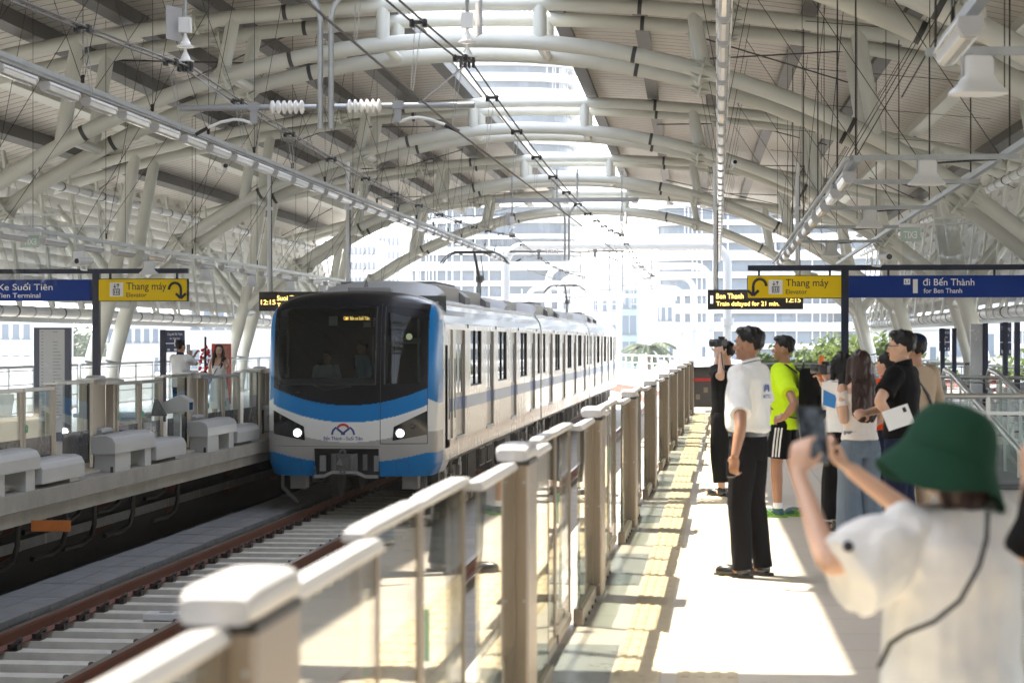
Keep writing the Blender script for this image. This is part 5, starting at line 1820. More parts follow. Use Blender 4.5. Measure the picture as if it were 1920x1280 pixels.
# information boards
def totem(u0, u1, v0, d, label, white=True, lines=True, post_l=True, post_r=True, name='info_board', half=None, tilt=0):
    um = (u0 + u1) / 2
    Y = Yd((um - 1345) / 3752 * d, d)
    p = PY(um, v0, Y)
    r = empty(name, (p.x, Y, 0), tilt, label, 'info board', None)
    X = lambda u: PY(u, 640, Y).x - p.x
    h = p.z
    w = X(u1) - X(u0)
    return r, w, h
r, w, h = totem(65, 133, 614, 33, 'tall timetable board with a white sheet and grey sides on the opposite platform')
MB().box(-w / 2, w / 2, -0.05, 0.05, 0, h).build('frame', mat('slate_frame', (0.09, 0.1, 0.14), 0.4), r, bevel=0.008)
MB().box(-w / 2 + 0.1, w / 2 - 0.09, -0.056, -0.0505, 0.15, h - 0.03).build('sheet', mat('board_sheet', (0.52, 0.53, 0.54), 0.25, var=0.04), r)
tl = MB()
for k in range(26):
    zz = h - 0.08 - k * 0.055
    tl.box(-w / 2 + 0.13, -w / 2 + 0.17, -0.0585, -0.0565, zz, zz + 0.014)
    if k % 3 == 0 or k > 3: tl.box(0.02, 0.02 + random.uniform(0.06, 0.16), -0.0585, -0.0565, zz, zz + 0.012)
tl.build('print_lines', mat('faint_print', (0.25, 0.26, 0.28), 0.6), r)
def namesign(u0, u1, v0, v1, pl, d, label, post_side, t1, t2):
    um = (u0 + u1) / 2
    Y = Yd((um - 1345) / 3752 * d, d)
    p = PY(um, v0, Y)
    r = empty('name_sign', (p.x, Y, 0), 0, label, 'name sign', None)
    X = lambda u: PY(u, 640, Y).x - p.x
    Z = lambda v: PY(um, v, Y).z
    m = mat('slate_blue_board', (0.04, 0.055, 0.14), 0.45, var=0.1, vscale=3)
    b = MB().box(X(u0), X(u1), -0.03, 0.03, Z(v1), Z(v0)).build('board', m, r)
    for (a, c) in pl:
        MB().box(X(a), X(c), -0.05, 0.05, 0, Z(v0) + 0.01).build('post', M['navy'], r)
    w = u1 - u0
    lettering(t1, X(u0 + w * 0.1), X(u0 + w * 0.9), Z(v0 + (v1 - v0) * 0.27), Z(v0 + (v1 - v0) * 0.1), -0.032, M['signwhite'], b, bold=0.01)
    lettering(t2, X(u0 + w * 0.22), X(u0 + w * 0.78), Z(v0 + (v1 - v0) * 0.42), Z(v0 + (v1 - v0) * 0.33), -0.032, M['signwhite'], b, bold=0.01)
    k = MB()
    zz = Z(v0 + (v1 - v0) * 0.6)
    k.box(X(u0 + w * 0.02), X(u1 - w * 0.02), -0.0335, -0.0305, zz - 0.01, zz + 0.01)
    k.box(X(u0 + w * 0.48), X(u0 + w * 0.54), -0.036, -0.034, zz - 0.06, zz + 0.08)
    for f in (0.1, 0.46, 0.78):
        k.box(X(u0 + w * f), X(u0 + w * (f + 0.14)), -0.0335, -0.0305, Z(v1 - (v1 - v0) * 0.16), Z(v1 - (v1 - v0) * 0.06))
    k.build('route_line', M['signwhite'], b)
    return r
namesign(311, 346, 619, 660, ((301, 311),), 41, 'slate blue station name sign on a navy post behind the man on the opposite platform', 0, 'Công viên Văn Thánh', 'Van Thanh Park')
namesign(1761, 1781, 616, 658, ((1763, 1771), (1785, 1793)), 40, 'small slate blue name sign on two navy posts beside the metal seats', 0, 'Công viên Văn Thánh', 'Van Thanh Park')
namesign(1875, 1896, 605, 666, ((1880, 1889), (1902, 1912)), 34, 'slate blue name sign on two navy posts behind the stair railing', 0, 'Tân Cảng', 'Tan Cang')
p = P(1835, 607, 36)
r = empty('info_board', (p.x, p.y, 0), 0, 'blank silver notice board with a navy edge behind the stair railing', 'info board')
MB().box(-0.15, 0.07, -0.03, 0.03, 0.5, p.z).build('sheet', mat('silver_sheet', (0.5, 0.51, 0.52), 0.25, metal=0.5, var=0.15, vscale=2), r)
MB().box(0.07, 0.16, -0.06, 0.06, 0, p.z + 0.01).build('post', M['navy'], r)
# red banners
def banner(u0, u1, v0, d, h, label):
    Y = Yd((u0 - 1345) / 3752 * d, d)
    a, b = PY(u0, v0, Y), PY(u1, v0, Y)
    r = empty('red_banner', (a.x, Y, 0), 0, label, 'banner', None)
    w = b.x - a.x
    MB().box(0, w, -0.02, 0.02, a.z - h, a.z).build('face', mat('banner_red', (0.62, 0.05, 0.03), 0.5), r)
    MB().box(w * 0.6, w * 0.94, -0.024, -0.021, a.z - h * 0.5, a.z - 0.04).build('photo_print', mat('banner_print', (0.45, 0.2, 0.15), 0.5, var=0.5, vscale=14), r)
    for x in (0.05, w - 0.05):
        MB().tube([(x, 0, 0), (x, 0, a.z - h + 0.05)], 0.012, 6).build('stand_leg', M['galv'], r)
banner(397, 433, 644, 43, 1.3, 'red upright banner with a small picture behind the long haired woman')
banner(1713, 1722, 641, 40, 1.3, 'red upright banner mostly hidden behind the man in beige')
# clear plastic weather screens between the pillars
M['film'] = glassmat('clear_plastic_film', (0.86, 0.88, 0.89), 1.0, 1.5, 0.06)
for k, (u, v, d, w) in enumerate(((25, 470, 37, 1.6), (118, 488, 39, 1.5), (385, 522, 52, 2.0), (590, 560, 70, 2.0))):
    p = P(u, v, d)
    r = empty('plastic_screen', p, R(12), '%s rippled clear plastic sheet hung behind the opposite platform, counted from the near end' % nth(k + 1), 'plastic sheet', 'clear plastic sheets')
    def fn(a, b_, w=w, k=k):
        x, z = (a - 0.5) * w, (b_ - 0.5) * 1.3
        return (x, 0.06 * math.sin(x * 7 + 2.2 * math.sin(z * 4 + k)) + 0.03 * math.sin(z * 11 + x * 5), z)
    MB().grid(fn, 40, 30).build('sheet', M['film'], r, smooth=80, fix=False)
    MB().box(-w / 2, w / 2, -0.02, 0.02, 0.65, 0.69).build('top_batten', M['white'], r)
for k, (u, v, d, w) in enumerate(((1762, 478, 40, 1.6), (1832, 472, 36, 1.4))):
    p = P(u, v, d)
    r = empty('plastic_screen', p, R(-12), '%s rippled clear plastic sheet hung above the stair railing, counted from the tracks' % nth(k + 1), 'plastic sheet', 'clear plastic sheets')
    MB().grid(lambda a, b_: ((a - 0.5) * 1.5, 0.06 * math.sin(a * 9 + 2 * math.sin(b_ * 5)), (b_ - 0.5) * 1.2), 30, 24).build('sheet', M['film'], r, smooth=80, fix=False)
    MB().box(-0.75, 0.75, -0.02, 0.02, 0.6, 0.64).build('top_batten', M['white'], r)
# ================================================================== OUTSIDE THE STATION
M['towerwhite'] = mat('white_balcony_band', (0.62, 0.62, 0.61), 0.6)
M['towerglass'] = mat('pale_blue_facade_glass', (0.10, 0.14, 0.19), 0.25, var=0.25, vscale=0.25, stretch=(1, 1, 0.3))
M['mullion'] = mat('facade_mullion', (0.6, 0.63, 0.66), 0.5)
def tower(name, cx, Y, wx, wy, z0, z1, fh, label, seed, lobe=0.0, flip=1):
    """high-rise of curved white balcony bands over set-back glass"""
    r = empty(name, (cx, Y, 0), 0, label, 'tower', 'curved white towers')
    rnd = random.Random(seed)
    def outline(z, off):
        pts = []
        n = 48
        for i in range(n):
            a = 2 * math.pi * i / n
            ca, sa = math.cos(a), math.sin(a)
            e = 0.55
            x = math.copysign(abs(ca) ** e, ca) * (wx + off)
            y = math.copysign(abs(sa) ** e, sa) * (wy + off)
            x += lobe * math.sin(z / 27.0 + 0.6) * (1 if ca * flip > 0 else 0.15) * flip
            y += 1.2 * math.sin(x / 7.0 + z / 11.0) * (1 if sa < 0 else 0)
            pts.append((x, y))
        return pts
    b = MB()
    rings = []
    z = z0
    while z < z1 + 0.01:
        rings.append([Vector((p[0], p[1], z)) for p in outline(z, -1.6)])
        z += fh
    b.loft(rings, True)
    b.build('glass_core', M['towerglass'], r)
    k = 0
    z = z0 + fh * 0.72
    while z < z1:
        b = MB()
        hb = fh * (0.42 + 0.14 * math.sin(k * 1.7))
        o1 = [Vector((p[0], p[1], z)) for p in outline(z, 0.2)]
        o2 = [Vector((p[0], p[1], z + hb)) for p in outline(z, 0.2)]
        b.loft([o1, o2], True)
        b.build('balcony_band', M['towerwhite'], r)
        k += 1
        z += fh
    b = MB()
    out = outline(0, -1.45)
    for i in range(0, 48):
        for f in (0.2, 0.7):
            p, q = Vector(out[i]), Vector(out[(i + 1) % 48])
            c = p.lerp(q, f)
            if rnd.random() < 0.7:
                b.box(c.x - 0.12, c.x + 0.12, c.y - 0.12, c.y + 0.12, z0, z1)
    b.build('mullion', M['mullion'], r)
    return r
def at(u, Y): return PY(u, 640, Y).x
tower('curved_tower', at(915, 420), 420, (at(1072, 420) - at(752, 420)) / 2, 12, -12, 108, 3.25, 'pale curved tower of white balcony bands rising behind the train', 1, lobe=1.6)
tower('curved_tower', at(1452, 385), 385, (at(1660, 385) - at(1246, 385)) / 2, 13, -12, 92, 3.3, 'pale curved tower of white balcony bands behind the departure board of the near platform', 2, lobe=3.0, flip=-1)
tower('curved_tower', at(1830, 360), 380, 24, 13, -12, 84, 3.3, 'pale curved tower behind the pillars and boards at the stair railing', 3, lobe=2.0, flip=-1)
M['bwin'] = mat('hazy_window_glass', (0.11, 0.14, 0.18), 0.3)
def block(u0, u1, v0, Y, dep, label, wall=(0.74, 0.74, 0.74), cols=6, fh=3.4, ww=0.55, wh=0.5, rows_max=30):
    x0, x1 = at(u0, Y), at(u1, Y)
    zt = PY((u0 + u1) / 2, v0, Y).z
    r = empty('city_building', ((x0 + x1) / 2, Y, -12), 0, label, 'building', None)
    w, h = (x1 - x0) / 2, zt + 12
    m = mat('building_wall', tuple(c * 0.62 for c in wall), 0.8, var=0.06, vscale=0.1)
    MB().box(-w, w, 0, dep, 0, h).build('wall', m, r)
    MB().box(-w - 0.2, w + 0.2, -0.2, dep + 0.2, h, h + 0.7).build('roof_parapet', m, r)
    n = min(rows_max, int(h / fh))
    for k in range(n):
        z = h - (k + 1) * fh + fh * 0.25
        if z < 4: break
        b = MB()
        for c in range(cols):
            cx = -w + (c + 0.5) * 2 * w / cols
            hw = w / cols * ww
            b.box(cx - hw, cx + hw, -0.05, 0.1, z, z + fh * wh)
            b.box(cx - hw - 0.1, cx + hw + 0.1, -0.25, -0.05, z - 0.15, z)
        b.build('window', M['bwin'], r)
block(1166, 1194, 540, 260, 10, 'slim blue green glass building right of the train end', (0.45, 0.6, 0.64), 2, 3.4, 0.85, 0.7)
block(1108, 1160, 548, 300, 12, 'pale building with few windows behind the end of the train', (0.76, 0.76, 0.75), 3, 3.6, 0.4, 0.4)
block(1226, 1262, 560, 240, 12, 'pale building with barred windows behind the portal posts', (0.75, 0.74, 0.73), 3, 3.4, 0.6, 0.45)
block(1228, 1330, 626, 200, 14, 'low white building behind the palm tree', (0.78, 0.76, 0.73), 5, 3.2, 0.3, 0.35)
block(655, 705, 455, 430, 16, 'pale slab tower left of the curved tower, nearer the arch foot', (0.77, 0.77, 0.77), 6, 3.3, 0.6, 0.45)
block(708, 750, 440, 480, 16, 'pale narrow tower tight beside the curved tower', (0.79, 0.79, 0.79), 5, 3.3, 0.5, 0.5)
block(1640, 1765, 618, 120, 10, 'low white villa behind the beige shirt man', (0.78, 0.78, 0.77), 4, 3.4, 0.35, 0.45)
block(1755, 1900, 600, 150, 12, 'low pale building behind the name signs', (0.76, 0.75, 0.73), 5, 3.4, 0.5, 0.45)
block(355, 470, 560, 170, 14, 'hazy apartment building behind the photographed woman', (0.75, 0.75, 0.75), 5, 3.4, 0.6, 0.45)
block(-60, 60, 590, 210, 14, 'hazy flat building behind the timetable board', (0.72, 0.74, 0.76), 6, 3.4, 0.6, 0.45)
block(200, 300, 600, 230, 14, 'hazy low building beyond the highway behind the navy post', (0.74, 0.75, 0.77), 6, 3.4, 0.6, 0.45)
# elevated road on the far left
r = empty('elevated_road', (0, 0, 0), 0, 'long pale elevated road outside behind the opposite platform', 'road bridge')
MB().box(-120, -34, 118, 128, -2.2, -0.4).build('deck_girder', M['conc_pale'], r)
MB().box(-120, -34, 117.8, 118.1, -0.4, 0.7).build('parapet', M['conc_pale'], r)
for k in range(4):
    MB().box(-115 + k * 24, -112 + k * 24, 121, 125, -12, -2.2).build('pier', M['conc_pale'], r)
# ---- viaduct beyond the roof, bending away
def vx(Y): return -max(0.0, Y - 88) ** 2 / 420.0
def ribbon(x0, x1, z0, z1, Y0, Y1, step=4):
    b = MB()
    rings = []
    y = Y0
    while y <= Y1:
        t = vx(y)
        sl = -2 * max(0, y - 88) / 420.0
        n = Vector((1, -sl, 0)).normalized()
        c = Vector((t - 4.3, y, 0))
        rings.append([c + n * (x0 + 4.3) + Vector((0, 0, z0)), c + n * (x1 + 4.3) + Vector((0, 0, z0)), c + n * (x1 + 4.3) + Vector((0, 0, z1)), c + n * (x0 + 4.3) + Vector((0, 0, z1))])
        y += step
    b.loft(rings, True)
    return b
struct(ribbon(-10.2, 1.6, -3.2, -1.62, 84, 240).build('viaduct_trackbed', M['conc_pale']))
for (x0, x1, what) in ((1.3, 1.6, 'outer'), (-10.2, -9.9, 'inner')):
    r = empty('viaduct_parapet', (0, 0, 0), 0, 'pale concrete parapet on the %s side of the bending viaduct beyond the station' % what, 'parapet', 'viaduct parapets')
    ribbon(x0, x1, -1.62, -0.35, 84.2, 238).build('parapet_wall', M['conc_pale'], r)
    ribbon((x0 + x1) / 2 - 0.04, (x0 + x1) / 2 + 0.04, 0.62, 0.7, 84.2, 238).build('top_rail', M['white'], r)
    ribbon((x0 + x1) / 2 - 0.03, (x0 + x1) / 2 + 0.03, 0.1, 0.15, 84.2, 238).build('mid_rail', M['white'], r)
    for k in range(70):
        y = 85 + k * 2.1
        sl = -2 * max(0, y - 88) / 420.0
        n = Vector((1, -sl, 0)).normalized()
        c = Vector((vx(y) - 4.3, y, 0)) + n * ((x0 + x1) / 2 + 4.3)
        MB().box(c.x - 0.04, c.x + 0.04, c.y - 0.04, c.y + 0.04, -0.35, 0.66).build('rail_post', M['white'], r)
for k, x in enumerate((TCL - 0.752, TCL + 0.752, TCR - 0.752, TCR + 0.752)):
    o = ribbon(x - 0.04, x + 0.04, RZ - 0.3, RZ, 100, 236).build('bending_rail', M['rust'])
    tag(o, '%s bending rail counted from the inner side, on the viaduct beyond the station' % nth(k + 1), 'rail', 'bending rails on the viaduct')
M['portal'] = mat('portal_grey_white', (0.36, 0.37, 0.38), 0.5)
# portals carrying the wires outside
for k, (d, ul, ur) in enumerate(((95, 948, 1364), (121, 1028, 1330), (142, 1051, 1300), (170, 990, 1280), (200, 940, 1230))):
    Y = Yd(-8, d)
    xl, xr = at(ul, Y), at(ur, Y)
    r = empty('wire_portal', ((xl + xr) / 2, Y, 0), 0, '%s round white portal frame outside, counted from the station, over the bending tracks' % nth(k + 1), 'wire portal', 'white portal frames over the tracks')
    w = (xr - xl) / 2
    zt = 6.2
    pts = [(-w, 0, -1.6), (-w, 0, zt - 0.9)] + [(-w + 0.9 - 0.9 * math.cos(a), 0, zt - 0.9 + 0.9 * math.sin(a)) for a in [0.3, 0.65, 1.0, 1.3]] + [(-w + 1.0, 0, zt), (w - 1.0, 0, zt)]
    pts += [(w - 0.9 + 0.9 * math.sin(a), 0, zt - 0.9 + 0.9 * math.cos(a)) for a in [0.3, 0.65, 1.0, 1.3]] + [(w, 0, zt - 0.9), (w, 0, -1.6)]
    MB().tube(pts, 0.2, 12, ref=Vector((0, 1, 0))).build('portal_tube', M['portal'], r, smooth=True)
    for s in (-1, 1):
        MB().tube([(s * w, 0, 2.4), (s * w, 0, 2.75)], 0.3, 14).build('flange_collar', M['portal'], r)
        MB().lathe([(0.42, -1.62), (0.42, -1.5), (0.22, -1.3)], 16, (s * w, 0, 0)).build('foot_plate', M['portal'], r)
    for s in (-1, 1):
        MB().tube([(s * 1.7, 0, zt), (s * 1.7, 0, 4.8)], 0.04, 8).build('drop_tube', M['ocs'], r)
        MB().tube([(s * 0.3, 0, 4.3), (s * 2.2, 0, 4.3)], 0.035, 8).build('cross_bar', M['ocs'], r)
        MB().tube([(s * 0.3, 0, 4.0), (s * 0.3, 0, zt)], 0.04, 8).build('drop_tube', M['ocs'], r)
# ---- trees
def leafmat(name, col):
    m = mat(name, col, 0.55, var=0.45, vscale=0.9)
    t = m.node_tree
    b = t.nodes['Principled BSDF']
    o = [n for n in t.nodes if n.type == 'OUTPUT_MATERIAL'][0]
    tr = t.nodes.new('ShaderNodeBsdfTranslucent')     # sun shining through the leaves
    t.links.new(b.inputs['Base Color'].links[0].from_socket, tr.inputs['Color'])
    mx = t.nodes.new('ShaderNodeMixShader')
    mx.inputs[0].default_value = 0.5
    t.links.new(b.outputs[0], mx.inputs[1])
    t.links.new(tr.outputs[0], mx.inputs[2])
    t.links.new(mx.outputs[0], o.inputs['Surface'])
    return m
LEAF = [leafmat('bright_leaf', (0.12, 0.165, 0.05)), leafmat('mid_leaf', (0.06, 0.1, 0.03)), leafmat('dull_leaf', (0.055, 0.085, 0.04))]
M['bark'] = mat('grey_bark', (0.16, 0.13, 0.1), 0.9, var=0.3, bump=0.5)
def tree(x, y, zt, rad, label, seed, lm=0, layers=False):
    rnd = random.Random(seed)
    r = empty('leafy_tree', (x, y, -12), 0, label, 'tree', 'trees outside the station')
    H = zt + 12
    t = MB()
    t.tube([(0, 0, 0), (0.15, 0.1, H * 0.3), (0.0, 0, H * 0.62)], [0.35, 0.26, 0.16], 10)
    cl = []
    nb = 11
    for k in range(nb):
        a = k * 2.4 + rnd.uniform(-0.4, 0.4)
        zz = H * rnd.uniform(0.62, 0.96)
        rr = rad * rnd.uniform(0.4, 0.95)
        e = Vector((math.cos(a) * rr, math.sin(a) * rr, zz))
        t.tube([(0, 0, H * rnd.uniform(0.35, 0.6)), e * 0.5 + Vector((0, 0, zz * 0.42)), e], [0.12, 0.08, 0.03], 6)
        cl.append((e, rad * rnd.uniform(0.28, 0.45)))
    cl.append((Vector((0, 0, H * 0.93)), rad * 0.45))
    t.build('trunk', M['bark'], r, smooth=True)
    b = MB()
    V, Fc = [], []
    for (c, cr) in cl:
        for q in range(420 if rad < 5 else 700):
            dv = Vector((rnd.gauss(0, 1), rnd.gauss(0, 1), rnd.gauss(0, 0.5)))
            p = c + dv.normalized() * cr * rnd.random() ** 0.4
            s = rnd.uniform(0.1, 0.22) * (1 if rad < 5 else 2.2)
            n = Vector((rnd.gauss(0, 1), rnd.gauss(0, 1), rnd.gauss(0, 1) + 0.8)).normalized()
            a = n.orthogonal().normalized()
            bb = n.cross(a)
            o = len(V)
            V += [p - a * s, p + bb * s * 0.5, p + a * s, p - bb * s * 0.5]
            Fc.append((o, o + 1, o + 2, o + 3))
    b.add(V, Fc)
    b.build('crown', LEAF[lm], r, fix=False)
    return r
k = 0
for (u, v, Y, rad, lab, lm) in ((1490, 655, 84, 2.2, 'low bright tree behind the neon shirt man', 0), (1540, 640, 90, 2.8, 'bright spreading tree between the neon shirt man and the navy post', 0), (1610, 622, 88, 3.0, 'taller bright tree beside the navy post of the near platform', 0), (1660, 640, 96, 2.4, 'bright tree partly behind the man in black polo', 0),
                               (1680, 640, 100, 2.5, 'tree behind the men at the pillar of the near platform', 1), (1790, 690, 90, 1.6, 'small bush-like tree beyond the metal bench', 0), (1900, 660, 80, 2.6, 'bright tree at the edge beyond the stair railing', 0), (1745, 690, 95, 1.8, 'small green tree beside the low white villa', 0)):
    k += 1
    tree(at(u, Y), Y, PY(u, v, Y).z, rad, lab, k, lm)
for (u, v, Y, rad, lab, lm) in ((40, 628, 270, 9, 'hazy wide tree behind the timetable board', 2), (105, 630, 250, 8, 'hazy green tree between the timetable board and the pillar', 2), (255, 632, 280, 9, 'hazy tree beyond the elevated road behind the navy post', 2), (470, 648, 190, 6, 'green tree beside the end of the opposite pillars', 1), (502, 640, 200, 6, 'green tree just left of the train', 1)):
    k += 1
    tree(at(u, Y), Y, PY(u, v, Y).z, rad, lab, k, lm)
# palm
Y = 190
r = empty('palm_tree', (at(1214, Y), Y, -12), 0, 'pale palm tree behind the bending viaduct', 'palm tree')
zt = PY(1214, 650, Y).z + 12
MB().tube([(0, 0, 0), (0.3, 0, zt * 0.5), (0.1, 0, zt)], [0.3, 0.22, 0.18], 10).build('trunk', M['bark'], r, smooth=True)
b = MB()
rnd = random.Random(11)
for k in range(22):
    a = k * 2.399
    L = rnd.uniform(2.0, 2.9)
    up = rnd.uniform(0.1, 1.2)
    prev = None
    for i in range(9):
        f = i / 8
        p = Vector((math.cos(a) * L * f, math.sin(a) * L * f, zt + up * 1.6 * f - 1.9 * f * f))
        if prev is not None:
            sd = Vector((-math.sin(a), math.cos(a), 0))
            for sg in (-1, 1):
                b.add([prev, p, p + sd * sg * 0.55 * (1 - f * 0.6) + Vector((0, 0, -0.25)), prev + sd * sg * 0.5 * (1 - f * 0.6) + Vector((0, 0, -0.3))], [(0, 1, 2, 3)])
        prev = p
b.build('crown', LEAF[2], r, fix=False)
# ================================================================== PEOPLE
def skinmat(name, col):
    return mat(name, col, 0.5, var=0.08, vscale=7, sub=0.12)
SK = {'tan': skinmat('tan_skin', (0.46, 0.25, 0.155)), 'fair': skinmat('fair_skin', (0.6, 0.37, 0.26)), 'brown': skinmat('brown_skin', (0.36, 0.185, 0.11))}
M['hair'] = mat('black_hair', (0.005, 0.0042, 0.004), 0.5, spec=0.3, var=0.4, vscale=30, stretch=(6, 6, 0.6))
M['hairbrown'] = mat('dark_brown_hair', (0.032, 0.012, 0.008), 0.42, spec=0.4, var=0.5, vscale=26, stretch=(6, 6, 0.5))
def cloth(name, col, rough=0.85):
    return mat(name, col, rough, spec=0.12, var=0.07, vscale=6, bump=0.08, bscale=160)
CL = {'white': cloth('white_cotton', (0.8, 0.8, 0.79)), 'black': cloth('black_cotton', (0.006, 0.006, 0.007)), 'navy': cloth('navy_cloth', (0.012, 0.016, 0.04)),
      'neon': cloth('neon_yellow_jersey', (0.62, 0.9, 0.02)), 'jeans': cloth('grey_blue_denim', (0.15, 0.19, 0.24)), 'orange': cloth('orange_jersey', (0.8, 0.09, 0.02)),
      'beige': cloth('beige_linen', (0.42, 0.32, 0.23)), 'cream': cloth('cream_rib_knit', (0.72, 0.66, 0.62)), 'dark': cloth('charcoal_trousers', (0.008, 0.0075, 0.009)),
      'blue': cloth('pale_blue_shirt', (0.36, 0.5, 0.6)), 'green': cloth('forest_green_cotton', (0.014, 0.056, 0.033)), 'denim': cloth('dark_blue_denim', (0.02, 0.05, 0.12))}
M['leather'] = mat('black_leather', (0.012, 0.011, 0.011), 0.28, coat=0.3)
M['eyewhite'] = mat('eye_white', (0.7, 0.68, 0.66), 0.2)
M['lip'] = mat('lip', (0.36, 0.09, 0.08), 0.45)
def solid(name, b, m, parent=None, vox=0.009, it=5, disp=0.0, freq=9.0, stretch=(1, 1, 1), seed=0):
    me = b.mesh(name)
    o = bpy.data.objects.new(name, me)
    COL.objects.link(o)
    md = o.modifiers.new('r', 'REMESH')
    md.mode = 'VOXEL'
    md.voxel_size = vox
    sm = o.modifiers.new('s', 'SMOOTH')
    sm.factor = 0.5
    sm.iterations = it
    bpy.context.view_layer.update()
    dg = bpy.context.evaluated_depsgraph_get()
    m2 = bpy.data.meshes.new_from_object(o.evaluated_get(dg))
    o.modifiers.clear()
    o.data = m2
    bpy.data.meshes.remove(me)
    m2.name = name
    if disp:
        nn = [v.normal.copy() for v in m2.vertices]
        S = Vector(stretch)
        for v, n in zip(m2.vertices, nn):
            p = Vector((v.co.x * S.x, v.co.y * S.y, v.co.z * S.z)) * freq + Vector((seed * 7.3, seed * 3.1, 0))
            v.co += n * disp * (noise.noise(p) + 0.5 * noise.noise(p * 2.1))
    m2.materials.clear()
    m2.materials.append(m)
    m2.polygons.foreach_set('use_smooth', [True] * len(m2.polygons))
    m2.update()
    if parent is not None: o.parent = parent
    return o
def oval(b, secs, n=22):
    """vertical stack of ellipses (x, y, z, rx, ry)"""
    b.loft([[Vector((x + rx * math.copysign(abs(math.cos(t)) ** 0.85, math.cos(t)), y + ry * math.copysign(abs(math.sin(t)) ** 0.85, math.sin(t)), z)) for t in [2 * math.pi * i / n for i in range(n)]] for (x, y, z, rx, ry) in secs], True)
def limb(b, pts, rs, n=14, sub=4):
    """tapered limb with round joints"""
    pts = [Vector(p) for p in pts]
    Q, Rr = [], []
    for i in range(len(pts) - 1):
        for s in range(sub):
            f = s / sub
            Q.append(pts[i].lerp(pts[i + 1], f))
            Rr.append(rs[i] + (rs[i + 1] - rs[i]) * f)
    Q.append(pts[-1])
    Rr.append(rs[-1])
    # soften bends
    for _ in range(1):
        Q2 = Q[:]
        for i in range(1, len(Q) - 1): Q2[i] = Q[i] * 0.6 + (Q[i - 1] + Q[i + 1]) * 0.2
        Q = Q2
    b.tube(Q, Rr, n)
    b.ell(Q[0], rs[0], 12, 8)
    b.ell(Q[-1], rs[-1], 12, 8)
def hand(b, wrist, d, nrm, curl=0.5, side=1, k=1.0):
    """palm with four fingers and a thumb; d = finger direction, nrm = palm normal (where the fingers curl to)"""
    w = Vector(wrist)
    d = Vector(d).normalized()
    nrm = Vector(nrm)
    nrm = (nrm - d * nrm.dot(d)).normalized()
    s = d.cross(nrm) * side                          # towards the thumb
    rot = Matrix((s, d, nrm)).transposed()
    b.ell(w + d * 0.05 * k, (0.042 * k, 0.058 * k, 0.017 * k), 14, 10, rot=rot)
    b.ell(w + d * 0.012 * k, (0.029 * k, 0.035 * k, 0.02 * k), 12, 8, rot=rot)
    L = (0.068, 0.076, 0.071, 0.056)
    for i in range(4):
        off = (1.5 - i) * 0.0205 * k
        p = w + d * 0.092 * k + s * off
        c = curl * (0.9 + 0.12 * i)
        d1 = (d * math.cos(c * 0.7) + nrm * math.sin(c * 0.7))
        d2 = (d * math.cos(c * 1.7) + nrm * math.sin(c * 1.7))
        d3 = (d * math.cos(c * 2.5) + nrm * math.sin(c * 2.5))
        q1 = p + d1 * L[i] * 0.45 * k
        q2 = q1 + d2 * L[i] * 0.32 * k
        q3 = q2 + d3 * L[i] * 0.25 * k
        b.tube([p - d * 0.03 * k, p, q1, q2, q3], [0.0095 * k, 0.0095 * k, 0.009 * k, 0.0082 * k, 0.007 * k], 8)
        b.ell(q3, 0.007 * k, 8, 6)
    t0 = w + d * 0.025 * k + s * 0.032 * k
    t1 = t0 + (d * 0.65 + s * 0.6 + nrm * 0.35).normalized() * 0.042 * k
    t2 = t1 + (d * 0.85 + s * 0.15 + nrm * 0.5).normalized() * 0.03 * k
    b.tube([t0 - s * 0.015 * k, t0, t1, t2], [0.014 * k, 0.0135 * k, 0.0105 * k, 0.008 * k], 8)
    b.ell(t2, 0.008 * k, 8, 6)
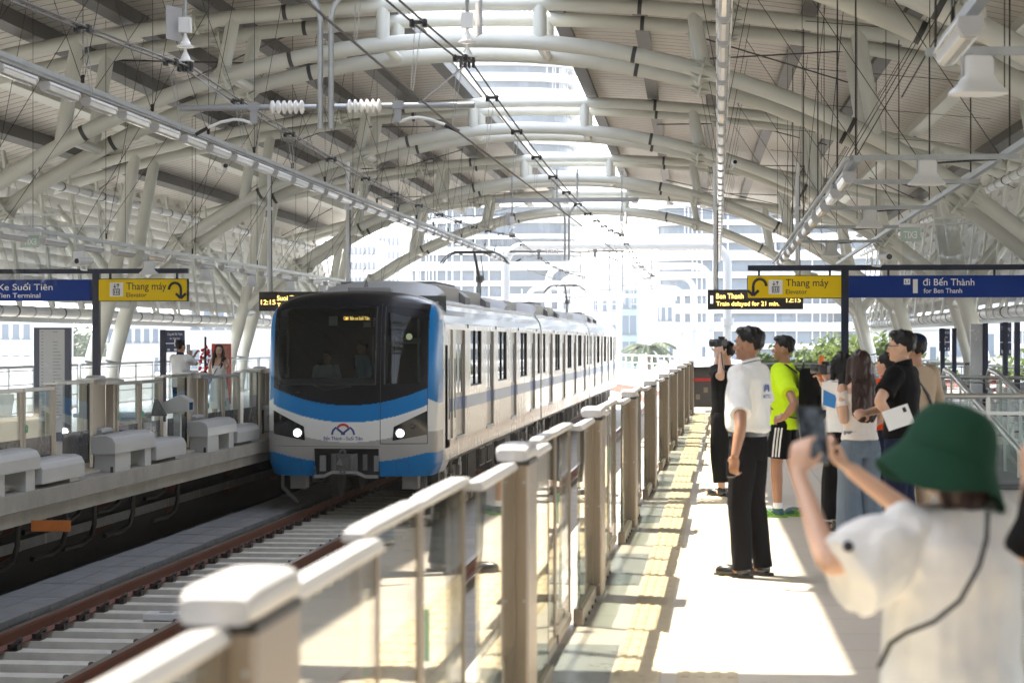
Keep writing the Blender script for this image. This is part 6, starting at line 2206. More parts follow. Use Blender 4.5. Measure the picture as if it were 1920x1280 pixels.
class Person:
    def __init__(s, label, loc, heading, H=1.7, skin='tan', yaw=0, pitch=0, LA=None, RA=None, feet=None, vox=0.008, hands=True, female=False, seat=False, cat='person', group=None, lean=0.0):
        s.k = H / 1.72
        s.loc = Vector(loc)
        s.hd = R(heading)
        s.skin = SK[skin]
        s.fem = female
        f = 0.9 if female else 1.0
        s.f = f
        s.vox = vox
        s.sh = 0.185 * f
        s.HR = Matrix.Rotation(R(yaw), 4, 'Z') @ Matrix.Rotation(R(pitch), 4, 'X')
        s.lean = lean
        s.piv = Vector((0, 0, 1.49))
        s.LA = LA or ((-0.235 * f, -0.03, 1.13), (-0.235 * f, 0.05, 0.89), (0, 0.12, -1), (0.9, 0.2, 0), 0.45)
        s.RA = RA or ((0.235 * f, -0.03, 1.13), (0.235 * f, 0.05, 0.89), (0, 0.12, -1), (-0.9, 0.2, 0), 0.45)
        s.feet = feet or ((-0.1, 0.0), (0.1, 0.0))
        b = MB()
        # torso
        oval(b, [(0, 0, 0.84, 0.13, 0.1), (0, 0.0, 0.92, 0.155, 0.11), (0, 0, 1.02, 0.14 * f, 0.1), (0, 0, 1.1, 0.135 * f, 0.098), (0, 0.0, 1.22, 0.155 * f, 0.11), (0, 0, 1.33, 0.17 * f, 0.105), (0, -0.01, 1.40, 0.15 * f, 0.085), (0, -0.012, 1.45, 0.075, 0.06)])
        limb(b, [(0, -0.02, 1.42), (0, -0.005, 1.5), (0, 0.005, 1.55)], [0.058 * f, 0.052 * f, 0.05 * f])
        s.legs = []
        for sg, (fx, fyy) in zip((-1, 1), s.feet):
            hip = Vector((sg * 0.085, 0, 0.88))
            ank = Vector((fx, fyy - 0.03, 0.085))
            knee = hip.lerp(ank, 0.5) + Vector((0, 0.03, 0.02))
            if seat: knee, ank = Vector((sg * 0.1, 0.4, 0.86)), Vector((sg * 0.1, 0.42, 0.45))
            s.legs.append((hip, knee, ank))
            limb(b, [hip, hip.lerp(knee, 0.4), knee, knee.lerp(ank, 0.35), ank], [0.088, 0.078, 0.056, 0.056, 0.037])
            b.ell(ank + Vector((0, 0.06, -0.04)), (0.04, 0.11, 0.035), 12, 8)
        for sg, A in ((-1, s.LA), (1, s.RA)):
            shd = Vector((sg * s.sh, -0.005, 1.385))
            e, w = Vector(A[0]), Vector(A[1])
            limb(b, [shd, shd.lerp(e, 0.5), e, e.lerp(w, 0.3), w], [0.052 * f, 0.047 * f, 0.039 * f, 0.039 * f, 0.027 * f])
            if hands: hand(b, w, A[2], A[3], A[4], side=(1 if sg > 0 else -1) * (A[5] if len(A) > 5 else 1), k=f)
        # head
        hb = MB()
        hb.ell((0, -0.005, 1.612), (0.074, 0.093, 0.098), 20, 14)
        hb.ell((0, 0.022, 1.545), (0.057, 0.066, 0.07), 16, 10)
        hb.ell((0, 0.062, 1.508), (0.03, 0.028, 0.024), 12, 8)
        hb.tube([(0, 0.084, 1.605), (0, 0.099, 1.575), (0, 0.106, 1.562)], [0.009, 0.013, 0.015], 8)
        hb.ell((0, 0.1, 1.56), (0.017, 0.013, 0.01), 8, 6)
        hb.ell((0, 0.075, 1.618), (0.05, 0.02, 0.012), 10, 6)
        for sg in (-1, 1):
            hb.ell((sg * 0.036, 0.06, 1.56), (0.024, 0.024, 0.024), 10, 6)
            hb.ell((sg * 0.077, -0.008, 1.575), (0.011, 0.023, 0.033), 10, 6)
        hb.v = [tuple(s.hp(p)) for p in hb.v]
        b.add(hb.v, hb.f)
        s.o = solid('person', b, s.skin, None, vox, 4)
        s.o.location = s.loc
        s.o.rotation_euler = (lean, 0, s.hd)
        s.o.scale = (s.k,) * 3
        tag(s.o, label, cat, group)
        # eyes, brows, mouth
        for sg in (-1, 1):
            e = MB()
            e.ell(s.hp((sg * 0.032, 0.083, 1.592)), 0.0115, 10, 6)
            eo = e.build('eye', M['eyewhite'], s.o, smooth=True)
            e = MB()
            e.ell(s.hp((sg * 0.032, 0.0905, 1.592)), 0.0062, 8, 6)
            e.build('iris', M['blackgl'], eo, smooth=True)
            e = MB()
            e.tube([s.hp((sg * 0.014, 0.094, 1.612)), s.hp((sg * 0.033, 0.092, 1.618)), s.hp((sg * 0.052, 0.08, 1.611))], [0.003, 0.004, 0.002], 6)
            e.build('eyebrow', M['hair'], s.o)
        e = MB()
        e.tube([s.hp((-0.022, 0.083, 1.531)), s.hp((0, 0.094, 1.532)), s.hp((0.022, 0.083, 1.531))], [0.003, 0.007, 0.003], 8)
        e.build('lips', M['lip'], s.o, smooth=True)
    def hp(s, p):
        return s.HR @ (Vector(p) - s.piv) + s.piv
    def W(s, u, v, d):
        """pixel and depth to this figure's own frame"""
        q = P(u, v, d) - s.loc
        q = Matrix.Rotation(-s.hd, 3, 'Z') @ q
        return q / s.k
    def hair(s, kind='short', m=None, end=1.1):
        b = MB()
        if kind == 'short':
            b.ell((0, -0.018, 1.643), (0.082, 0.097, 0.078), 20, 14)
            b.ell((0, -0.055, 1.6), (0.068, 0.052, 0.06), 16, 10)
        else:
            b.ell((0, -0.02, 1.632), (0.085, 0.098, 0.09), 20, 14)
            b.ell((0, -0.052, 1.585), (0.073, 0.06, 0.07), 16, 10)
        if kind == 'short':
            b.ell((0, 0.035, 1.685), (0.06, 0.055, 0.03), 14, 8)
        if kind == 'nape':
            oval(b, [(0, -0.03, 1.6, 0.085, 0.08), (0, -0.05, 1.5, 0.085, 0.06), (0, -0.06, 1.42, 0.06, 0.03)])
        if kind == 'pony':
            b.ell((0, -0.12, 1.6), (0.03, 0.035, 0.035), 12, 8)
            limb(b, [(0, -0.13, 1.6), (0, -0.16, 1.5), (0, -0.14, 1.38)], [0.03, 0.035, 0.012])
        if kind == 'long':
            oval(b, [(0, -0.03, 1.62, 0.088, 0.085), (0, -0.045, 1.52, 0.095, 0.075), (0, -0.085, 1.42, 0.115, 0.055), (0, -0.105, 1.3, 0.125, 0.045), (0, -0.105, max(end + 0.06, 1.15), 0.115, 0.04), (0.01, -0.1, end, 0.06, 0.02)])
            for sg in (-1, 1):
                limb(b, [(sg * 0.075, 0.03, 1.64), (sg * 0.085, 0.02, 1.54), (sg * 0.1, 0.03, 1.42)], [0.02, 0.028, 0.02])
        if kind == 'front':
            for sg in (-1, 1):
                limb(b, [(sg * 0.06, 0.03, 1.68), (sg * 0.085, 0.02, 1.56), (sg * 0.1, 0.075, 1.42), (sg * 0.085, 0.12, 1.26)], [0.02, 0.03, 0.034, 0.014])
            oval(b, [(0, -0.03, 1.62, 0.088, 0.085), (0, -0.045, 1.52, 0.1, 0.07), (0, -0.085, 1.42, 0.12, 0.05), (0, -0.1, 1.25, 0.1, 0.03)])
        b.v = [tuple(s.hp(p)) if p[2] > 1.5 else tuple(s.hp(p).lerp(Vector(p), min(1, (1.5 - p[2]) / 0.15))) for p in b.v]
        return solid('hair', b, m or M['hair'], s.o, 0.007, 3, 0.009, 34, (1, 1, 0.35))
    def shirt(s, m, hem=0.88, slv=0.55, loose=0.016, neck=1.45, disp=0.007, name='shirt', sr=0.068, seed=0, belly=0.0, off=False, droop=0.0):
        f = s.f
        b = MB()
        L = loose
        secs = [(0, 0.0, hem, 0.155 + L, 0.115 + L), (0, belly * 0.3, 0.95 if hem < 0.94 else hem + 0.02, 0.155 * (0.95 + 0.05 * f) + L, 0.115 + L + belly * 0.5), (0, belly * 0.6, 1.05, 0.148 * f + L * 1.2, 0.105 + L + belly), (0, belly * 0.4, 1.16, 0.152 * f + L, 0.108 + L + belly * 0.7), (0, 0.0, 1.27, 0.168 * f + L, 0.115 + L), (0, -0.003, 1.35, 0.178 * f + L * 0.8, 0.105 + L * 0.8)]
        if not off:
            secs += [(0, -0.01, 1.41, 0.15 * f + L * 0.5, 0.085 + L * 0.5), (0, -0.014, neck, 0.085 + L * 0.3, 0.066 + L * 0.3)]
        oval(b, secs)
        for sg, A in ((-1, s.LA), (1, s.RA)):
            shd = Vector((sg * (s.sh - 0.01), -0.005, 1.378 if not off else 1.33))
            e, w = Vector(A[0]), Vector(A[1])
            if slv <= 0: continue
            pts = [shd]
            if slv <= 1:
                pts += [shd.lerp(e, slv * 0.5), shd.lerp(e, slv)]
                rs = [0.074 * f + L * 0.4, sr * f, sr * f + 0.004]
            else:
                pts += [shd.lerp(e, 0.5), e, e.lerp(w, (slv - 1) * 0.5), e.lerp(w, slv - 1)]
                rs = [0.07 * f + L * 0.3, sr * f, sr * f * 0.9, sr * f * 0.8, sr * f * 0.72]
            if droop: pts = [q - Vector((0, 0, droop * (0.3 + 0.7 * i / (len(pts) - 1)))) for i, q in enumerate(pts)]
            b.tube(pts, rs, 16)
            b.ell(shd, 0.072 * f + L * 0.45, 14, 10)
        return solid(name, b, m, s.o, s.vox, 4, disp, 8, (1.2, 1.2, 0.8), seed)
    def collar(s, m, stripe=None):
        b = MB()
        n = 20
        rings = []
        for (r, z, o) in ((0.062, 1.435, 0), (0.078, 1.435, 0), (0.069, 1.487, 0), (0.06, 1.485, 0)):
            rings.append([Vector((r * math.cos(2 * math.pi * i / n), -0.012 + r * 0.95 * math.sin(2 * math.pi * i / n), z - 0.018 * math.sin(2 * math.pi * i / n))) for i in range(n)])
        b.loft(rings, False, closed=True)
        o = b.build('collar', m, s.o, smooth=True)
        if stripe:
            b = MB()
            pts = [Vector((0.0755 * math.cos(2 * math.pi * i / n), -0.012 + 0.0755 * 0.95 * math.sin(2 * math.pi * i / n), 1.466 - 0.018 * math.sin(2 * math.pi * i / n))) for i in range(n + 1)]
            b.tube(pts, 0.0035, 6, caps=False)
            b.build('stripe', stripe, o)
    def trousers(s, m, end=0.055, r0=0.098, r1=0.075, r2=0.068, top=1.0, disp=0.006, name='trousers', seed=0):
        b = MB()
        oval(b, [(0, 0, 0.80, 0.14, 0.105), (0, 0, 0.86, 0.165, 0.122), (0, 0, 0.93, 0.163, 0.12), (0, 0, top, 0.152, 0.112)])
        for hip, knee, ank in s.legs:
            fu = max(0.0, (end - ank.z) / (hip.z - ank.z))
            if end > knee.z:
                f = (hip.z - end) / (hip.z - knee.z)
                e = hip.lerp(knee, f)
                b.tube([hip, hip.lerp(e, 0.5), e], [r0, (r0 + r1) / 2, r1], 18)
            else:
                f = (knee.z - end) / (knee.z - ank.z) if knee.z > ank.z else 1
                e = knee.lerp(ank, f)
                b.tube([hip, hip.lerp(knee, 0.5), knee, knee.lerp(e, 0.5), e], [r0, (r0 + r1) / 2, r1, (r1 + r2) / 2, r2], 18)
            b.ell(hip, r0, 12, 8)
        return solid(name, b, m, s.o, s.vox, 4, disp, 7, (1.4, 1.4, 0.5), seed)
    def skirt(s, m, end=0.15, r=0.2):
        b = MB()
        oval(b, [(0, 0, end, r, r * 0.85), (0, 0, 0.5, r * 0.95, r * 0.8), (0, 0, 0.86, 0.17, 0.125), (0, 0, 1.02, 0.145, 0.108)])
        return solid('skirt', b, m, s.o, s.vox, 4, 0.012, 6, (1.5, 1.5, 0.25))
    def shoes(s, m, sole=None, size=1.0, turn=0):
        for (hip, knee, ank), sg in zip(s.legs, (-1, 1)):
            b = MB()
            c = ank + Vector((0, 0.055, -0.045))
            b.ell(c + Vector((0, 0.05, -0.002)), (0.049 * size, 0.098 * size, 0.05), 14, 10)
            b.ell(c + Vector((0, -0.055, 0.008)), (0.042 * size, 0.06 * size, 0.055), 14, 10)
            limb(b, [c + Vector((0, -0.05, 0.0)), c + Vector((0, -0.05, 0.05))], [0.042, 0.042])
            b.v = [(p[0], p[1], max(p[2], ank.z - 0.08)) for p in b.v]
            o = solid('shoe', b, m, s.o, 0.007, 3)
            b = MB()
            n = 20
            ring = [Vector((0.047 * size * math.cos(2 * math.pi * i / n) * (1.0 + 0.12 * math.sin(2 * math.pi * i / n)), 0.15 * size * math.sin(2 * math.pi * i / n), 0)) for i in range(n)]
            z0 = ank.z - 0.085
            b.loft([[p + Vector((c.x, c.y + 0.01, z0)) for p in ring], [p + Vector((c.x, c.y + 0.01, z0 + 0.022)) for p in ring]], True)
            b.build('sole', sole or M['black'], o)
    def belt(s, z=1.0):
        b = MB()
        n = 28
        rr = [[Vector(((0.163 + a) * math.copysign(abs(math.cos(t)) ** 0.85, math.cos(t)), (0.121 + a) * math.copysign(abs(math.sin(t)) ** 0.85, math.sin(t)), z + h)) for t in [2 * math.pi * i / n for i in range(n)]] for (a, h) in ((0, -0.018), (0.006, -0.018), (0.006, 0.018), (0, 0.018))]
        b.loft(rr, False, closed=True)
        o = b.build('belt', M['leather'], s.o, smooth=True)
        MB().box(-0.02, 0.02, 0.12, 0.132, z - 0.018, z + 0.018).build('buckle', M['galv'], o)
    def strap(s, pts, r, m, name='strap'):
        b = MB()
        b.tube(pts, r, 8)
        return b.build(name, m, s.o, smooth=True)
    def world(s, p):
        return s.loc + Matrix.Rotation(s.hd, 3, 'Z') @ (Vector(p) * s.k)
def device(name, cat, label, world, rz, w, t, h, tilt=0.0, roll=0.0, screen=True):
    r = empty(name, world, rz, label, cat)
    r.rotation_euler = (tilt, roll, rz)
    MB().box(-w / 2, w / 2, -t / 2, t / 2, -h / 2, h / 2).build('body', M['blackgl'], r, bevel=min(0.006, t * 0.4))
    if screen:
        MB().box(-w / 2 + 0.004, w / 2 - 0.004, -t / 2 - 0.0012, -t / 2 - 0.0004, -h / 2 + 0.006, h / 2 - 0.006).build('screen', M['screen'], r)
    return r
def screen_mat():
    m = mat('phone_screen_image', (0.1, 0.13, 0.17), 0.2, emit=0.0)
    t = m.node_tree
    b = t.nodes['Principled BSDF']
    tc = t.nodes.new('ShaderNodeTexCoord')
    mp = t.nodes.new('ShaderNodeMapping')
    mp.inputs['Rotation'].default_value = (0, R(35), 0)
    t.links.new(tc.outputs['Object'], mp.inputs[0])
    w = t.nodes.new('ShaderNodeTexNoise')
    w.inputs['Scale'].default_value = 22
    t.links.new(mp.outputs[0], w.inputs['Vector'])
    cr = t.nodes.new('ShaderNodeValToRGB')
    cr.color_ramp.elements[0].position = 0.42
    cr.color_ramp.elements[0].color = (0.012, 0.017, 0.025, 1)
    cr.color_ramp.elements[1].position = 0.66
    cr.color_ramp.elements[1].color = (0.12, 0.15, 0.19, 1)
    t.links.new(w.outputs['Fac'], cr.inputs[0])
    t.links.new(cr.outputs[0], b.inputs['Base Color'])
    t.links.new(cr.outputs[0], b.inputs['Emission Color'])
    b.inputs['Emission Strength'].default_value = 0.03
    return m
M['screen'] = screen_mat()
def camera_prop(label, world, rz, tilt=0):
    r = empty('photo_camera', world, rz, label, 'camera')
    r.rotation_euler = (tilt, 0, rz)
    MB().box(-0.07, 0.07, -0.035, 0.03, -0.045, 0.045).build('body', M['black'], r, bevel=0.012)
    MB().box(-0.03, 0.03, -0.03, 0.03, 0.045, 0.07).build('viewfinder', M['black'], r, bevel=0.01)
    MB().tube([(0, 0.03, 0), (0, 0.13, 0)], [0.038, 0.042], 18).build('lens', M['panel_dk'], r, smooth=True)
    MB().tube([(0, 0.13, 0), (0, 0.132, 0)], 0.036, 18).build('front_glass', M['blackgl'], r)
    MB().tube([(0, 0.06, 0), (0, 0.085, 0)], 0.044, 18).build('focus_ring', M['black'], r)
    return r
def wl(loc, hd, H, u, v, d):
    q = Matrix.Rotation(-R(hd), 3, 'Z') @ (P(u, v, d) - Vector(loc))
    return q / (H / 1.72)
# ---- man in the white polo shirt
g = PF(1404, 1080)
L = (g.x, g.y, 0)
hd, H = 66, 1.76
LA = (wl(L, hd, H, 1389, 800, 13.45), wl(L, hd, H, 1378, 853, 13.4), (0.05, 0.12, -1), (0.9, -0.2, 0.0), 0.6)
p = Person('man in a white polo shirt and dark trousers standing alone in the sunlit strip', L, hd, H, 'brown', yaw=8, LA=LA, feet=((-0.09, 0.04), (0.1, -0.03)), vox=0.0065)
p.hair('short')
p.shirt(CL['white'], hem=0.995, slv=0.76, loose=0.022, belly=0.02, sr=0.067, disp=0.012)
p.collar(CL['white'], M['navy'])
p.trousers(CL['dark'], r0=0.1, r1=0.08, r2=0.067, top=1.0, disp=0.008)
p.belt(0.982)
p.shoes(M['leather'])
bk = MB()
def onback(pts, w):
    for a, b in zip(pts, pts[1:]):
        bk.beam((a[0], -0.142, a[1]), (b[0], -0.142, b[1]), w, 0.006, 0, (0, 1, 0))
for sg in (-1, 1):
    onback([(sg * 0.035 - 0.02, 1.27), (sg * 0.033 - 0.02, 1.3), (sg * 0.02 - 0.02, 1.318), (-0.02, 1.285)], 0.012)
bk.build('back_emblem', M['logoblue'], p.o)
lettering('METRO', -0.085, 0.045, 1.225, 1.252, -0.1445, M['logoblue'], p.o, 'back_lettering', bold=0.02)
device('mobile_phone', 'phone', 'small dark phone held by the hand of the polo shirt man', p.world(Vector(LA[1]) + Vector((0.03, 0.04, -0.09))), R(hd), 0.02, 0.07, 0.12, screen=False)
# ---- photographer in black behind him
g = PF(1360, 930)
L = (g.x, g.y, 0)
hd, H = 52, 1.66
RA = (wl(L, hd, H, 1342, 704, 21.3), wl(L, hd, H, 1346, 662, 21.5), (0.2, 0.2, 1), (0.6, 0.5, 0), 0.9)
LA = (wl(L, hd, H, 1352, 708, 20.6), wl(L, hd, H, 1352, 668, 21.0), (0.1, 0.3, 1), (0.6, 0.3, 0), 0.9)
p = Person('man in black clothes raising a camera, half hidden behind the polo shirt man', L, hd, H, 'fair', LA=LA, RA=RA, yaw=10)
p.hair('short')
p.shirt(CL['black'], hem=0.86, slv=0.7, loose=0.02)
p.trousers(CL['black'], r0=0.105, r1=0.1, r2=0.09, end=0.16)
p.shoes(M['leather'])
camera_prop('black photo camera held up to the eye by the man in black', P(1353, 643, 21.1), R(hd + 10))
p.strap([p.W(1352, 660, 20.9), p.W(1356, 690, 20.7), p.W(1368, 705, 20.6)], 0.006, M['black'], 'camera_strap')
# ---- man in the neon shirt
g = PF(1469, 968)
L = (g.x, g.y, 0)
hd, H = 74, 1.71
LA = (wl(L, hd, H, 1490, 757, 18.0), wl(L, hd, H, 1470, 783, 18.05), (0.35, 0.9, -0.15), (0.7, 0.1, -0.4), 0.7)
RA = ((0.26, -0.12, 1.16), (0.2, 0.08, 1.02), (-0.3, 0.8, -0.2), (-0.8, 0, -0.3), 0.6)
p = Person('man in a neon yellow shirt and striped shorts with one hand on his hip', L, hd, H, 'brown', yaw=6, LA=LA, RA=RA, feet=((-0.1, 0.06), (0.1, -0.16)), vox=0.007)
p.hair('short')
p.shirt(CL['neon'], hem=0.83, slv=0.72, loose=0.026, sr=0.08, belly=0.015)
p.trousers(CL['black'], end=0.56, r0=0.108, r1=0.105, top=0.98, name='shorts')
st = MB()
for k in range(3):
    st.tube([(-0.195 - 0.002, -0.035 + k * 0.03, 0.85), (-0.204, -0.02 + k * 0.03, 0.72), (-0.202, -0.005 + k * 0.03, 0.575)], 0.008, 6)
st.build('side_stripe', M['signwhite'], p.o)
M['teal'] = mat('teal_trainer', (0.03, 0.09, 0.1), 0.6, var=0.2, vscale=30)
M['lime'] = mat('lime_trim', (0.14, 0.34, 0.02), 0.5)
p.shoes(M['teal'], M['lime'], 1.08)
for hip, knee, ank in p.legs:
    MB().tube([ank + Vector((0, 0, 0.0)), ank + Vector((0, 0, 0.055))], 0.045, 14).build('sock', M['white'], p.o, smooth=True)
    b = MB()
    for (a, c) in (((-0.052, 0.02, -0.06), (-0.046, 0.1, -0.01)), ((-0.052, 0.05, -0.065), (-0.046, 0.12, -0.015)), ((-0.052, 0.1, -0.06), (-0.044, 0.04, -0.01))):
        b.tube([ank + Vector(a), ank + Vector(c)], 0.005, 6)
    b.build('shoe_stripe', M['lime'], p.o)
# backpack
r = empty('backpack', p.world((0, -0.155, 1.16)), R(hd), 'bulky black backpack on the back of the neon shirt man', 'backpack')
b = MB()
oval(b, [(0, -0.09, -0.27, 0.13, 0.07), (0, -0.1, -0.2, 0.155, 0.1), (0, -0.11, -0.02, 0.155, 0.11), (0, -0.095, 0.14, 0.145, 0.09), (0, -0.07, 0.24, 0.1, 0.055)])
o = solid('main_bag', b, CL['black'], r, 0.009, 5, 0.006, 10)
b = MB()
oval(b, [(0, -0.2, -0.24, 0.1, 0.03), (0, -0.225, -0.14, 0.115, 0.045), (0, -0.21, 0.0, 0.105, 0.035)])
solid('front_pocket', b, CL['black'], r, 0.009, 4, 0.004, 12)
MB().tube([(-0.04, -0.03, 0.23), (0, -0.04, 0.29), (0.04, -0.03, 0.23)], 0.008, 8).build('grab_loop', M['black'], r, smooth=True)
for sg in (-1, 1):
    b = MB()
    pts = [(sg * 0.09, -0.0, 0.2), (sg * 0.105, 0.1, 0.28), (sg * 0.115, 0.2, 0.27), (sg * 0.125, 0.295, 0.16), (sg * 0.13, 0.305, 0.0), (sg * 0.15, 0.24, -0.12), (sg * 0.15, 0.1, -0.2), (sg * 0.12, 0.0, -0.22)]
    for a, c in zip(pts, pts[1:]): b.beam(a, c, 0.05, 0.014)
    b.build('shoulder_strap', M['black'], r, bevel=0.004)
b = MB().tube([(0.13, -0.17, 0.12), (0.14, -0.18, 0.36)], 0.024, 14).build('umbrella', M['orange'], None, smooth=True)
b.parent = None
b.location = p.world((0.0, -0.155, 1.16))
b.rotation_euler = (0, 0, R(hd))
tag(b, 'orange rolled tube sticking up out of the black backpack', 'umbrella')
# ---- girl with camera and black hair
d = 17.4
L = tuple(P(1577, 640, d))
L = (L[0], L[1], 0)
hd, H = 48, 1.56
LA = (wl(L, hd, H, 1558, 745, 17.3), wl(L, hd, H, 1549, 712, 17.5), (0.2, 0.4, 1), (0.7, 0.3, 0), 0.8)
RA = ((0.2, 0.18, 1.22), (0.08, 0.3, 1.4), (-0.3, 0.3, 0.9), (-0.6, 0.5, 0), 0.8)
p = Person('girl with long black hair holding a camera, in white top and long black skirt', L, hd, H, 'fair', LA=LA, RA=RA, female=True)
p.hair('long', end=1.18)
p.shirt(CL['white'], hem=0.95, slv=0.7, loose=0.014)
p.skirt(CL['black'], end=0.12, r=0.2)
p.shoes(M['leather'])
camera_prop('dark photo camera with a wide lens held by the black haired girl', P(1548, 692, 17.55), R(hd + 20))
p.strap([p.W(1560, 735, 17.2), p.W(1573, 715, 17.1), p.W(1590, 722, 17.15), p.W(1598, 712, 17.2)], 0.008, M['black'], 'camera_strap')
# ---- woman in jeans
d = 15.7
L = tuple(P(1612, 640, d))
L = (L[0], L[1], 0)
hd, H = 22, 1.585
LA = (wl(L, hd, H, 1583, 792, 15.6), wl(L, hd, H, 1570, 752, 15.9), (0.1, 0.35, 1), (0.8, 0.3, 0), 0.9)
RA = ((0.22, 0.02, 1.12), (0.08, 0.18, 1.05), (-0.8, 0.4, 0.1), (-0.2, -0.8, 0), 0.7)
p = Person('woman with long brown hair in an off shoulder top and wide grey jeans', L, hd, H, 'fair', LA=LA, RA=RA, female=True, vox=0.007)
p.hair('long', M['hairbrown'], end=1.1)
p.shirt(CL['cream'], hem=0.95, slv=0.42, loose=0.008, off=True, sr=0.062)
p.trousers(CL['jeans'], r0=0.105, r1=0.1, r2=0.125, end=0.06, top=1.03, name='jeans', disp=0.009)
for sg in (-1, 1):
    MB().cbox((sg * 0.08, -0.128, 0.9), (0.085, 0.008, 0.09)).build('back_pocket', CL['jeans'], p.o, bevel=0.004)
p.shoes(M['white'])
device('mobile_phone', 'phone', 'black phone in the hand of the woman with long brown hair', p.world(Vector(LA[1]) + Vector((0.02, 0.05, 0.09))), R(hd), 0.075, 0.01, 0.15, tilt=-0.3, screen=False)
r = empty('flyer', P(1556, 742, 15.85), R(-10), 'white flyer with a blue print held beside the black phone', 'flyer')
MB().box(-0.065, 0.065, -0.002, 0.002, -0.11, 0.11).build('sheet', M['signwhite'], r)
MB().prism([(-0.055, -0.07), (0.04, -0.1), (0.055, 0.0), (-0.05, 0.05)], 'y', -0.0045, -0.0025).build('blue_print', mat('flyer_blue', (0.03, 0.22, 0.6), 0.5), r)
# ---- person in orange
d = 18.6
L = tuple(P(1660, 640, d))
L = (L[0], L[1], 0)
p = Person('woman in an orange shirt with tied black hair between the taller people', L, 62, 1.55, 'fair', female=True)
p.hair('pony')
p.shirt(CL['orange'], hem=0.9, slv=0.7)
p.collar(CL['orange'], M['signwhite'])
p.trousers(CL['navy'])
p.shoes(M['leather'])
# ---- man in black polo with glasses
d = 14.9
L = tuple(P(1690, 640, d))
L = (L[0], L[1], 0)
hd, H = 68, 1.74
LA = (wl(L, hd, H, 1648, 752, 14.6), wl(L, hd, H, 1668, 778, 14.75), (0.8, 0.35, -0.1), (0.1, 0.3, -0.9), 0.6)
RA = ((0.2, 0.12, 1.15), (-0.02, 0.26, 1.1), (-0.9, 0.1, 0.05), (0, 0.5, -0.6), 0.6)
p = Person('man in a black polo shirt and glasses with folded arms holding papers', L, hd, H, 'fair', yaw=4, LA=LA, RA=RA, vox=0.007)
p.hair('short')
p.shirt(CL['black'], hem=0.92, slv=0.7, loose=0.018, sr=0.074)
p.collar(CL['black'])
p.trousers(CL['navy'], r0=0.1, r1=0.085, r2=0.08)
p.shoes(M['leather'])
b = MB()
for sg in (-1, 1):
    b.tube([p.hp((sg * 0.033 + 0.026 * math.cos(a), 0.108, 1.59 + 0.02 * math.sin(a))) for a in [2 * math.pi * i / 14 for i in range(15)]], 0.003, 6, caps=False)
    b.tube([p.hp((sg * 0.058, 0.106, 1.595)), p.hp((sg * 0.08, 0.0, 1.6))], 0.003, 6)
b.tube([p.hp((-0.008, 0.11, 1.595)), p.hp((0.008, 0.11, 1.595))], 0.003, 6)
b.build('glasses', M['black'], p.o)
r = empty('paper_sheet', P(1684, 782, 14.5), R(20), 'white paper sheet held at a slant by the man in black polo', 'paper')
r.rotation_euler = (R(-15), R(-18), R(10))
MB().box(-0.1, 0.1, -0.003, 0.003, -0.075, 0.075).build('sheet', M['signwhite'], r)
MB().box(0.05, 0.075, -0.0055, -0.0035, 0.02, 0.055).build('stamp', M['ink'], r)
# ---- man in beige with cap
d = 17.2
L = tuple(P(1716, 640, d))
L = (L[0], L[1], 0)
hd, H = 35, 1.71
p = Person('man in a beige shirt and dark cap seen from behind with a strap across', L, hd, H, 'tan')
p.hair('short')
p.shirt(CL['beige'], hem=0.84, slv=1.85, loose=0.024)
p.trousers(CL['beige'])
p.shoes(M['leather'])
b = MB()
b.ell((0, -0.01, 1.665), (0.09, 0.105, 0.07), 18, 12)
b.prism([(0.06, 1.655), (0.19, 1.64), (0.19, 1.648), (0.06, 1.67)], 'x', -0.07, 0.07)
b.v = [tuple(p.hp((q[0], q[1], max(q[2], 1.635)))) for q in b.v]
solid('cap', b, CL['navy'], p.o, 0.008, 3)
p.strap([(-0.16, 0.02, 1.42), (-0.12, -0.11, 1.38), (0.02, -0.145, 1.2), (0.14, -0.12, 1.0), (0.19, 0.0, 0.92)], 0.013, M['leather'], 'bag_strap')
# ---- woman in the green bucket hat
d = 4.95
L = tuple(P(1785, 640, d))
L = (L[0], L[1], 0)
hd, H = 30, 1.47
LA = (wl(L, hd, H, 1556, 1062, 4.8), wl(L, hd, H, 1497, 890, 5.12), (0.25, 0.25, 1), (0.75, 0.45, 0.1), 0.55)
RA = (wl(L, hd, H, 1735, 985, 5.35), wl(L, hd, H, 1598, 882, 5.35), (-0.75, 0.2, 0.55), (-0.2, -0.2, 0.9), 0.65)
p = Person('woman in a green bucket hat and loose white shirt photographing with a phone', L, hd, H, 'fair', yaw=14, pitch=-4, LA=LA, RA=RA, female=True, vox=0.0055)
p.hair('nape', M['hairbrown'])
sh = p.shirt(CL['white'], hem=0.78, slv=0.8, loose=0.055, sr=0.135, disp=0.017, droop=0.05)
p.trousers(CL['navy'])
p.shoes(M['white'])
e = Vector(LA[0]); s0 = Vector((-p.sh, 0, 1.385))
mk = MB()
q = s0.lerp(e, 0.72) + (Matrix.Rotation(-p.hd, 3, 'Z') @ Vector((0.02, -0.1, 0.02)))
mk.ell(q + (Matrix.Rotation(-p.hd, 3, 'Z') @ Vector((-0.035, -0.0, 0.02))), 0.016, 10, 6)
mk.build('sleeve_mark', M['ink'], p.o, smooth=True)
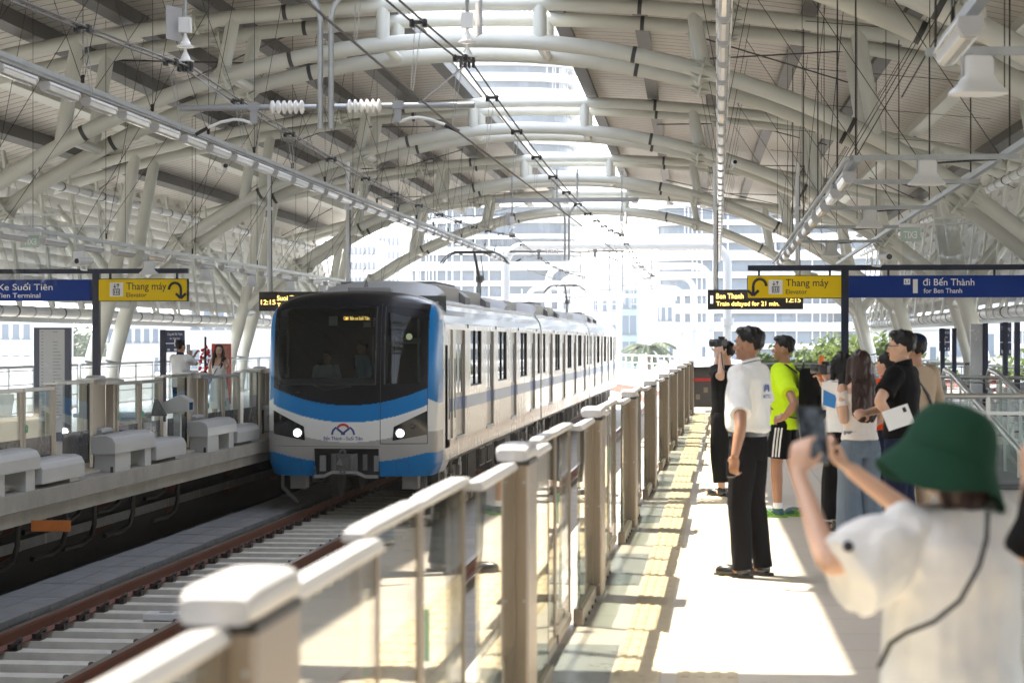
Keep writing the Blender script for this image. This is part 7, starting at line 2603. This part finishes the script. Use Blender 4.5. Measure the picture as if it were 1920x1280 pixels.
# hat: crown and drooping brim
hb = MB()
n = 40
rings = []
for (r_, z_, dr) in ((0.004, 1.745, 0), (0.05, 1.742, 0), (0.088, 1.727, 0.002), (0.112, 1.695, 0.003), (0.122, 1.65, 0.003), (0.127, 1.615, 0.004), (0.143, 1.59, 0.008), (0.162, 1.562, 0.014), (0.182, 1.53, 0.02), (0.184, 1.525, 0.02), (0.18, 1.524, 0.02), (0.158, 1.558, 0.014), (0.139, 1.585, 0.008), (0.122, 1.61, 0.004), (0.117, 1.65, 0.003), (0.107, 1.69, 0.003), (0.004, 1.735, 0)):
    ring = []
    for i in range(n):
        a = 2 * math.pi * i / n
        z2 = z_ + dr * math.sin(3 * a + 0.5)
        q = Vector((r_ * 1.02 * math.cos(a), r_ * 1.12 * math.sin(a), (z2 - 1.64) * 1.12))
        q = Matrix.Rotation(R(14), 3, 'X') @ (Matrix.Rotation(R(14), 3, 'Y') @ q)
        ring.append(p.hp(q + Vector((0, -0.01, 1.632))))
    rings.append(ring)
hb.loft(rings, True)
ho = hb.build('bucket_hat', CL['green'], p.o, smooth=True)
sm = ho.modifiers.new('subdiv', 'SUBSURF')
sm.levels = 1
sm.render_levels = 1
b = MB()
b.tube([p.hp(Matrix.Rotation(R(14), 3, 'X') @ (Matrix.Rotation(R(14), 3, 'Y') @ Vector((0.1305 * math.cos(a), 0.143 * math.sin(a), -0.022))) + Vector((0, -0.01, 1.632))) for a in [2 * math.pi * i / 30 for i in range(31)]], 0.003, 5, caps=False)
b.build('hat_seam', CL['green'], ho)
W_ = p.W
p.strap([W_(1852, 958, 4.72), W_(1850, 1010, 4.68), W_(1836, 1060, 4.66), W_(1800, 1125, 4.64), W_(1750, 1165, 4.64), W_(1700, 1185, 4.66), W_(1670, 1205, 4.7), W_(1648, 1250, 4.74)], 0.0075, M['black'], 'bag_cord')
device('mobile_phone', 'phone', 'phone held up by the woman in the green hat with the train on its screen', P(1524, 815, 5.22), R(20), 0.078, 0.011, 0.155, tilt=R(-14))
# ---- person cut by the edge of the view
L = tuple(P(2075, 640, 4.5))
L = (L[0], L[1], 0)
hd, H = 25, 1.62
LA = (wl(L, hd, H, 1930, 1040, 4.5), wl(L, hd, H, 1932, 905, 4.75), (0.1, 0.2, 1), (0.9, 0.2, 0), 0.6)
p = Person('person in a black top standing beside the woman in the green hat', L, hd, H, 'fair', LA=LA, female=True)
p.hair('long', end=1.2)
p.shirt(CL['black'], hem=0.9, slv=0.97, loose=0.02, sr=0.07)
p.trousers(CL['denim'])
p.shoes(M['white'])
# ---- opposite platform: photographer and the woman posing
d = 35.5
L = tuple(P(339, 640, d))
L = (L[0], L[1], 0)
hd, H = -28, 1.68
RA = (wl(L, hd, H, 368, 682, 35.6), wl(L, hd, H, 357, 668, 35.9), (-0.1, 0.2, 1), (-0.8, 0.4, 0), 0.7)
LA = ((-0.2, 0.2, 1.2), (-0.02, 0.38, 1.42), (0.3, 0.3, 0.8), (0.8, 0.3, 0), 0.7)
p = Person('man in a white shirt taking a photograph on the opposite platform', L, hd, H, 'tan', LA=LA, RA=RA)
p.hair('short')
p.shirt(CL['white'], hem=0.86, slv=0.7, loose=0.024)
p.collar(CL['navy'])
p.trousers(CL['denim'])
p.shoes(M['leather'])
device('mobile_phone', 'phone', 'phone raised by the man in white on the opposite platform', P(353, 654, 35.9), R(-25), 0.08, 0.012, 0.16, screen=True)
d = 36.5
L = tuple(P(411, 640, d))
L = (L[0], L[1], 0)
hd, H = 172, 1.6
LA = (wl(L, hd, H, 424, 690, 36.4), wl(L, hd, H, 429, 682, 36.2), (0.6, 0.2, 0.1), (0, 0, 1), 0.2)
p = Person('woman with long dark hair posing in a white strapless dress on the opposite platform', L, hd, H, 'fair', LA=LA, yaw=12, female=True)
p.hair('front', M['hairbrown'])
b = MB()
oval(b, [(0, 0, 0.45, 0.21, 0.18), (0, 0, 0.8, 0.18, 0.14), (0, 0, 0.95, 0.16, 0.12), (0, 0, 1.08, 0.133, 0.105), (0, 0.01, 1.22, 0.15, 0.125), (0, 0.01, 1.3, 0.152, 0.115)])
solid('dress', b, CL['white'], p.o, 0.009, 4, 0.006, 8)
p.strap([(-0.1, 0.1, 1.38), (0.02, 0.135, 1.2), (0.16, 0.1, 0.95)], 0.008, M['black'], 'bag_strap')
p.shoes(M['white'])
# ---- in the driver's cab
p = Person('driver in a white uniform seated behind the train windscreen', (TX - 0.62, NY + 1.25, 0.0), 180, 1.62, 'tan', feet=((-0.1, 0.3), (0.1, 0.3)), vox=0.011, seat=True)
p.o.location.z = -0.12
p.hair('short')
p.shirt(CL['white'], slv=0.7)
p.trousers(CL['navy'])
p = Person('man in a pale blue shirt with a black strap standing in the train cab', (TX - 0.02, NY + 1.4, 0.0), 125, 1.68, 'tan', vox=0.011)
p.hair('short')
p.shirt(CL['blue'], slv=1.8)
p.trousers(CL['navy'])
p.strap([(0.14, 0.08, 1.4), (0.02, 0.14, 1.25), (-0.13, 0.13, 1.0)], 0.014, M['black'], 'bag_strap')
# ================================================================== HAZE
hm = bpy.data.materials.new('pale_air')
hm.use_nodes = True
_t = hm.node_tree
_t.nodes.clear()
_o = _t.nodes.new('ShaderNodeOutputMaterial')
_v = _t.nodes.new('ShaderNodeVolumePrincipled')
_v.inputs['Color'].default_value = (0.95, 0.97, 1.0, 1)
_v.inputs['Density'].default_value = 0.00024
_v.inputs['Anisotropy'].default_value = 0.2
_t.links.new(_v.outputs[0], _o.inputs['Volume'])
hz = MB().box(-3100, 3100, -320, 4100, -14, 130).build('haze', hm)
tag(hz, kind='stuff')
SC.cycles.volume_bounces = 1
